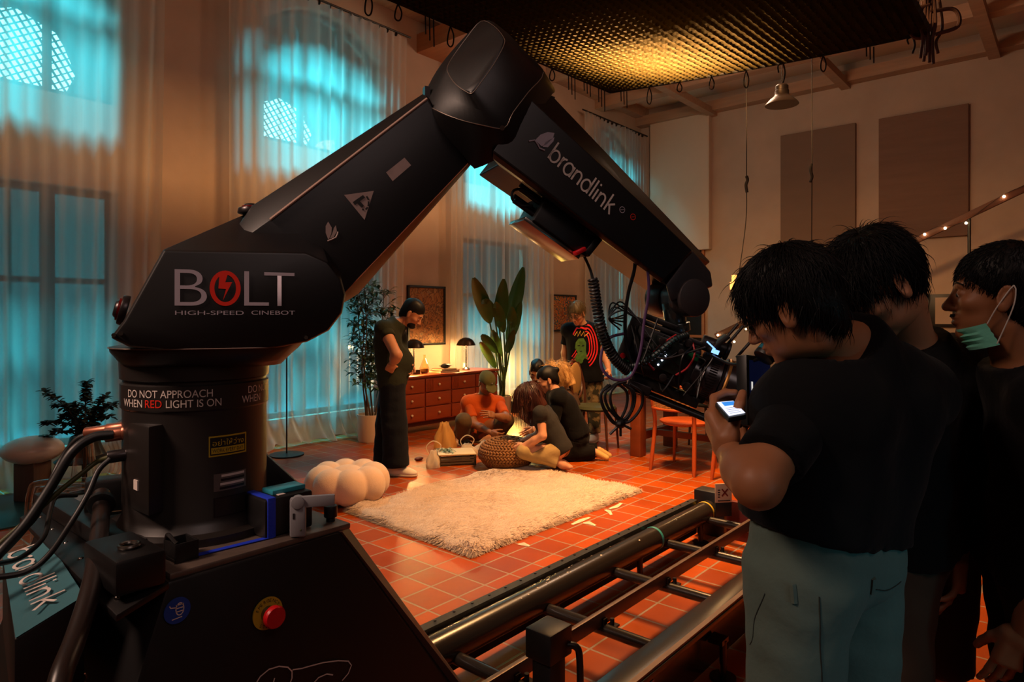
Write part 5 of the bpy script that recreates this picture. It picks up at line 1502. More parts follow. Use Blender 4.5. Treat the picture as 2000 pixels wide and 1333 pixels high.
# ================================================================== on the floor around the crew
M_bag = sheer('thin_plastic_bag', '#f0d9b5', 0.35, 0.5)
def bag(px, py, w, h, label, seed, z=None, m=None, handles=True):
    b = on_h(px, py); t = thing('plastic_bag', label, 'bag', b, group='plastic bags around the crew'); rg = np.random.default_rng(seed)
    P = []; n = 26; f1, f2 = rg.uniform(3, 6), rg.uniform(0, 6)
    for j in range(13):
        v = j / 12; r = w / 2 * (1.0 - 0.55 * v ** 1.5) * (0.75 + 0.6 * math.sin(PI * min(1, v + 0.18)) * 0.45); row = []
        for i in range(n + 1):
            a = 2 * PI * (i % n) / n; rr = r * (1 + 0.16 * math.sin(f1 * a + 3 * v + f2) + 0.10 * math.sin(9 * a - 7 * v)); row.append((b.x + rr * math.cos(a), b.y + rr * 0.8 * math.sin(a), 0.004 + h * v * (1 + 0.03 * math.sin(5 * a))))
        P.append(row)
    MB().grid(P).build('bag_film', m or M_bag, t, fixn=False, angle=180)
    if handles:
        c = Vector((b.x, b.y, h))
        MB().tube(spline([c + Vector((0.03, -0.03, -0.02)), c + Vector((0.05, -0.05, 0.05)), c + Vector((0.0, 0.0, 0.09)), c + Vector((-0.05, 0.04, 0.04)), c + Vector((-0.03, 0.03, -0.03))], 5), 0.0055, 6).build('bag_handle', m or M_bag, t)
    return t
bag(868, 882, 0.26, 0.30, 'tall tan plastic bag standing behind the tray', 1, m=sheer('tan_paper_bag', '#d8a560', 0.12, 0.4), handles=False)
bag(846, 914, 0.15, 0.16, 'small knotted clear plastic bag left of the tray', 2)
bag(912, 893, 0.24, 0.13, 'crumpled clear bag in front of the squatting man', 3)
bag(952, 884, 0.34, 0.12, 'wide cream plastic sheet bundle behind the woven pouf', 4, handles=False)
bag(984, 872, 0.22, 0.13, 'shiny clear plastic wrap lying between the kneeling people', 5, m=clear_film('crinkled_clear_wrap', (0.93, 0.91, 0.88), 0.25, 0.2), handles=False)
tr_ = on_h(900, 908); tr_ = Vector((tr_.x + 0.03, tr_.y + 0.10, 0))
t = thing('tray', 'flat cream tray with dark slatted sides beside the woven pouf', 'tray', tr_)
Rz = Matrix.Rotation(math.radians(-38), 3, 'Z')
def tbox(g, c, s_): return g.box(tr_ + Rz @ Vector(c), s_, Rz)
g = MB(); tbox(g, (0, 0, 0.105), (0.36, 0.30, 0.012)); g.build('tray_top', mat('cream_tray', '#cbb184', 0.6), t, bevel=0.003)
g = MB()
for z in (0.025, 0.05, 0.075): tbox(g, (0, -0.14, z), (0.36, 0.012, 0.016)); tbox(g, (-0.175, 0, z), (0.012, 0.28, 0.016)); tbox(g, (0.175, 0, z), (0.012, 0.28, 0.016)); tbox(g, (0, 0.14, z), (0.36, 0.012, 0.016))
for x in (-0.17, 0.17):
    for y in (-0.135, 0.135): tbox(g, (x, y, 0.05), (0.022, 0.022, 0.10))
g.build('slatted_sides', mat('dark_tray_slats', '#4a3a28', 0.5), t)
lf = MB(); rg = np.random.default_rng(9)
for i in range(46):
    p = tr_ + Rz @ Vector((rg.uniform(-.17, -.02), rg.uniform(-.1, .1), 0.113 + rg.uniform(0, .018))); a = rg.uniform(0, 6.28); leaf(lf, p, (math.cos(a), math.sin(a), 0.15), 0.05, 0.022, 3)
lf = lf.build('herb_bunch', M_leaf, fixn=False); props(lf, 'small bunch of green leaves lying on the tray', 'leaves', kind='stuff')
sh = on_h(818, 900)
props(MB().ball(sh + Vector((0, 0, 0.02)), (0.055, 0.03, 0.02), 14).build('hand_tool', mat('dark_red_plastic', '#4c0f0a', 0.4)), 'small dark red object on the tiles by the standing man\'s shoe', 'tool')
M_tape = mat('white_tape', '#dcc0a6', 0.7)
for i, (L, lb) in enumerate((([(1012, 1064), (1022, 1066), (1034, 1068)], 'torn white tape scrap by the near corner of the rug'), ([(1117, 1026), (1134, 1020), (1152, 1012)], 'long white tape strip along the rug edge'),
        ([(1139, 1023), (1150, 1024), (1163, 1028)], 'folded white tape piece just beside the long strip'), ([(1182, 997), (1190, 1002), (1194, 1007)], 'white tape scrap near the right part of the rug edge'), ([(1190, 995), (1205, 992), (1214, 984)], 'bent white tape piece nearest the right rug corner'))):
    P = [on_h(a, b) for a, b in L]; g = MB(); vs = []
    for j, p in enumerate(P):
        d = (P[min(j + 1, 2)] - P[max(j - 1, 0)]).normalized(); n_ = Vector((-d.y, d.x, 0)) * 0.010
        vs += [p + n_ + Vector((0, 0, 0.004 + 0.012 * (j == 1))), p - n_ + Vector((0, 0, 0.003))]
    g.add(vs, [(0, 1, 3, 2), (2, 3, 5, 4)]); props(g.build('tape_piece', M_tape, fixn=False, smooth=False), lb, 'tape', 'tape marks on the tiles')
sd2 = on_h(560, 890)
t = thing('thin_stand', 'thin black pole on a round base in front of the curtain', 'stand', sd2)
MB().cyl(sd2 + Vector((0, 0, 0.02)), Vector((sd2.x, sd2.y, 1.05)), 0.008, n=10).build('pole', M_blk2, t)
MB().lathe([(0.17, 0), (0.17, 0.015), (0.02, 0.025)], sd2, 32).build('round_base', M_blk2, t)
# ================================================================== black honeycomb grid over the set
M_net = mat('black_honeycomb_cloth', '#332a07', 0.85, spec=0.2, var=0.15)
M_tie = mat('black_tie_cord', '#120d0a', 0.8)
NX0, NX1, NY0, NY1 = 1.5, 5.42, 0.80, 3.42
def net_z(x, y):
    u = (x - NX0) / (NX1 - NX0); v = (y - NY0) / (NY1 - NY0)
    return 3.46 + 0.10 * u * v * v - 0.06 * (1 - v) * u - 0.09 * math.sin(PI * u) * math.sin(PI * v) + 0.02 * (u - 0.5)
net = thing('honeycomb_grid', 'huge black fabric honeycomb grid hung level over the rug, glowing yellow in its middle', 'light grid', (3.46, 2.1, 3.5))
S_ = 0.056; HT = 0.046
g = MB(); nx = int((NX1 - NX0) / S_); ny = int((NY1 - NY0) / S_)
for i in range(nx + 1):
    x = NX0 + (NX1 - NX0) * i / nx; vs = []
    for j in range(ny * 2 + 1):
        y = NY0 + (NY1 - NY0) * j / (ny * 2); z = net_z(x, y); dx_ = 0.003 * math.sin(j * PI / 2 + i)
        vs += [(x + dx_, y, z), (x - dx_, y, z + HT)]
    g.add(vs, [(2 * j, 2 * j + 1, 2 * j + 3, 2 * j + 2) for j in range(ny * 2)])
for j in range(ny + 1):
    y = NY0 + (NY1 - NY0) * j / ny; vs = []
    for i in range(nx * 2 + 1):
        x = NX0 + (NX1 - NX0) * i / (nx * 2); z = net_z(x, y); dy_ = 0.003 * math.sin(i * PI / 2 + j)
        vs += [(x, y + dy_, z), (x, y - dy_, z + HT)]
    g.add(vs, [(2 * i, 2 * i + 1, 2 * i + 3, 2 * i + 2) for i in range(nx * 2)])
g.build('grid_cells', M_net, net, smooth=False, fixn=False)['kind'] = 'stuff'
b = MB()
N = 40
for (pa, pb) in (((NX0, NY0), (NX1, NY0)), ((NX1, NY0), (NX1, NY1)), ((NX1, NY1), (NX0, NY1)), ((NX0, NY1), (NX0, NY0))):
    vs = []
    for k_ in range(N + 1):
        x = pa[0] + (pb[0] - pa[0]) * k_ / N; y = pa[1] + (pb[1] - pa[1]) * k_ / N; z = net_z(x, y)
        vs += [(x, y, z - 0.006), (x, y, z + HT + 0.015)]
    b.add(vs, [(2 * k_, 2 * k_ + 1, 2 * k_ + 3, 2 * k_ + 2) for k_ in range(N)])
b.build('edge_binding', M_tie, net, fixn=False)
# ties and loops hanging from its border
rg = np.random.default_rng(4)
def tie(x, y, L, kind):
    z = net_z(x, y); p = Vector((x, y, z)); g = MB()
    if kind == 0:
        a = p + Vector((0.01, 0.005, -L)); g.tube(spline([p, p.lerp(a, .5) + Vector((0.012, -0.01, 0)), a], 4), 0.007, 6)
        g.tube(spline([p, p + Vector((-0.03, 0.03, -0.02)), p + Vector((-0.05, 0.02, -L * 0.55))], 4), 0.006, 6)
    elif kind == 1:
        g.tube(spline([p, p + Vector((0.018, -0.014, -L * .45)), p + Vector((0.016, -0.01, -L * .85)), p + Vector((0.0, 0.0, -L)), p + Vector((-0.016, 0.012, -L * .85)), p + Vector((-0.012, 0.012, -L * .45)), p], 5), 0.0055, 6)
    else:
        for q in range(3): g.tube([p + Vector((0.02 * q, -0.02 * q, 0)), p + Vector((0.02 * q + .005, -0.02 * q, -L * (0.6 + 0.2 * q)))], 0.005, 5)
    g.build('tie_cord', M_tie, net)
for i in range(9): tie(NX1 - 0.0, NY1 - 0.12 - i * 0.30, rg.uniform(.08, .16), int(rg.integers(0, 3)))
for i in range(12): tie(NX1 - 0.2 - i * 0.24, NY1 + 0.0, rg.uniform(.08, .22), int(rg.integers(0, 3)))
# bundle of cords tied at the near right corner
g = MB(); cpt = Vector((NX1, NY0, net_z(NX1, NY0)))
for q in range(9):
    o_ = Vector(rg.normal(0, 0.05, 3)); g.tube(spline([cpt + Vector((0, 0, 0.30)) + o_, cpt + o_ * 1.3 + Vector((0.02, 0, 0.1)), cpt + o_ * 0.7 + Vector((0, 0, -0.03)), cpt + o_ * 0.9 + Vector((0, 0, -rg.uniform(.08, .2)))], 5), 0.010, 6)
g.tube(spline([cpt + Vector((0, 0, 0.15)), cpt + Vector((0.05, -0.14, 0.14)), cpt + Vector((0.05, -0.16, 0.02)), cpt + Vector((0, -0.03, -0.02))], 6), 0.014, 8)
g.tube(spline([cpt + Vector((0, 0, 0.2)), cpt + Vector((-0.04, 0.12, 0.16)), cpt + Vector((-0.03, 0.10, 0.0)), cpt + Vector((0, 0.02, -0.03))], 6), 0.014, 8)
g.build('corner_cord_bundle', mat('brown_rope', '#3a1c10', 0.8), net)
for (x, y) in ((NX0 + .1, NY1), (NX1, NY1), (NX1, NY0), (NX0 + .1, NY0)):
    MB().cyl((x, y, net_z(x, y) + HT), (x, y, CZ), 0.007, n=8).build('suspension_rope', M_tie, net)
# lamp housing above the grid
lt = thing('overhead_lamp', 'film lamp panel shining down through the black honeycomb grid', 'lamp', (4.5, 2.42, CZ))
MB().boxz(4.05, 4.95, 2.07, 2.77, 3.93, 4.0).build('lamp_housing', M_blk2, lt, bevel=0.005)
for x in (4.1, 4.9): MB().cyl((x, 2.42, 4.0), (x, 2.42, CZ), 0.012, n=8).build('hanger', M_blk2, lt)
# ================================================================== people
def skin_mat(name, col):
    m = mat(name, col, 0.5, spec=0.4, var=0.08, vscale=18, bump=0.08, bscale=120, bdist=0.001)
    p = m.node_tree.nodes['Principled BSDF']; p.inputs['Subsurface Weight'].default_value = 0.12; p.inputs['Subsurface Radius'].default_value = (0.02, 0.008, 0.004)
    return m
M_skin = skin_mat('warm_tan_skin', '#b57a58'); M_skin2 = skin_mat('brown_skin', '#94603f'); M_skin3 = skin_mat('light_skin', '#c98f6c')
M_hair = mat('black_hair', '#0a0808', 0.5, spec=0.25, var=0.3, vscale=60)
M_hairb = mat('dark_brown_hair', '#3a170d', 0.4, var=0.3, vscale=50); M_blond = mat('bleached_curly_hair', '#c99a58', 0.6, var=0.3, vscale=40)
M_ash = mat('ash_brown_hair', '#57482a', 0.5, var=0.3, vscale=50)
M_eyew = mat('eye_white', '#d8cfc6', 0.2); M_iris = mat('dark_iris', '#140c08', 0.15)
def cloth(name, col, **k): return mat(name, col, 0.9, spec=0.15, var=0.06, vscale=6, bump=0.35, bscale=22, bdist=0.012, sheen=0.03, **k)
M_black = cloth('black_cotton', '#0a0a0c'); M_black2 = cloth('washed_black_cotton', '#0e0c0c')
M_green_t = cloth('dark_green_jersey', '#26281d'); M_denim = cloth('dark_denim', '#15171d'); M_orange = cloth('orange_jersey', '#c8541c')
M_khaki = cloth('khaki_twill', '#a08657'); M_tee = cloth('charcoal_jersey', '#2a2826'); M_short = cloth('grey_green_twill', '#54635c'); M_short2 = cloth('brown_twill', '#4a372b')
M_olive = cloth('olive_cotton', '#5d5730'); M_white_sh = mat('white_canvas_shoe', '#d9ccb8', 0.7); M_sole = mat('rubber_sole', '#b9a890', 0.7)
M_mask = cloth('teal_surgical_mask', '#6fc0ab'); M_strap = mat('white_elastic', '#cfc6bd', 0.7)
M_camo = bpy.data.materials.new('camouflage_cloth'); M_camo.use_nodes = True
_nt = M_camo.node_tree; _p = _nt.nodes['Principled BSDF']; _p.inputs['Roughness'].default_value = 0.9
_n = _nt.nodes.new('ShaderNodeTexNoise'); _n.inputs['Scale'].default_value = 12; _r = _nt.nodes.new('ShaderNodeValToRGB'); _r.color_ramp.interpolation = 'CONSTANT'
_r.color_ramp.elements[0].color = lin('#2c2a1c'); _r.color_ramp.elements[0].position = 0; _r.color_ramp.elements[1].color = lin('#6d5a3a'); _r.color_ramp.elements[1].position = 0.47
_e = _r.color_ramp.elements.new(0.57); _e.color = lin('#8a7650')
_tc = _nt.nodes.new('ShaderNodeTexCoord'); _nt.links.new(_tc.outputs['Object'], _n.inputs[0]); _nt.links.new(_n.outputs['Fac'], _r.inputs[0]); _nt.links.new(_r.outputs[0], _p.inputs['Base Color'])

def rotm(ax, deg): return np.array(Matrix.Rotation(math.radians(deg), 3, ax))
def head_sdf():
    s = SDF()
    s.cap((-0.012, 0, -0.045), (-0.022, 0, -0.082), 0.050, 0.046, 0.02)
    s.ell((-0.014, 0, 0.045), (0.098, 0.077, 0.083), k=0.03)
    s.ell((0.026, 0, -0.018), (0.063, 0.062, 0.088), k=0.03)
    s.ell((0.024, 0, -0.068), (0.056, 0.052, 0.042), k=0.025)
    s.ell((0.066, 0, -0.098), (0.020, 0.024, 0.017), k=0.02)
    for y in (-1, 1):
        s.ell((0.056, y * 0.042, -0.018), (0.026, 0.021, 0.019), k=0.02)
    s.cap((0.080, -0.033, 0.026), (0.080, 0.033, 0.026), 0.0115, k=0.016)
    for y in (-1, 1): s.cut_ell((0.097, y * 0.031, 0.007), (0.017, 0.019, 0.011), k=0.012)
    for y in (-1, 1): s.ell((0.0765, y * 0.031, 0.006), (0.0130, 0.0145, 0.0120), k=0.004)
    s.cap((0.086, 0, 0.014), (0.107, 0, -0.028), 0.0080, 0.0125, 0.012)
    for y in (-1, 1): s.ell((0.096, y * 0.0125, -0.033), (0.0125, 0.0085, 0.0080), k=0.006)
    s.ell((0.086, 0, -0.0555), (0.0125, 0.024, 0.0078), k=0.008)
    s.ell((0.084, 0, -0.0690), (0.0125, 0.021, 0.0080), k=0.008)
    s.cut_ell((0.1000, 0, -0.0620), (0.0090, 0.025, 0.0022), k=0.003)
    for y in (-1, 1):
        R = np.array(Matrix.Rotation(math.radians(-12), 3, 'Y') @ Matrix.Rotation(math.radians(y * 18), 3, 'Z'))
        s.ell((-0.008, y * 0.081, -0.004), (0.020, 0.0085, 0.032), R, k=0.010)
        s.ell((-0.002, y * 0.079, -0.030), (0.011, 0.0075, 0.011), k=0.008)
        s.cut_ell((-0.002, y * 0.0905, 0.000), (0.0115, 0.007, 0.020), R, k=0.006)
        s.ell((-0.006, y * 0.0835, -0.004), (0.004, 0.004, 0.014), R, k=0.006)
    return s
HEAD = {}
def head_mesh(h):
    if h not in HEAD: HEAD[h] = head_sdf().mesh(h, 0.015)
    return HEAD[h]
def hand_sdf(curl, spread=0.1, thumb=(0.55, 0.35), base=0.0):
    """right hand: wrist at 0, fingers along +x, thumb on +y, palm faces -z; curl per finger in degrees per joint"""
    s = SDF()
    s.cap((-0.02, 0, 0), (0.015, 0, 0), 0.024, 0.026, 0.02)
    s.box((0.050, 0, 0.0), (0.030, 0.026, 0.004), rnd=0.012, k=0.02)
    s.ell((0.030, 0.020, -0.008), (0.030, 0.017, 0.015), k=0.015)
    L = [(0.045, 0.026, 0.020), (0.049, 0.030, 0.021), (0.046, 0.028, 0.021), (0.036, 0.021, 0.018)]
    for i in range(4):
        y = 0.030 - 0.0195 * i; x = 0.086 - 0.004 * abs(i - 1) - (0.006 if i == 3 else 0)
        p = np.array((x - 0.008, y, 0.0)); a = math.radians(base); yaw = spread * (1.5 - i) * 0.25
        s.cap((0.045, y * 0.8, 0.002), p, 0.0115, 0.0105, 0.010)
        for j in range(3):
            a += math.radians(curl[i] if not hasattr(curl[i], '__len__') else curl[i][j])
            d = np.array((math.cos(a) * math.cos(yaw), math.sin(yaw), -math.sin(a))); q = p + d * L[i][j]
            r = 0.0097 - 0.0011 * j - (0.001 if i == 3 else 0)
            s.cap(p, q, r, r - 0.0007, 0.0035); p = q
    t0 = np.array((0.016, 0.026, -0.008)); a, b = thumb
    d1 = np.array((math.cos(a), math.sin(a), -b)); d1 /= np.linalg.norm(d1)
    t1 = t0 + d1 * 0.042; d2 = np.array((math.cos(a * 0.55), math.sin(a * 0.55), -b * 1.1)); d2 /= np.linalg.norm(d2)
    t2 = t1 + d2 * 0.030; d3 = np.array((math.cos(a * 0.25), math.sin(a * 0.25), -b)); d3 /= np.linalg.norm(d3); t3 = t2 + d3 * 0.024
    s.cap(t0, t1, 0.015, 0.0115, 0.012); s.cap(t1, t2, 0.0112, 0.0100, 0.005); s.cap(t2, t3, 0.0100, 0.0085, 0.004)
    return s
HANDS = {}
def hand_mesh(kind, h):
    if (kind, h) not in HANDS:
        c = {'relaxed': ([12, 16, 20, 24], 0.15, (0.50, 0.55)), 'grip': ([48, 52, 54, 56], 0.05, (0.75, 0.95)), 'hold': ([(25, 55, 35), (30, 58, 38), (34, 60, 40), (38, 60, 42)], 0.08, (0.62, 0.75)),
             'pinch': ([(30, 45, 30), (45, 55, 40), (52, 60, 45), (58, 62, 48)], 0.08, (0.55, 0.85)), 'flat': ([6, 5, 6, 8], 0.4, (0.7, 0.25)), 'fist': ([70, 72, 74, 76], 0.02, (0.45, 1.1))}[kind]
        HANDS[(kind, h)] = hand_sdf(*c).mesh(h, 0.012)
    return HANDS[(kind, h)]
def tf(VF, M, mirror=False):
    V, F = VF; V = V.copy()
    if mirror: V[:, 1] *= -1; F = F[:, ::-1]
    A = np.array(M); return V @ A[:3, :3].T + A[:3, 3], F
def axes_frame(o, x, z):
    x = Vector(x).normalized(); z = Vector(z); z = (z - x * z.dot(x)).normalized(); y = z.cross(x)
    M = Matrix((x, y, z)).transposed().to_4x4(); M.translation = Vector(o); return M
def cv(l, d, u=0.0): return LATV * l + DEPV * d + Vector((0, 0, u))

CAPV = [None]
def strands(Mh, m, parent, n, length, seed, r=0.0009, lift=0.35, part=None, name='hair_strands', fly=0.12, zmin=-0.05, fringe=0.0, curl=0.0, scale=1.0, front=0.075, grav=0.10):
    rg = np.random.default_rng(seed); g = MB(Mh); vs, fs = [], []
    C = np.array((-0.016, 0, 0.047)); A = np.array((0.106, 0.084, 0.090)) * scale
    crown = np.array((-0.35, 0.1, 0.95)); crown /= np.linalg.norm(crown)
    k = 0; G = np.array(Mh.to_3x3().normalized().inverted() @ Vector((0, 0, -1))) * grav
    while k < n:
        u = rg.normal(size=3); u /= np.linalg.norm(u)
        p = CAPV[0][rg.integers(len(CAPV[0]))]; u = (p - C) / A; u /= np.linalg.norm(u)
        if p[2] < -0.09: continue
        k += 1
        nrm = u / A; nrm /= np.linalg.norm(nrm)
        t = u - crown; t -= nrm * (t @ nrm); t /= max(np.linalg.norm(t), 1e-6)
        t = t + rg.normal(0, 0.35, 3); t[2] -= 0.25; t -= nrm * (t @ nrm); t /= np.linalg.norm(t)
        L = length * rg.uniform(0.5, 1.1) * (1.25 if p[0] > 0.03 else 1.0); lf = lift * rg.uniform(0.3, 1.2) + (rg.uniform(0.5, 1.6) if rg.uniform() < fly else 0)
        q = p.copy(); d = t + nrm * lf; d /= np.linalg.norm(d); b = len(vs); sg = 6; ph = rg.uniform(0, 6.28)
        sd = np.cross(d, nrm); sd /= max(np.linalg.norm(sd), 1e-6); n2 = np.cross(sd, d)
        for i in range(sg + 1):
            w = r * (1 - 0.85 * (i / sg) ** 1.5)
            vs += [tuple(q + sd * w), tuple(q - sd * w * 0.6 + n2 * w), tuple(q - sd * w * 0.6 - n2 * w)]
            q = q + d * L / sg + (sd * math.cos(ph + i * 2.2) + n2 * math.sin(ph + i * 2.2)) * curl
            e = (q - C) / A; rr = np.linalg.norm(e)
            d = d + G - nrm * 0.10 * lf + rg.normal(0, 0.07, 3)
            if rr < 1.03: q = C + A * e / rr * 1.03; nn_ = e / A; nn_ /= np.linalg.norm(nn_); d = d - nn_ * min(0, d @ nn_)
            d /= np.linalg.norm(d)
        for i in range(sg):
            for c in range(3): fs.append((b + 3 * i + c, b + 3 * i + (c + 1) % 3, b + 3 * i + 3 + (c + 1) % 3, b + 3 * i + 3 + c))
    g.add(vs, fs); o = g.build(name, m, parent, fixn=False, angle=180); o['kind'] = 'stuff'; return o
def hair_cap(Mh, m, parent, h=0.005, seed=1, nape=-0.065, vol=1.0, extra=(), noise=0.004, side=-0.03, name='hair'):
    s = SDF(); s.ell((-0.018, 0, 0.050), (0.106 * vol, 0.0835 * vol, 0.092 * vol), k=0.01); s.ell((-0.045, 0, -0.005), (0.070, 0.074, 0.075), k=0.03)
    s.cap((-0.06, 0, -0.03), (-0.065, 0, nape), 0.045, 0.040, 0.03)
    for q in extra: s.cap(*q)
    s.noise(noise, 70, seed, (1, 1, 0.6))
    s.cut_ell((0.108, 0, -0.028), (0.080, 0.10, 0.088), k=0.012)
    for y in (-1, 1): s.cut_ell((0.012, y * 0.088, -0.030), (0.032, 0.030, 0.040), k=0.008)
    s.plane((0, 0, nape - 0.03), (0.2, 0, -1), k=0.004)
    vf = s.mesh(h, 0.02); CAPV[0] = vf[0]
    return mesh_np(name, [tf(vf, Mh)], m, parent)
def face_bits(Mh, body_parent, brow=True, m=None):
    g = MB(Mh)
    for y in (-1, 1): g.ball((0.0775, y * 0.031, 0.0045), (0.0122, 0.0125, 0.0108), 14)
    e = g.build('eyes', M_eyew, body_parent)
    g = MB(Mh)
    for y in (-1, 1): g.ball((0.0860, y * 0.031, 0.0020), (0.0050, 0.0062, 0.0062), 10)
    g.build('irises', M_iris, e)
    if brow:
        g = MB(Mh)
        for y in (-1, 1): g.tube(spline([(0.090, y * 0.015, 0.0285), (0.0905, y * 0.032, 0.0335), (0.078, y * 0.052, 0.0275)], 5), [0.0035] * 5 + [0.003] * 3 + [0.0022] * 3, 6)
        g.build('eyebrows', m or M_hair, body_parent)

def person(label, J, head, face_dir, pitch, skin=None, tall=1.0, sh_w=0.19, bulk=1.0, belly=0.0, hands=('relaxed', 'relaxed'), hand_n=(None, None), hand_d=(None, None), shirt=None, sleeve=0.55,
           hem=0.02, trousers=None, trouser_end=0.92, res=0.012, hres=0.0045, seed=1, shoes=None, roll=0.0, neckhole=True, group=None, loose=0.0, rise=0.03, leg=1.0):
    """J: world joints pelvis, chest, neck, sh/el/wr/hip/kn/an + L/R"""
    skin = skin or M_skin
    foot = (J['anL'] + J['anR']) / 2
    t = thing('person', label, 'person', (foot.x, foot.y, 0), group=group)
    up = Vector((0, 0, 1)); f = Vector(face_dir).normalized()
    side0 = up.cross(f).normalized()
    f2 = (f * math.cos(math.radians(pitch)) - up * math.sin(math.radians(pitch))).normalized(); u2 = side0.cross(f2) * -1
    u2 = f2.cross(side0)
    if u2.z < 0: u2 = -u2
    u2 = Matrix.Rotation(math.radians(roll), 3, f2) @ u2
    Mh = axes_frame(head, f2, u2) @ Matrix.Scale(tall, 4)
    sp = (J['chest'] - J['pelvis']).normalized(); lat = (J['shL'] - J['shR']).normalized(); front = lat.cross(sp).normalized()
    hl = (J['hipL'] - J['hipR']).normalized()
    def torso(s, e, k=0.05):
        for q in (-1, 1):
            a = J['pelvis'] + hl * (q * 0.070 * bulk); b = J['pelvis'].lerp(J['chest'], 0.5) + lat * (q * 0.065 * bulk) + front * belly * 0.3; c = J['chest'] + lat * (q * 0.085 * bulk)
            s.cap(a, b, 0.100 * bulk + e, 0.094 * bulk + e + belly * 0.25, k); s.cap(b, c, 0.094 * bulk + e + belly * 0.25, 0.103 * bulk + e, k)
            sh = J['shL'] if q > 0 else J['shR']
            s.cap(c + sp * 0.05, sh, 0.085 * bulk + e, 0.058 * bulk + e, k)
        if belly: s.ell(J['pelvis'].lerp(J['chest'], 0.42) + front * (0.05 + belly * 0.5), (0.13, 0.13, 0.14), k=0.06)
        s.cap(J['chest'] + sp * 0.06, J['neck'], 0.085 * bulk + e * 0.6, 0.058 + e * 0.3, k)
        for q in 'LR': s.cap(J['neck'] - sp * 0.02, J['sh' + q], 0.056 + e, 0.052 * bulk + e, k)
    s = SDF(); torso(s, -0.012)
    hb = Mh @ Vector((-0.018, 0, -0.065)); s.cap(J['neck'] - sp * 0.03, hb, 0.057 * tall, 0.054 * tall, 0.02)
    for q in 'LR':
        s.cap(J['sh' + q], J['el' + q], 0.050 * bulk, 0.041 * bulk, 0.03); d = J['wr' + q] - J['el' + q]
        s.cap(J['el' + q], J['el' + q] + d * 0.4, 0.042 * bulk, 0.041 * bulk, 0.02); s.cap(J['el' + q] + d * 0.4, J['wr' + q], 0.041 * bulk, 0.027, 0.02)
        s.cap(J['hip' + q], J['kn' + q], 0.086 * bulk, 0.056 * bulk, 0.04); d = J['an' + q] - J['kn' + q]
        s.cap(J['kn' + q], J['kn' + q] + d * 0.35, 0.055 * bulk, 0.055 * bulk, 0.025); s.cap(J['kn' + q] + d * 0.35, J['an' + q], 0.055 * bulk, 0.037, 0.025)
    parts = [s.mesh(res)]
    parts.append(tf(head_mesh(hres), Mh))
    for i, q in enumerate('LR'):
        d = hand_d[i] if hand_d[i] is not None else (J['wr' + q] - J['el' + q]); nrm = hand_n[i] if hand_n[i] is not None else (lat if q == 'L' else -lat)
        parts.append(tf(hand_mesh(hands[i], hres * 0.75), axes_frame(J['wr' + q], d, nrm), mirror=(q == 'L')))
    body = mesh_np('body', parts, skin, t)
    if shirt:
        parts = []
        s = SDF(); torso(s, 0.012 + loose)
        for q in 'LR': s.cap(J['sh' + q], J['sh' + q].lerp(J['el' + q], 0.06), 0.062 * bulk + loose * .5, 0.060 * bulk + loose * .5, 0.035)
        hm = J['pelvis'] - sp * hem
        for q in (-1, 1): s.cap(J['pelvis'] + hl * (q * 0.07 * bulk), hm + hl * (q * 0.078 * bulk) - sp * 0.1, 0.110 * bulk + loose, 0.116 * bulk + loose, 0.05)
        s.noise(0.0050 + loose * 0.1, 19, seed, (1, 1, 0.55)); s.noise(0.0022, 48, seed + 9, (1, 1, 0.7))
        s.plane(hm, -sp, within=(hm, 0.34))
        nd = (Mh @ Vector((-0.018, 0, -0.065)) - J['neck']).normalized() * 0.7 + Vector((0, 0, 0.45)); nd.normalize()
        s.cap(J['neck'] - nd * 0.01, J['neck'] + nd * 0.06, 0.072, 0.068, 0.03)
        s.plane(J['neck'] + nd * 0.030, nd, within=(J['neck'] + nd * 0.11, 0.115))
        parts.append(s.mesh(res * 0.9))
        for q in 'LR':
            d = J['el' + q] - J['sh' + q]; e = J['sh' + q] + d * sleeve; w = J['wr' + q] - J['el' + q]; s = SDF()
            s.cap(J['sh' + q], J['sh' + q] + d * min(1.0, sleeve + 0.12), 0.061 * bulk + loose * .5, 0.056 * bulk + loose * .6, 0.035)
            if sleeve > 0.95: s.cap(J['el' + q], J['el' + q] + w * 0.9, 0.056 * bulk, 0.042, 0.03)
            s.noise(0.0040 + loose * 0.1, 24, seed + 2); s.noise(0.0020, 50, seed + 8)
            if sleeve > 0.95: s.plane(J['el' + q] + w * 0.88, w)
            else: s.plane(e, d)
            parts.append(s.mesh(res * 0.9))
        mesh_np('t_shirt', parts, shirt, t)
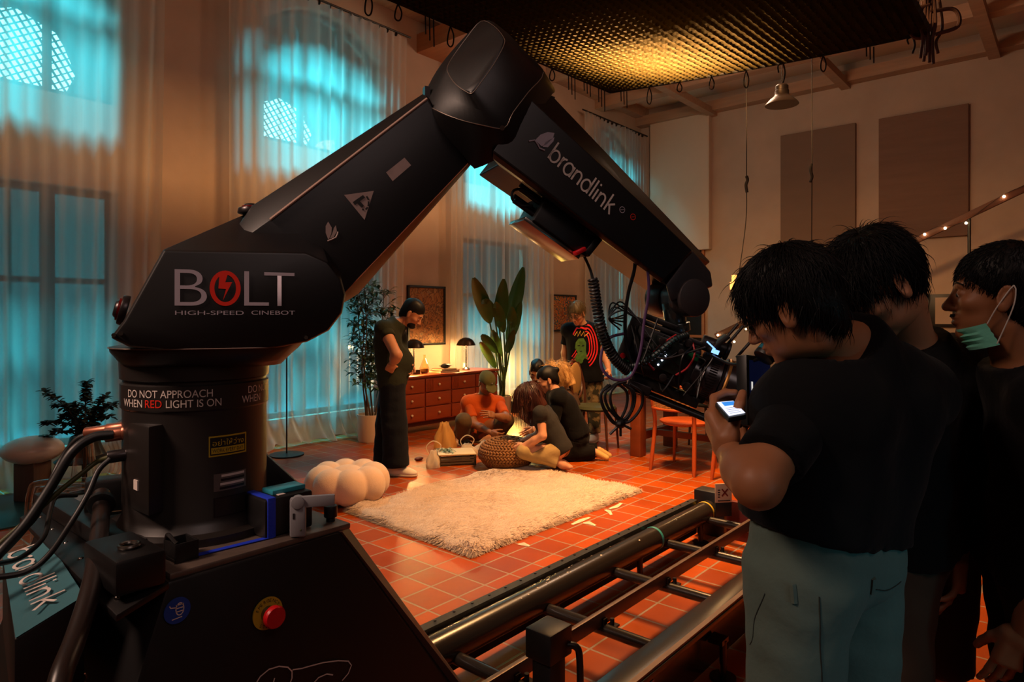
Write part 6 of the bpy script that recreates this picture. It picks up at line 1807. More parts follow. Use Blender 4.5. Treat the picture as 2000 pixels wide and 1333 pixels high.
    if trousers:
        parts = []
        for q, sg in (('L', 1), ('R', -1)):
            s = SDF()
            for z_ in ((-1, 1) if sg > 0 else (-1,)): s.cap(J['pelvis'] + hl * (z_ * 0.070 * bulk) + sp * 0.04, J['pelvis'] + hl * (z_ * 0.068 * bulk) - sp * 0.02, (0.106 if sg > 0 else 0.104) * bulk, (0.110 if sg > 0 else 0.108) * bulk, 0.05)
            s.cap(J['hip' + q], J['kn' + q], 0.102 * bulk, 0.078 * bulk * leg, 0.035); d = J['an' + q] - J['kn' + q]
            if trouser_end > 0.5: s.cap(J['kn' + q], J['an' + q] + d * 0.12, 0.076 * bulk * leg, 0.068 * bulk * leg * leg, 0.03)
            s.noise(0.0050, 22, seed + 3, (1, 1, 0.6)); s.noise(0.0025, 55, seed + 5)
            s.cap(J['pelvis'] - hl * 0.06 * bulk, J['pelvis'] + hl * 0.06 * bulk + sp * rise, 0.108 * bulk, 0.104 * bulk, 0.04) if rise > 0.05 and sg > 0 else None
            s.plane(J['pelvis'] + sp * (rise + 0.06), sp, within=(J['pelvis'] + sp * 0.1, 0.3))
            if trouser_end > 0.5: e = J['kn' + q] + d * trouser_end
            else: d = J['kn' + q] - J['hip' + q]; e = J['hip' + q] + d * (trouser_end * 2)
            s.plane(e, d, within=(e + d.normalized() * 0.1, 0.16))
            parts.append(s.mesh(res))
        mesh_np('trousers', parts, trousers, t)
    return t, Mh, body, dict(sp=sp, lat=lat, front=front)
def shoe(t, an, d, m, seed=0, flat=True, name='shoe'):
    d = Vector((d.x, d.y, 0)).normalized(); z = max(0, an.z - 0.085) if flat else an.z - 0.085
    o = Vector((an.x, an.y, z)); s = SDF()
    sd = Vector((-d.y, d.x, 0)); R = np.array(Matrix((d, sd, Vector((0, 0, 1)))).transposed())
    s.ell(o + d * 0.03 + Vector((0, 0, 0.045)), (0.115, 0.046, 0.045), R, k=0.02); s.ell(o + d * 0.125 + Vector((0, 0, 0.032)), (0.075, 0.047, 0.033), R, k=0.03); s.cap(o + Vector((0, 0, 0.05)), an, 0.045, 0.045, 0.03)
    s.plane(o + Vector((0, 0, 0.008)), (0, 0, -1)); s.plane(o + Vector((0, 0, 0.105)), (0, 0, 1))
    x = mesh_np(name, [s.mesh(0.006)], m, t)
    s = SDF(); s.ell(o + d * 0.03 + Vector((0, 0, 0.012)), (0.120, 0.050, 0.02), R, k=0.02); s.ell(o + d * 0.12 + Vector((0, 0, 0.012)), (0.085, 0.051, 0.02), R, k=0.03); s.plane(o + Vector((0, 0, 0.001)), (0, 0, -1)); s.plane(o + Vector((0, 0, 0.022)), (0, 0, 1))
    mesh_np('sole', [s.mesh(0.006)], M_sole, x)
from mathutils.bvhtree import BVHTree
def laid_lines(owner, part, lines, d, r, m, name):
    """thin seams lying on a garment: points near the cloth are dropped onto it along d"""
    p = [c for c in owner.children if c.name.startswith(part)][0]
    bt = BVHTree.FromPolygons([owner.matrix_world @ v.co for v in p.data.vertices], [tuple(f.vertices) for f in p.data.polygons])
    for L in lines:
        P = []
        for q in spline(L, 6):
            h = bt.ray_cast(q - d * 0.5, d)
            if h[0] is not None: P.append(h[0] - d * 0.001)
        if len(P) > 2: MB().tube(P, r, 5).build(name, m, p)
def stand_legs(pel, lat, hip_w, h_floor=0.0, bend=None, spread=0.0, fwd=Vector((0, 0, 0))):
    J = {}
    for q, sg in (('L', 1), ('R', -1)):
        hp = pel + lat * (sg * hip_w) + Vector((0, 0, -0.05)); J['hip' + q] = hp
        an = Vector((hp.x, hp.y, 0.085)) + lat * (sg * spread) + fwd * (0.5 if sg > 0 else -0.5); J['an' + q] = an
        kn = hp.lerp(an, 0.5); kn += (bend or Vector((0, 0, 0))); J['kn' + q] = kn
    return J

# ---- foreground man with the phone (seen from behind, head turned left and bowed)
Fd = cv(-0.55, 0.83); Ld = cv(-0.83, -0.55)
J = {}
J['pelvis'] = at(1612, 1080, 1.37); J['chest'] = at(1660, 822, 1.37); J['neck'] = at(1660, 680, 1.36)
J['shL'] = at(1562, 800, 1.29); J['shR'] = at(1788, 770, 1.49)
J['elL'] = at(1480, 945, 1.17); J['wrL'] = at(1425, 884, 1.30); J['elR'] = at(1660, 900, 1.66); J['wrR'] = at(1512, 800, 1.60)
J.update(stand_legs(J['pelvis'], Ld, 0.095, spread=0.06))
m1, Mh, body, ax = person('man in black T-shirt and grey-green shorts holding a phone, back to the camera', J, at(1545, 604, 1.31), cv(-0.80, 0.60), 26, skin=M_skin2, bulk=1.02, belly=0.03, loose=0.006, tall=0.87,
    hands=('hold', 'hold'), hand_n=(cv(-0.60, -0.35, -0.50), cv(0.2, 0.2, 1)), hand_d=(cv(-0.18, 0.78, 0.62), cv(-0.85, -0.25, -0.15)), shirt=M_black, sleeve=0.72, hem=-0.05, rise=0.07, trousers=M_short, trouser_end=0.49, res=0.010, hres=0.0035, seed=4, roll=-6)
hair_cap(Mh, M_hair, m1, 0.004, 3, nape=-0.055, vol=1.04, noise=0.005)
face_bits(Mh, m1)
strands(Mh, M_hair, m1, 5200, 0.050, 5, r=0.0011, lift=0.22, fly=0.04, scale=1.03, grav=0.16)
for q in 'LR': shoe(m1, J['an' + q], Fd, M_black2)
M_seamd = mat('dark_seam_thread', '#1c2422', 0.8)
_dv = cv(0.05, 1.0)
laid_lines(m1, 'trousers', [[at(a, b, 1.36) for a, b in L] for L in ([(1540, 1105), (1545, 1200), (1552, 1290), (1556, 1340)], [(1672, 1120), (1700, 1128), (1735, 1118)], [(1462, 1120), (1452, 1170), (1446, 1230)])], _dv, 0.0011, M_seamd, 'seam')
laid_lines(m1, 'trousers', [[at(a, b, 1.36) for a, b in L] for L in ([(1500, 1090), (1501, 1105), (1502, 1122)], [(1655, 1090), (1657, 1105), (1658, 1122)])], _dv, 0.006, M_short, 'belt_loop')
# phone in his left hand
pc = at(1428, 799, 1.30)
ph = thing('phone', 'dark phone with a lit white and blue screen held by the foreground man', 'phone', pc)
# screen seen lying back: corners in the photo
c_ = [at(1400, 786, 1.34), at(1432, 783, 1.36), at(1456, 807, 1.27), at(1424, 813, 1.25)]
pn = (c_[1] - c_[0]).cross(c_[3] - c_[0]).normalized(); pn = pn if pn.z > 0 else -pn
cc_ = sum(c_, Vector()) / 4
ex = [cc_ + (p - cc_) * 1.10 for p in c_]
MB().loft([[p - pn * 0.012 for p in ex], [p - pn * 0.002 for p in ex]]).build('phone_body', M_blk2, ph, bevel=0.002)
scr = MB().poly([p for p in c_]).build('screen', emit('white_screen', '#dfe9ff', 1.0), ph, fixn=False, smooth=False)
MB().poly([(c_[0] * (1 - u) + c_[1] * u) * (1 - v) + (c_[3] * (1 - u) + c_[2] * u) * v + pn * 0.0006 for u, v in ((0.22, 0.06), (0.98, 0.06), (0.98, 0.36), (0.22, 0.36))]).build('screen_header', emit('blue_screen', '#2f86e0', 1.0), scr, fixn=False, smooth=False)
for v in (0.5, 0.62, 0.74, 0.86):
    MB().poly([(c_[0] * (1 - u) + c_[1] * u) * (1 - w) + (c_[3] * (1 - u) + c_[2] * u) * w + pn * 0.0006 for u, w in ((0.15, v), (0.8, v), (0.8, v + 0.03), (0.15, v + 0.03))]).build('screen_line', emit('grey_screen_text', '#8f9bb5', 0.6), scr, fixn=False, smooth=False)
# wireless monitor in his right hand
mc = at(1462, 752, 1.52)
mo = thing('handheld_monitor', 'dark handheld monitor with coloured bars in the foreground man\'s other hand', 'monitor', mc)
xa = (at(1500, 712, 1.55) - at(1456, 806, 1.48)).normalized(); ya_ = cv(0.75, 0.55, -0.1)
Mm = frame(at(1484, 764, 1.55), ya_, xa)
MB(Mm).box((0, 0, -0.015), (0.10, 0.165, 0.03)).build('monitor_body', M_blk2, mo, bevel=0.005)
ms = MB(Mm).poly([(-0.042, -0.07, 0.001), (0.042, -0.07, 0.001), (0.042, 0.07, 0.001), (-0.042, 0.07, 0.001)]).build('monitor_screen', emit('dim_blue_screen', '#0a1230', 0.35), mo, fixn=False, smooth=False)
for i, (cc, y0, y1) in enumerate((('#f0401c', -0.035, -0.012), ('#f0a020', -0.035, -0.012), ('#d8d020', -0.035, -0.012), ('#e8e4dc', 0.0, 0.02))):
    x0 = -0.038 + 0.014 * i if i < 3 else -0.036
    MB(Mm).poly([(x0, y0, 0.002), (x0 + (0.014 if i < 3 else 0.006), y0, 0.002), (x0 + (0.014 if i < 3 else 0.006), y1, 0.002), (x0, y1, 0.002)]).build('colour_bar', emit('screen_colour_%d' % i, cc, 0.8), ms, fixn=False, smooth=False)
mk = at(1500, 690, 1.5)
kn = MB().cyl(mk + cv(-0.012, 0, -0.012), mk + cv(0.02, 0.01, 0.022), 0.024, n=24).cyl(mk + cv(0.02, 0.01, 0.022), mk + cv(0.03, 0.015, 0.034), 0.018, n=24).build('focus_handwheel', M_blk2, mo, bevel=0.003)
MB().cyl(mk + cv(-0.004, 0, -0.004), mk + cv(0.004, 0.002, 0.004), 0.0248, n=24).build('blue_ring', mat('teal_ring', '#1f6f86', 0.3), kn)
MB().tube(spline([mk, at(1470, 706, 1.55), at(1432, 712, 1.6), at(1400, 700, 1.75), at(1385, 690, 1.85)], 8), 0.004, 8).build('monitor_cable', M_rub, mo)

# ---- second man, head bowed low behind him
Fd = cv(-0.50, 0.86); Ld = cv(-0.86, -0.50)
J = {}
J['pelvis'] = at(1795, 1040, 1.78); J['chest'] = at(1790, 790, 1.72); J['neck'] = at(1784, 680, 1.70)
J['shL'] = J['neck'] + Ld * 0.185 + Vector((0, 0, -0.09)); J['shR'] = at(1868, 712, 1.80)
J['elL'] = J['shL'] + cv(-0.05, 0.12, -0.25); J['wrL'] = J['elL'] + cv(-0.02, 0.22, 0.03)
J['elR'] = at(1880, 905, 1.76); J['wrR'] = at(1868, 1085, 1.72)
J.update(stand_legs(J['pelvis'], Ld, 0.09, spread=0.03))
m2, Mh, body, ax = person('younger man in black T-shirt and brown shorts, head bowed, tallest of the three', J, at(1714, 560, 1.62), cv(-0.95, -0.05), 44, skin=M_skin, bulk=1.0, hands=('flat', 'relaxed'), hand_n=(None, cv(0.9, -0.2, 0)), shirt=M_black2, sleeve=0.72, hem=0.02, trousers=M_short2, trouser_end=0.49, res=0.011, hres=0.0035, seed=8, loose=0.008)
hair_cap(Mh, M_hair, m2, 0.004, 6, nape=-0.045, vol=1.03, noise=0.006)
face_bits(Mh, m2)
strands(Mh, M_hair, m2, 5200, 0.062, 15, r=0.0011, lift=0.30, fly=0.04, scale=1.02, grav=0.14)
for q in 'LR': shoe(m2, J['an' + q], Fd, M_black2)

# ---- third man at the right edge, mask pulled down under the chin
Fd = cv(-0.93, 0.37); Ld = cv(-0.37, -0.93)
J = {}
J['pelvis'] = at(2040, 1090, 1.58); J['chest'] = at(2036, 880, 1.58); J['neck'] = at(2002, 725, 1.58)
J['shL'] = J['neck'] + Ld * 0.18 + Vector((0, 0, -0.07)); J['shR'] = J['neck'] - Ld * 0.18 + Vector((0, 0, -0.07))
J['elL'] = J['shL'] + cv(0.04, 0.02, -0.27); J['wrL'] = J['elL'] + cv(-0.05, 0.05, -0.24); J['elR'] = J['shR'] + cv(0.06, 0.0, -0.27); J['wrR'] = J['elR'] + cv(0.03, 0.05, -0.22)
J.update(stand_legs(J['pelvis'], Ld, 0.09, spread=0.03))
m3, Mh, body, ax = person('man in black at the right edge with a teal mask pulled under his chin', J, at(1948, 580, 1.57), cv(-0.86, 0.50), -2, skin=M_skin2, bulk=1.0, belly=0.0, tall=0.93, shirt=M_black, sleeve=0.75, hem=0.05, trousers=M_black2, trouser_end=0.93, res=0.011, hres=0.003, seed=12, loose=0.006)
hair_cap(Mh, M_hair, m3, 0.0035, 9, nape=-0.06, vol=1.0, noise=0.002)
face_bits(Mh, m3)
strands(Mh, M_hair, m3, 4500, 0.020, 25, r=0.0010, lift=0.35, fly=0.0, scale=0.99)
g = MB(Mh); rg = np.random.default_rng(2)
for i in range(60):
    y = rg.uniform(-.022, .022); q = Vector((0.098 - abs(y) * 0.35, y, -0.0475)); g.tube([q, q + Vector((0.002, y * 0.1, -0.008))], 0.0007, 4)
g.build('moustache', M_hair, m3, fixn=False)['kind'] = 'stuff'
for q in 'LR': shoe(m3, J['an' + q], Fd, M_black2)
P = []
for j in range(9):
    v = j / 8; row = []
    for i in range(21):
        u = i / 20 * 2 - 1; a = u * 1.35
        row.append((0.012 + (0.074 + 0.006 * math.sin(v * 22)) * math.cos(a) - 0.030 * v, 0.074 * math.sin(a), -0.088 - 0.052 * v + 0.020 * abs(u) ** 2))
    P.append(row)
mk_ = MB(Mh).grid(P).build('face_mask', M_mask, m3, fixn=False)
for y in (-1, 1):
    for e0, e1 in (((0.026, y * 0.072, -0.070), 0.0), ((0.004, y * 0.071, -0.118), 0.0)):
        MB(Mh).tube(spline([e0, (0.010 if e0[0] > .02 else -0.022, y * 0.086, -0.03), (-0.012 if e0[0] > .02 else -0.026, y * 0.090, 0.012), (-0.022, y * 0.089, 0.026)], 6), 0.0016, 6).build('ear_loop', M_strap, mk_)

# ---- standing man by the sideboard
def px_person(label, z, pts, **k):
    J = {n: at(*(p if len(p) == 3 else (p[0], p[1], z))) for n, p in pts.items()}
    return J
z = 5.99; rt = cv(0.95, -0.1); Ls = cv(0.1, 0.95)
J = {'pelvis': at(766, 742, z), 'chest': at(762, 668, z), 'neck': at(776, 632, z)}
J['shR'] = at(750, 643, z - 0.17); J['shL'] = at(772, 640, z + 0.17); J['elR'] = at(775, 694, z - 0.34); J['wrR'] = at(766, 712, z - 0.27); J['elL'] = at(790, 690, z + 0.2); J['wrL'] = at(800, 715, z + 0.05)
for q, dz, dx in (('L', 0.09, -8), ('R', -0.09, 6)):
    J['hip' + q] = at(766, 752, z + dz); J['kn' + q] = at(765 + dx, 832, z + dz); J['an' + q] = at(766 + dx * 1.3, 905, z + dz); J['an' + q].z = 0.085
a1, Mh, body, ax = person('man in dark green shirt and jeans standing head bowed beside the sideboard', J, at(805, 614, z), cv(0.95, -0.1), 38, skin=M_skin, bulk=1.1, belly=0.05, hands=('relaxed', 'fist'), hand_n=(None, cv(0.2, -1, 0.2)), shirt=M_green_t, sleeve=0.35, hem=0.05, trousers=M_denim, trouser_end=1.0, leg=1.28, res=0.014, hres=0.006, seed=20)
hair_cap(Mh, M_hair, a1, 0.007, 3, nape=-0.05, noise=0.003); face_bits(Mh, a1)
s = SDF(); s.ell((0.05, 0, -0.075), (0.050, 0.058, 0.042), k=0.01); s.cut_ell((0.098, 0, -0.06), (0.02, 0.022, 0.014), k=0.006); s.plane((0, 0, -0.045), (0, 0, 1))
mesh_np('beard', [tf(s.mesh(0.006), Mh)], M_hair, a1)
for q in 'LR': shoe(a1, J['an' + q], cv(0.95, -0.25), M_white_sh)

# ---- squatting man in orange
z = 7.45
J = {'pelvis': at(920, 838, z), 'chest': at(938, 802, z - 0.03), 'neck': at(946, 774, z - 0.06), 'shR': at(915, 786, z - 0.10), 'shL': at(973, 787, z + 0.02), 'elR': at(925, 828, z - 0.25), 'wrR': at(960, 846, z - 0.40), 'elL': at(990, 818, z - 0.28), 'wrL': at(965, 812, z - 0.42),
     'hipL': at(932, 842, z + 0.02), 'hipR': at(910, 842, z - 0.06), 'knL': at(990, 822, z - 0.22), 'knR': at(905, 822, z - 0.34), 'anL': at(968, 866, z - 0.1), 'anR': at(905, 868, z - 0.2)}
for q in 'LR': J['an' + q].z = 0.085
o1, Mh, body, ax = person('man in orange T-shirt and olive cap squatting in front of the sideboard', J, at(950, 750, z - 0.12), cv(0.45, -0.85), 38, skin=M_skin2, bulk=1.08, hands=('relaxed', 'pinch'), shirt=M_orange, sleeve=0.75, hem=0.0, trousers=cloth('brown_khaki_cloth', '#5f4a30'), trouser_end=0.9, res=0.014, hres=0.006, seed=30)
hair_cap(Mh, M_hair, o1, 0.007, 3, nape=-0.05); face_bits(Mh, o1)
s = SDF(); s.ell((-0.012, 0, 0.060), (0.112, 0.090, 0.085), k=0.01); s.plane((0, 0, 0.048), (0.12, 0, -1)); s.ell((0.125, 0, 0.050), (0.062, 0.070, 0.007), np.array(Matrix.Rotation(0.25, 3, 'Y')), k=0.01)
cap_ = mesh_np('cap', [tf(s.mesh(0.006), Mh)], M_olive, o1)
MB(Mh @ Matrix.Translation((0.092, 0, 0.095)) @ Matrix.Rotation(0.7, 4, 'Y')).box((0.004, 0, 0), (0.006, 0.008, 0.034)).box((0.004, 0.008, -0.015), (0.006, 0.022, 0.007)).build('cap_emblem', M_white, cap_)
for q in 'LR': shoe(o1, J['an' + q], cv(0.5, -0.8), M_black2)

# ---- kneeling woman with long brown hair
z = 6.08
J = {'pelvis': at(1092, 872, z), 'chest': at(1068, 826, z), 'neck': at(1052, 798, z), 'shL': at(1056, 808, z - 0.15), 'shR': at(1066, 806, z + 0.15), 'elL': at(1060, 852, z - 0.20), 'wrL': at(1022, 872, z - 0.12), 'elR': at(1050, 850, z + 0.16), 'wrR': at(1010, 868, z + 0.05),
     'hipL': at(1090, 880, z - 0.09), 'hipR': at(1090, 878, z + 0.09), 'knL': at(1024, 882, z - 0.12), 'knR': at(1024, 884, z + 0.10), 'anL': at(1092, 904, z - 0.12), 'anR': at(1096, 904, z + 0.10)}
w1_, Mh, body, ax = person('woman with long reddish-brown hair, dark T-shirt and khaki trousers kneeling at the woven pouf', J, at(1033, 776, z), cv(-0.95, 0.15), 30, skin=M_skin3, bulk=0.88, tall=0.94, hands=('relaxed', 'relaxed'), shirt=M_tee, sleeve=0.45, hem=0.05, trousers=M_khaki, trouser_end=0.95, res=0.013, hres=0.006, seed=40)
hair_cap(Mh, M_hairb, w1_, 0.007, 3, nape=-0.10, vol=1.05, extra=[((-0.06, 0.03, 0.0), (-0.05, 0.05, -0.20), 0.06, 0.05, 0.04), ((-0.03, 0.06, 0.03), (0.06, 0.075, -0.22), 0.035, 0.030, 0.03), ((-0.07, -0.03, 0.0), (-0.06, -0.04, -0.22), 0.06, 0.05, 0.04)], noise=0.007); face_bits(Mh, w1_)
strands(Mh, M_hairb, w1_, 900, 0.27, 45, r=0.0022, lift=0.05, fly=0.02, scale=1.03, grav=0.55)
for q in 'LR':
    s = SDF(); a = J['an' + q]; s.cap(a, a + cv(0.03, 0, -0.02), 0.036, 0.034); s.cap(a + cv(0.03, 0, -0.02), a + cv(0.09, 0, -0.045), 0.034, 0.022); mesh_np('foot', [s.mesh(0.007)], M_skin3, w1_)

# ---- kneeling woman in black, hair tied back
z = 6.62
J = {'pelvis': at(1128, 850, z), 'chest': at(1104, 798, z), 'neck': at(1084, 766, z), 'shL': at(1092, 778, z - 0.17), 'shR': at(1094, 776, z + 0.17), 'elL': at(1080, 822, z - 0.2), 'wrL': at(1048, 840, z - 0.14), 'elR': at(1078, 820, z + 0.2), 'wrR': at(1040, 840, z + 0.1),
     'hipL': at(1126, 858, z - 0.09), 'hipR': at(1128, 856, z + 0.09), 'knL': at(1106, 886, z - 0.12), 'knR': at(1110, 884, z + 0.12), 'anL': at(1164, 884, z - 0.1), 'anR': at(1170, 880, z + 0.1)}
d1_, Mh, body, ax = person('woman dressed in black with tied-back hair kneeling right of the long-haired woman', J, at(1069, 743, z), cv(-0.93, -0.1), 28, skin=M_skin3, bulk=1.02, hands=('relaxed', 'relaxed'), shirt=M_black, sleeve=0.99, hem=0.0, trousers=M_black2, trouser_end=0.95, res=0.014, hres=0.006, seed=50, loose=0.012)
hair_cap(Mh, M_hair, d1_, 0.007, 3, nape=-0.05, extra=[((-0.10, 0, 0.06), (-0.13, 0, 0.05), 0.03, 0.03, 0.02)]); face_bits(Mh, d1_)
for q in 'LR':
    s = SDF(); a = J['an' + q]; s.cap(a, a + cv(0.10, -0.02, -0.05), 0.036, 0.028); mesh_np('foot', [s.mesh(0.007)], mat('yellowish_slipper', '#c9a25a', 0.7), d1_)
for px_, py_, w, h in ((1112, 838, 26, 6), (1120, 860, 16, 5)):
    q = at(px_, py_, z - 0.24); MB().tube([q, q + cv(w / 195, -0.01, -0.012), q + cv(w / 195, -0.01, -0.012 - h / 195), q + cv(0, 0, -h / 195)], 0.0022, 5, closed=True).build('pocket_zip', M_black2, d1_)

# ---- dark-haired man crouching behind them
z = 7.15
J = {'pelvis': at(1075, 835, z), 'chest': at(1062, 788, z), 'neck': at(1054, 758, z), 'shL': at(1086, 770, z), 'shR': at(1030, 772, z), 'elL': at(1095, 808, z - 0.1), 'wrL': at(1066, 826, z - 0.3), 'elR': at(1022, 812, z - 0.1), 'wrR': at(1045, 832, z - 0.3),
     'hipL': at(1084, 842, z), 'hipR': at(1066, 842, z), 'knL': at(1092, 832, z - 0.35), 'knR': at(1050, 836, z - 0.35), 'anL': at(1088, 868, z - 0.1), 'anR': at(1056, 868, z - 0.1)}
for q in 'LR': J['an' + q].z = 0.085
e1, Mh, body, ax = person('dark-haired man crouching behind the two kneeling women, looking down', J, at(1049, 728, z - 0.08), cv(-0.25, -0.95), 26, skin=M_skin2, hands=('relaxed', 'relaxed'), shirt=cloth('grey_brown_jersey', '#4a4038'), sleeve=0.6, hem=0.0, trousers=M_black2, trouser_end=0.9, res=0.016, hres=0.006, seed=60)
hair_cap(Mh, M_hair, e1, 0.007, 3, nape=-0.04, noise=0.005); face_bits(Mh, e1)
for q in 'LR': shoe(e1, J['an' + q], cv(-0.25, -0.95), M_black2)

# ---- person with bleached curls, mostly hidden
z = 7.0
J = {'pelvis': at(1118, 835, z), 'chest': at(1112, 796, z), 'neck': at(1098, 768, z), 'shL': at(1108, 778, z - 0.16), 'shR': at(1116, 776, z + 0.15), 'elL': at(1100, 815, z - 0.2), 'wrL': at(1075, 828, z - 0.25), 'elR': at(1105, 815, z + 0.2), 'wrR': at(1080, 828, z + 0.1),
     'hipL': at(1118, 842, z - 0.08), 'hipR': at(1120, 842, z + 0.08), 'knL': at(1085, 838, z - 0.1), 'knR': at(1088, 836, z + 0.12), 'anL': at(1122, 868, z - 0.1), 'anR': at(1124, 866, z + 0.1)}
for q in 'LR': J['an' + q].z = 0.085
f1, Mh, body, ax = person('person with bleached curly hair hidden behind the woman in black', J, at(1085, 738, z), cv(-0.95, 0.1), 30, skin=M_skin3, bulk=0.9, hands=('relaxed', 'relaxed'), shirt=cloth('brown_jersey', '#4b3322'), sleeve=0.99, hem=0.0, trousers=M_black2, trouser_end=0.9, res=0.016, hres=0.006, seed=70)
hair_cap(Mh, M_blond, f1, 0.007, 5, nape=-0.10, vol=1.2, extra=[((-0.07, 0, 0.02), (-0.09, 0, -0.13), 0.085, 0.07, 0.05)], noise=0.020)
strands(Mh, M_blond, f1, 900, 0.12, 75, r=0.0018, lift=0.6, fly=0.3, scale=1.2, curl=0.012); face_bits(Mh, f1)
for q in 'LR': shoe(f1, J['an' + q], cv(-0.95, 0.1), M_black2)

# ---- standing man in the printed T-shirt
z = 7.55; Fd = cv(-0.42, -0.90); Ld = cv(0.90, -0.42)
J = {'pelvis': at(1144, 735, z), 'chest': at(1142, 670, z), 'neck': at(1138, 636, z)}
J['shL'] = J['neck'] + Ld * 0.18 + Vector((0, 0, -0.06)); J['shR'] = J['neck'] - Ld * 0.18 + Vector((0, 0, -0.06))
J['elL'] = at(1181, 692, z - 0.1); J['wrL'] = at(1189, 722, z - 0.25); J['elR'] = J['shR'] + cv(-0.03, 0.06, -0.26); J['wrR'] = J['elR'] + cv(0.03, 0.04, -0.23)
J.update(stand_legs(J['pelvis'], Ld, 0.085, spread=0.02))
g1, Mh, body, ax = person('man in black T-shirt with a red and green print standing by the round-backed chair', J, at(1127, 613, z - 0.10), cv(-0.55, -0.8), 32, skin=M_skin3, bulk=1.04, loose=0.012, hands=('hold', 'relaxed'), shirt=M_black, sleeve=0.62, hem=0.06, trousers=M_camo, trouser_end=0.95, res=0.014, hres=0.006, seed=80)
hair_cap(Mh, M_ash, g1, 0.007, 4, nape=-0.05, vol=1.05, noise=0.005); face_bits(Mh, g1)
strands(Mh, M_ash, g1, 500, 0.07, 85, r=0.0018, lift=0.2, fly=0.03, scale=1.03)
for q in 'LR': shoe(g1, J['an' + q], Fd, M_white_sh)
# glasses
gg = MB(Mh)
for y in (-1, 1): gg.tube([(0.104, y * 0.032 + 0.021 * math.cos(a), 0.004 + 0.016 * math.sin(a)) for a in [2 * PI * k_ / 16 for k_ in range(16)]], 0.0015, 5, closed=True); gg.tube([(0.102, y * 0.053, 0.006), (0.0, y * 0.084, 0.01)], 0.0015, 5)
gg.build('glasses', M_blk2, g1)

# print on his shirt, laid onto the cloth
_sh = [c for c in g1.children if c.name.startswith('t_shirt')][0]
_bt = BVHTree.FromPolygons([g1.matrix_world @ v.co for v in _sh.data.vertices], [tuple(p.vertices) for p in _sh.data.polygons])
def shirt_xy(a, b, off=0.003):
    b = b * 1.25 - 0.03
    """(a, b) metres right / up of the chest centre, as seen facing the man"""
    o = J['chest'] + Ld * a + Vector((0, 0, b)) + Fd * 0.5
    h = _bt.ray_cast(o, -Fd)
    return (h[0] + Fd * off) if h[0] is not None else o - Fd * 0.38
def shirt_poly(pts, m, name, off): 
    g = MB(); c = (sum(p[0] for p in pts) / len(pts), sum(p[1] for p in pts) / len(pts)); R_ = 4; vs = [shirt_xy(c[0], c[1], off)]; n = len(pts)
    for r in range(1, R_ + 1):
        for p in pts: vs.append(shirt_xy(c[0] + (p[0] - c[0]) * r / R_, c[1] + (p[1] - c[1]) * r / R_, off))
    fs = [(0, 1 + k_, 1 + (k_ + 1) % n) for k_ in range(n)]
    for r in range(R_ - 1):
        for k_ in range(n): fs.append((1 + r * n + k_, 1 + (r + 1) * n + k_, 1 + (r + 1) * n + (k_ + 1) % n, 1 + r * n + (k_ + 1) % n))
    return g.add(vs, fs).build(name, m, _sh, fixn=False, smooth=False)
def shirt_line(pts, w, m, name, off=0.003):
    vs = []
    for i, p in enumerate(pts):
        d = Vector((pts[min(i + 1, len(pts) - 1)][0] - pts[max(i - 1, 0)][0], pts[min(i + 1, len(pts) - 1)][1] - pts[max(i - 1, 0)][1])).normalized()
        vs += [shirt_xy(p[0] - d.y * w / 2, p[1] + d.x * w / 2, off), shirt_xy(p[0] + d.y * w / 2, p[1] - d.x * w / 2, off)]
    return MB().add(vs, [(2 * i, 2 * i + 1, 2 * i + 3, 2 * i + 2) for i in range(len(pts) - 1)]).build(name, m, _sh, fixn=False, smooth=False)
M_pr = mat('red_shirt_print', '#e01d2c', 0.7); M_pg = mat('green_shirt_print', '#4f7a2c', 0.7, var=0.5, vscale=30); M_py = mat('yellow_shirt_print', '#e8b440', 0.7)
for k_ in range(4):
    shirt_line([(0.055 + (0.05 + 0.025 * k_) * math.cos(math.radians(t_)), 0.0 + (0.10 + 0.03 * k_) * math.sin(math.radians(t_))) for t_ in range(-70, 100, 12)], 0.012, M_pr, 'shirt_print')
for k_ in range(3):
    shirt_line([(-0.11 - 0.006 * k_, -0.10 - 0.035 * k_), (-0.07, -0.06 - 0.035 * k_), (-0.05, -0.03 - 0.035 * k_)], 0.010, M_pr, 'shirt_print')
shirt_line([(-0.10, 0.10), (-0.06, 0.16), (0.0, 0.165), (0.06, 0.15)], 0.016, M_pr, 'shirt_print')
shirt_poly([(-0.06, 0.03), (-0.03, 0.065), (0.03, 0.07), (0.065, 0.03), (0.06, -0.05), (0.085, -0.11), (0.0, -0.16), (-0.085, -0.13), (-0.04, -0.06), (-0.07, -0.02)], M_pg, 'shirt_print', 0.0035)
for x_, y_ in ((-0.025, 0.0), (0.025, 0.0), (0.0, -0.05)): shirt_line([(x_ - 0.014, y_), (x_ + 0.014, y_ + 0.003)], 0.008, M_ink, 'shirt_print', 0.0045)
shirt_line([(-0.08, 0.09), (-0.05, 0.13), (-0.04, 0.085), (-0.01, 0.135), (0.0, 0.09), (0.03, 0.13), (0.04, 0.085), (0.085, 0.12)], 0.009, M_py, 'shirt_print', 0.0045)
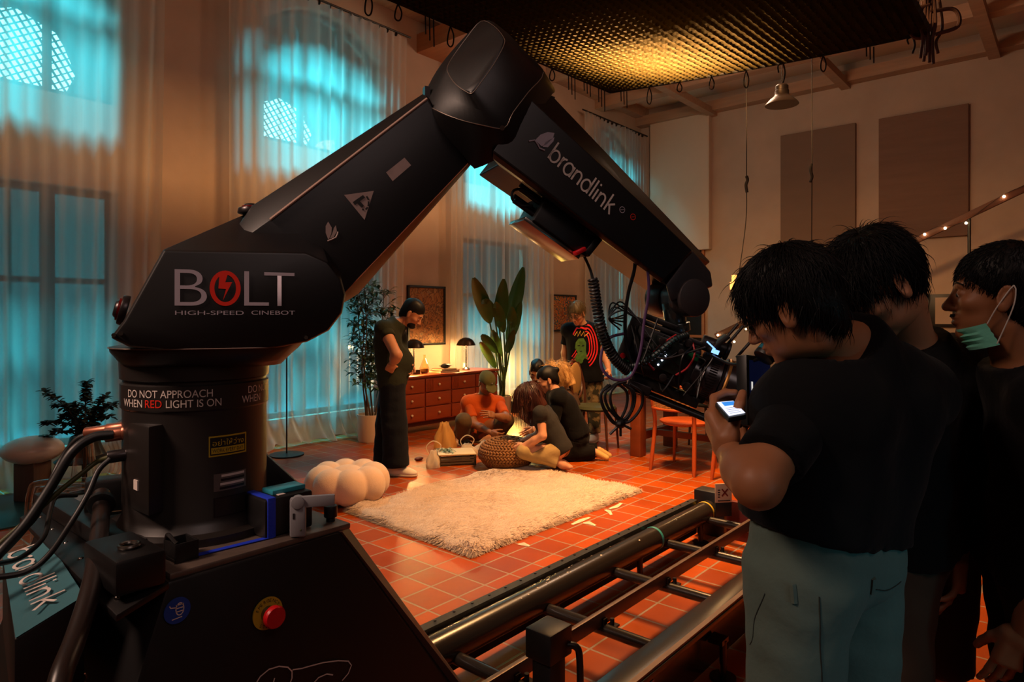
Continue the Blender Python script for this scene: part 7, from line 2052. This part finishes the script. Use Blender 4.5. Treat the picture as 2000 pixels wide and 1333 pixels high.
# ================================================================== cinema camera hanging from the arm
RO = at(1306, 702, 1.92)
RXv = cv(0.90, -0.18, -0.36).normalized(); RYv = Vector((0, 0, 1)).cross(RXv).normalized(); RZv = RXv.cross(RYv)
MR = Matrix((RXv, RYv, RZv)).transposed().to_4x4(); MR.translation = RO
M_cam = mat('camera_black', '#111012', 0.4, var=0.2, vscale=30); M_lens = mat('lens_black', '#1d181a', 0.25, spec=0.6)
M_cam2 = mat('dark_green_black', '#0f1a16', 0.35); M_cgreen = mat('green_anodised', '#0f5a38', 0.35, metal=0.5); M_rcab = mat('red_cable', '#a3141c', 0.45); M_pur = mat('purple_cable', '#4b2f58', 0.45); M_spiral = mat('petrol_sleeve', '#16393c', 0.5)
rig = thing('cinema_camera', 'cluttered black cinema camera with a long lens hanging from the arm\'s end', 'camera', M=MR)
def rb(c, s_, name, m=M_cam, bevel=0.004, parent=None): return MB(MR).box(c, s_, None).build(name, m, parent or rig, bevel=bevel)
bodyc = rb((-0.035, 0, 0.0), (0.17, 0.12, 0.13), 'camera_body')
rb((-0.125, -0.01, 0.010), (0.035, 0.10, 0.145), 'battery', M_blk2)
rb((0.0, 0.0, 0.075), (0.26, 0.07, 0.014), 'top_plate', M_blk2); rb((-0.06, -0.01, 0.093), (0.10, 0.03, 0.016), 'top_handle', M_blk2)
rb((-0.02, -0.066, 0.012), (0.11, 0.012, 0.09), 'side_module', M_cam2); rb((0.058, 0, 0.0), (0.03, 0.11, 0.11), 'front_block')
rb((0.02, 0, -0.085), (0.20, 0.09, 0.03), 'base_plate', M_blk2); rb((-0.05, -0.03, -0.105), (0.07, 0.07, 0.03), 'quick_release', M_dsteel)
for x, y, z, s_ in ((-0.09, -0.068, 0.04, 0.014), (-0.04, -0.074, 0.045, 0.018), (0.02, -0.074, 0.035, 0.016), (0.03, -0.06, 0.065, 0.02), (-0.08, -0.06, -0.05, 0.02), (0.07, -0.06, -0.05, 0.024), (0.0, -0.065, -0.05, 0.02), (0.09, -0.05, 0.05, 0.022)):
    MB(MR).cyl((x, y, z), (x, y - 0.02, z), s_ * 0.55, n=14).box((x + s_ * 0.7, y + 0.004, z - s_ * 0.3), (s_, 0.014, s_ * 0.8)).build('connector', M_dsteel, rig, bevel=0.001)
# mounting block up to the flange
MB().cyl(RO + Vector((0, 0, 0.07)), MROB @ w1, 0.032, n=24).build('mount_spigot', M_blk2, rig)
# lens: barrel sections, brass-coloured ring, front
Lz = -0.012
ln = MB(MR).lathe([(0.046, 0), (0.056, 0.012), (0.056, 0.03), (0.070, 0.034), (0.070, 0.085), (0.066, 0.088), (0.076, 0.094), (0.076, 0.150), (0.072, 0.154), (0.072, 0.172), (0.0, 0.172)], (0.060, 0, Lz), 48, (1, 0, 0)).build('lens', M_lens, rig, angle=30)
MB(MR).lathe([(0.0770, 0.098), (0.0785, 0.1015), (0.0770, 0.106)], (0.060, 0, Lz), 48, (1, 0, 0)).build('brass_ring', mat('dull_gold_ring', '#b5803c', 0.4, metal=0.5), ln, fixn=False)
MB(MR).lathe([(0.0710, 0.036), (0.0725, 0.039), (0.0710, 0.042)], (0.060, 0, Lz), 48, (1, 0, 0)).build('grey_ring', M_dsteel, ln, fixn=False)
g = MB(MR)
for k_ in range(60):
    a = 2 * PI * k_ / 60; g.box((0.060 + 0.062, 0.0708 * math.sin(a), Lz + 0.0708 * math.cos(a)), (0.022, 0.003, 0.003))
g.build('focus_gear', M_lens, ln)['kind'] = 'stuff'
MB(MR).lathe([(0.068, 0.1725), (0.062, 0.169), (0.040, 0.165), (0.0, 0.162)], (0.060, 0, Lz), 40, (1, 0, 0)).build('front_glass', mat('coated_glass', '#0a0c18', 0.04, spec=0.9, coat=0.6), ln, fixn=False)
# focus motor, rods, small monitors
MB(MR).cyl((0.065, -0.02, 0.082), (0.135, -0.02, 0.082), 0.022, n=24).cyl((0.135, -0.02, 0.082), (0.145, -0.02, 0.082), 0.026, n=28).build('focus_motor', M_cam, rig, bevel=0.002)
for y in (-0.03, 0.03): MB(MR).cyl((-0.06, y, -0.118), (0.27, y, -0.118), 0.0085, n=14).build('support_rod', M_blk, rig)
rb((0.235, 0, -0.120), (0.07, 0.085, 0.022), 'rod_bridge', M_blk2)
MB(MR).box((0.105, -0.05, 0.095), (0.012, 0.09, 0.065), Matrix.Rotation(0.5, 3, 'Y')).build('small_monitor', M_blk2, rig, bevel=0.003)
s_ = MB(MR).box((0.102, -0.096, 0.070), (0.020, 0.002, 0.012)).box((0.085, -0.098, 0.082), (0.030, 0.002, 0.004), Matrix.Rotation(0.4, 3, 'Y')).build('screen_glow', emit('blue_glow', '#7fb8ff', 1.6), rig)
for x, z, m, r in ((-0.015, 0.010, M_led, 0.0028), (-0.02, -0.006, M_led, 0.0028), (-0.025, -0.022, M_led, 0.0025), (-0.03, -0.036, M_green, 0.0038)):
    MB(MR).ball((x, -0.075, z), r, 8).build('indicator_led', m, rig)
rb((0.055, -0.062, 0.035), (0.035, 0.008, 0.022), 'green_module', M_cgreen); rb((-0.10, -0.058, -0.048), (0.05, 0.01, 0.012), 'green_strip', M_cgreen)
MB(MR).cyl((-0.125, -0.07, -0.035), (-0.125, -0.078, -0.035), 0.008, n=14).build('record_button', M_redb, rig)
def rcab(pts, r, m, name, n=8): return MB(MR).tube(spline(pts, 8), r, n).build(name, m, rig)
rcab([(-0.01, -0.075, 0.075), (-0.04, -0.085, 0.03), (-0.055, -0.085, -0.02), (-0.03, -0.08, -0.04)], 0.0028, M_rcab, 'red_lead')
rcab([(0.04, -0.075, 0.07), (0.055, -0.088, 0.04), (0.050, -0.088, 0.0), (0.03, -0.08, -0.03)], 0.0028, M_rcab, 'red_lead')
sp_ = spline([(0.02, -0.07, 0.085), (-0.01, -0.092, 0.06), (-0.045, -0.095, 0.0), (-0.08, -0.085, -0.045), (-0.115, -0.075, -0.06)], 10)
MB(MR).tube(sp_, 0.008, 10).build('spiral_wrapped_cable', M_spiral, rig)
MB(MR).tube(coil(sp_[::5], 0.0085, 0.001, 26), 0.0018, 5).build('spiral_wrap', M_rub, rig)
rg = np.random.default_rng(14)
for i in range(12):
    a = Vector((rg.uniform(-.14, .1), rg.uniform(-.09, -.05), rg.uniform(-.08, .09))); b_ = Vector((rg.uniform(-.14, .12), rg.uniform(-.09, -.05), rg.uniform(-.1, .1)))
    m_ = (a + b_) / 2 + Vector((rg.uniform(-.03, .03), -0.03, rg.uniform(-.06, .04))); rcab([a, m_, b_], rg.uniform(0.0018, 0.0032), M_rub, 'loose_lead', 6)
for i in range(5):
    y = -0.06 + i * 0.02; rcab([(-0.12, y, 0.075), (-0.17 - 0.01 * i, y, 0.085 + 0.01 * (i % 3)), (-0.20, y - 0.02, 0.05), (-0.16, y, 0.03 + 0.012 * i)], 0.0025, M_rub, 'rear_lead', 6)
for x in (0.11, 0.125, 0.17): MB(MR).cyl((x, -0.02, 0.075), (x + 0.028, -0.03, 0.165), 0.0042, n=8).build('antenna', M_blk2, rig)
# world-placed leads: coil, black and purple leads, hanging loops
ld = thing('coiled_lead', 'black coiled lead hanging from the arm down to the camera', 'cable', at(1152, 515, 1.8))
cp = [at(1149, 500, 1.80), at(1158, 545, 1.80), at(1166, 600, 1.81), at(1178, 655, 1.82), at(1200, 700, 1.84), at(1228, 727, 1.86)]
MB().tube(coil(cp[1:], 0.0125, 0.0035, 34), 0.0037, 6).build('coil', M_rub, ld)
MB().tube(spline([at(1136, 488, 1.78), at(1143, 505, 1.79), at(1152, 525, 1.80), cp[1]], 6), 0.0038, 8).build('straight_end', M_rub, ld)
bl_ = thing('video_lead', 'black lead dropping from the arm\'s connector to the camera', 'cable', at(1238, 470, 1.85))
MB().cyl(at(1222, 445, 1.80), at(1236, 476, 1.82), 0.010, n=14).build('plug', M_steel, bl_)
MB().tube(spline([at(1236, 476, 1.82), at(1240, 520, 1.83), at(1228, 570, 1.85), at(1221, 620, 1.86), at(1224, 680, 1.86), at(1238, 720, 1.86)], 8), 0.0052, 8).build('lead', M_rub, bl_)
pl = thing('purple_lead', 'thin purple lead curving from the arm down past the camera', 'cable', at(1250, 470, 1.85))
MB().tube(spline([at(1226, 452, 1.80), at(1245, 470, 1.81), at(1262, 515, 1.82), at(1267, 570, 1.83), at(1258, 630, 1.83), at(1250, 690, 1.82), at(1232, 735, 1.82), at(1200, 742, 1.82), at(1176, 720, 1.82), at(1176, 685, 1.83), at(1192, 660, 1.84), at(1218, 652, 1.86)], 8), 0.0042, 8).build('lead', M_pur, pl)
hl_ = thing('cable_bundle', 'tied loop of black cables hanging under the rear of the camera', 'cable', at(1215, 800, 1.85))
for (px_, w, y1) in ((1202, 28, 828), (1210, 36, 832), (1216, 24, 820), (1222, 40, 826)):
    L = [at(px_ - w * 0.5, 752, 1.85), at(px_ - w, 770, 1.84), at(px_ - w * 0.8, 800, 1.84), at(px_, y1, 1.85), at(px_ + w * 0.7, 800, 1.86), at(px_ + w * 0.8, 768, 1.86), at(px_ + w * 0.2, 750, 1.86)]
    MB().tube(spline(L, 8), 0.0042, 8).build('cable_loop', M_rub, hl_)
MB().tube(spline([at(1224, 745, 1.86), at(1206, 750, 1.86), at(1190, 760, 1.86)], 6), 0.005, 8).build('cable_tail', M_rub, hl_)
kb = at(1212, 828, 1.85); g = MB().ball(kb, (0.018, 0.014, 0.014), 10)
for d_ in ((-0.03, -0.03), (0.0, -0.035), (0.03, -0.015)): g.tube([kb, kb + cv(d_[0], 0, d_[1])], 0.004, 6)
g.build('cable_tie', M_rub, hl_)

# ================================================================== gear standing on the robot's pedestal
dz = top + 0.013
bt = on_h(520, 1050, dz)
bb = thing('battery_pack', 'black power pack strapped down with a bright blue strap on the pedestal', 'battery', (bt.x, bt.y, dz))
MB().boxz(bt.x - 0.01, bt.x + 0.105, bt.y - 0.012, bt.y + 0.075, dz, dz + 0.082).build('case', M_blk2, bb, bevel=0.006)
M_bstrap = mat('bright_blue_strap', '#0b2fbf', 0.6, bump=0.3, bscale=150)
x0 = bt.x - 0.004
MB().boxz(x0, x0 + 0.018, bt.y - 0.0145, bt.y + 0.0775, dz + 0.0, dz + 0.0845).build('strap', M_bstrap, bb, bevel=0.001)
q = on_h(385, 1088, dz)
MB().loft([[q + Vector((0, 0, 0.0005)), q + Vector((0.006, 0.013, 0.0005)), q + Vector((0.006, 0.013, 0.002)), q + Vector((0, 0, 0.002))],
           [Vector((x0 + 0.012, bt.y - 0.016, dz + 0.0005)), Vector((x0 + 0.014, bt.y - 0.002, dz + 0.0005)), Vector((x0 + 0.014, bt.y - 0.002, dz + 0.002)), Vector((x0 + 0.012, bt.y - 0.016, dz + 0.002))]]).build('strap_tail', M_bstrap, bb)
MB().boxz(bt.x + 0.02, bt.x + 0.10, bt.y + 0.01, bt.y + 0.055, dz + 0.082, dz + 0.092).build('lid_label', mat('cyan_lid', '#2f8fa0', 0.3), bb, bevel=0.002)
MB().boxz(bt.x + 0.028, bt.x + 0.045, bt.y + 0.0, bt.y + 0.012, dz + 0.0822, dz + 0.0835).build('white_tag', M_white, bb)
dg_ = on_h(580, 1048, dz)
dn = thing('wireless_dongle', 'grey plastic wireless dongle with a folded aerial and green light on the pedestal edge', 'dongle', (dg_.x, dg_.y, dz))
Md = frame(Vector((dg_.x, dg_.y - 0.004, dz)), LATV * 0.97 + DEPV * 0.24, (0, 0, 1))
M_gp = mat('grey_plastic', '#7d7c80', 0.45)
MB(Md).box((0, 0.042, 0), (0.033, 0.084, 0.016)).build('dongle_body', M_gp, dn, bevel=0.005)
MB(Md).box((0.038, 0.074, 0.002), (0.075, 0.024, 0.010)).cyl((0, 0.074, -0.008), (0, 0.074, 0.011), 0.014, n=20).build('folded_aerial', M_gp, dn, bevel=0.002)
MB(Md).ball((0.006, 0.016, 0.0085), 0.0022, 8).build('green_light', M_green, dn)
MB(Md).box((-0.008, 0.046, 0.0082), (0.004, 0.012, 0.001)).build('slot', M_ink, dn)
hd = on_h(350, 1098, dz)
cl_ = thing('spring_clamp', 'small open black plastic holder on the front left of the pedestal', 'clamp', (hd.x, hd.y, dz))
g = MB(); h_ = 0.036
for dx_, dy_, sx, sy in ((-0.018, 0, 0.004, 0.05), (0.022, 0, 0.004, 0.05), (0.002, -0.025, 0.044, 0.004), (0.002, 0.025, 0.044, 0.004)): g.box((hd.x + dx_ + 0.01, hd.y + dy_ + 0.02, dz + h_ / 2), (sx, sy, h_))
g.box((hd.x + 0.012, hd.y + 0.02, dz + 0.003), (0.044, 0.05, 0.006)); g.build('holder_tray', M_blk2, cl_, bevel=0.001)
MB().tube(spline([Vector((hd.x - 0.006, hd.y - 0.003, dz + 0.036)), Vector((hd.x - 0.012, hd.y + 0.02, dz + 0.050)), Vector((hd.x - 0.006, hd.y + 0.043, dz + 0.036))], 6), 0.004, 8).build('holder_bail', M_blk2, cl_)
# big steel grab bar at the left of the pedestal, with a bulldog clip at its foot
b0, b1 = at(198, 965, 1.42), at(120, 1318, 1.0)
gb = MB().tube(spline([b0, at(197, 1010, 1.36), at(182, 1130, 1.18), at(150, 1240, 1.07), b1, at(108, 1380, 0.97)], 4), 0.0165, 20).build('grab_bar', mat('brown_black_tube', '#241a17', 0.35, spec=0.6), robot)
MB().lathe([(0.019, -0.008), (0.027, -0.004), (0.027, 0.006), (0.019, 0.010)], at(198, 985, 1.395), 28, b0 - b1).build('collar', M_blk2, gb)
MB().beam(at(165, 968, 1.52), at(275, 958, 1.58), 0.06, 0.075).build('bracket', M_blk2, gb, bevel=0.008)
for dy_ in (0, 26):
    MB().tube(spline([at(50, 1298 + dy_, 1.16), at(105, 1300 + dy_, 1.2), at(150, 1318 + dy_ * 0.7, 1.2), at(165, 1316 + dy_ * .7, 1.2), at(163, 1330 + dy_ * .5, 1.2), at(110, 1334 + dy_, 1.2)], 6), 0.0022, 6).build('clip_wire', mat('copper_wire', '#8a5a44', 0.3, metal=0.9), gb)
# cables plugged into the drum's connector box
def cable(label, L, r, m, plug=None, M2=None):
    t = thing('power_cable', label, 'cable', L[-1])
    MB().tube(spline(L, 10), r, 12).build('lead', m, t)
    if plug: MB().cyl(plug[0], plug[1], plug[2], n=18).cyl(plug[0].lerp(plug[1], 0.55), plug[1], plug[2] * 1.18, n=18).build('plug', M2 or M_dsteel, t, bevel=0.001)
    return t
M_cop = mat('coppery_plug', '#a0614a', 0.35, metal=0.7)
cable('thick black cable in the upper socket of the drum, sweeping down left', [at(222, 849, 1.40), at(180, 856, 1.38), at(140, 885, 1.35), at(100, 950, 1.32), at(50, 1025, 1.28), at(0, 1080, 1.25), at(-60, 1140, 1.2)], 0.0100, M_rub, (at(205, 852, 1.40), at(268, 842, 1.42), 0.014), M_cop)
cable('black cable behind it with a coppery plug in the same socket row', [at(180, 848, 1.45), at(150, 860, 1.45), at(120, 900, 1.44), at(92, 960, 1.40), at(60, 1020, 1.36), at(-10, 1070, 1.3)], 0.0070, M_rub, (at(168, 846, 1.45), at(246, 836, 1.45), 0.012), M_cop)
cable('green and yellow striped lead from the lower socket of the drum', [at(215, 893, 1.38), at(190, 902, 1.38), at(160, 925, 1.36), at(110, 965, 1.33), at(55, 1015, 1.30), at(0, 1062, 1.26), at(-50, 1110, 1.22)], 0.0050, mat('olive_lead', '#3f3f14', 0.5), (at(210, 894, 1.38), at(275, 884, 1.41), 0.013))
cable('thin black lead from the lower socket dropping over the tray sign', [at(215, 897, 1.37), at(192, 920, 1.35), at(172, 965, 1.32), at(140, 1020, 1.28), at(95, 1085, 1.22), at(50, 1118, 1.19), at(-20, 1130, 1.16)], 0.0055, M_rub)
cable('short looped black lead lying over the tray', [at(150, 968, 1.5), at(110, 972, 1.46), at(98, 1000, 1.42), at(85, 1050, 1.35), at(40, 1090, 1.28), at(-20, 1105, 1.2)], 0.0050, M_rub)
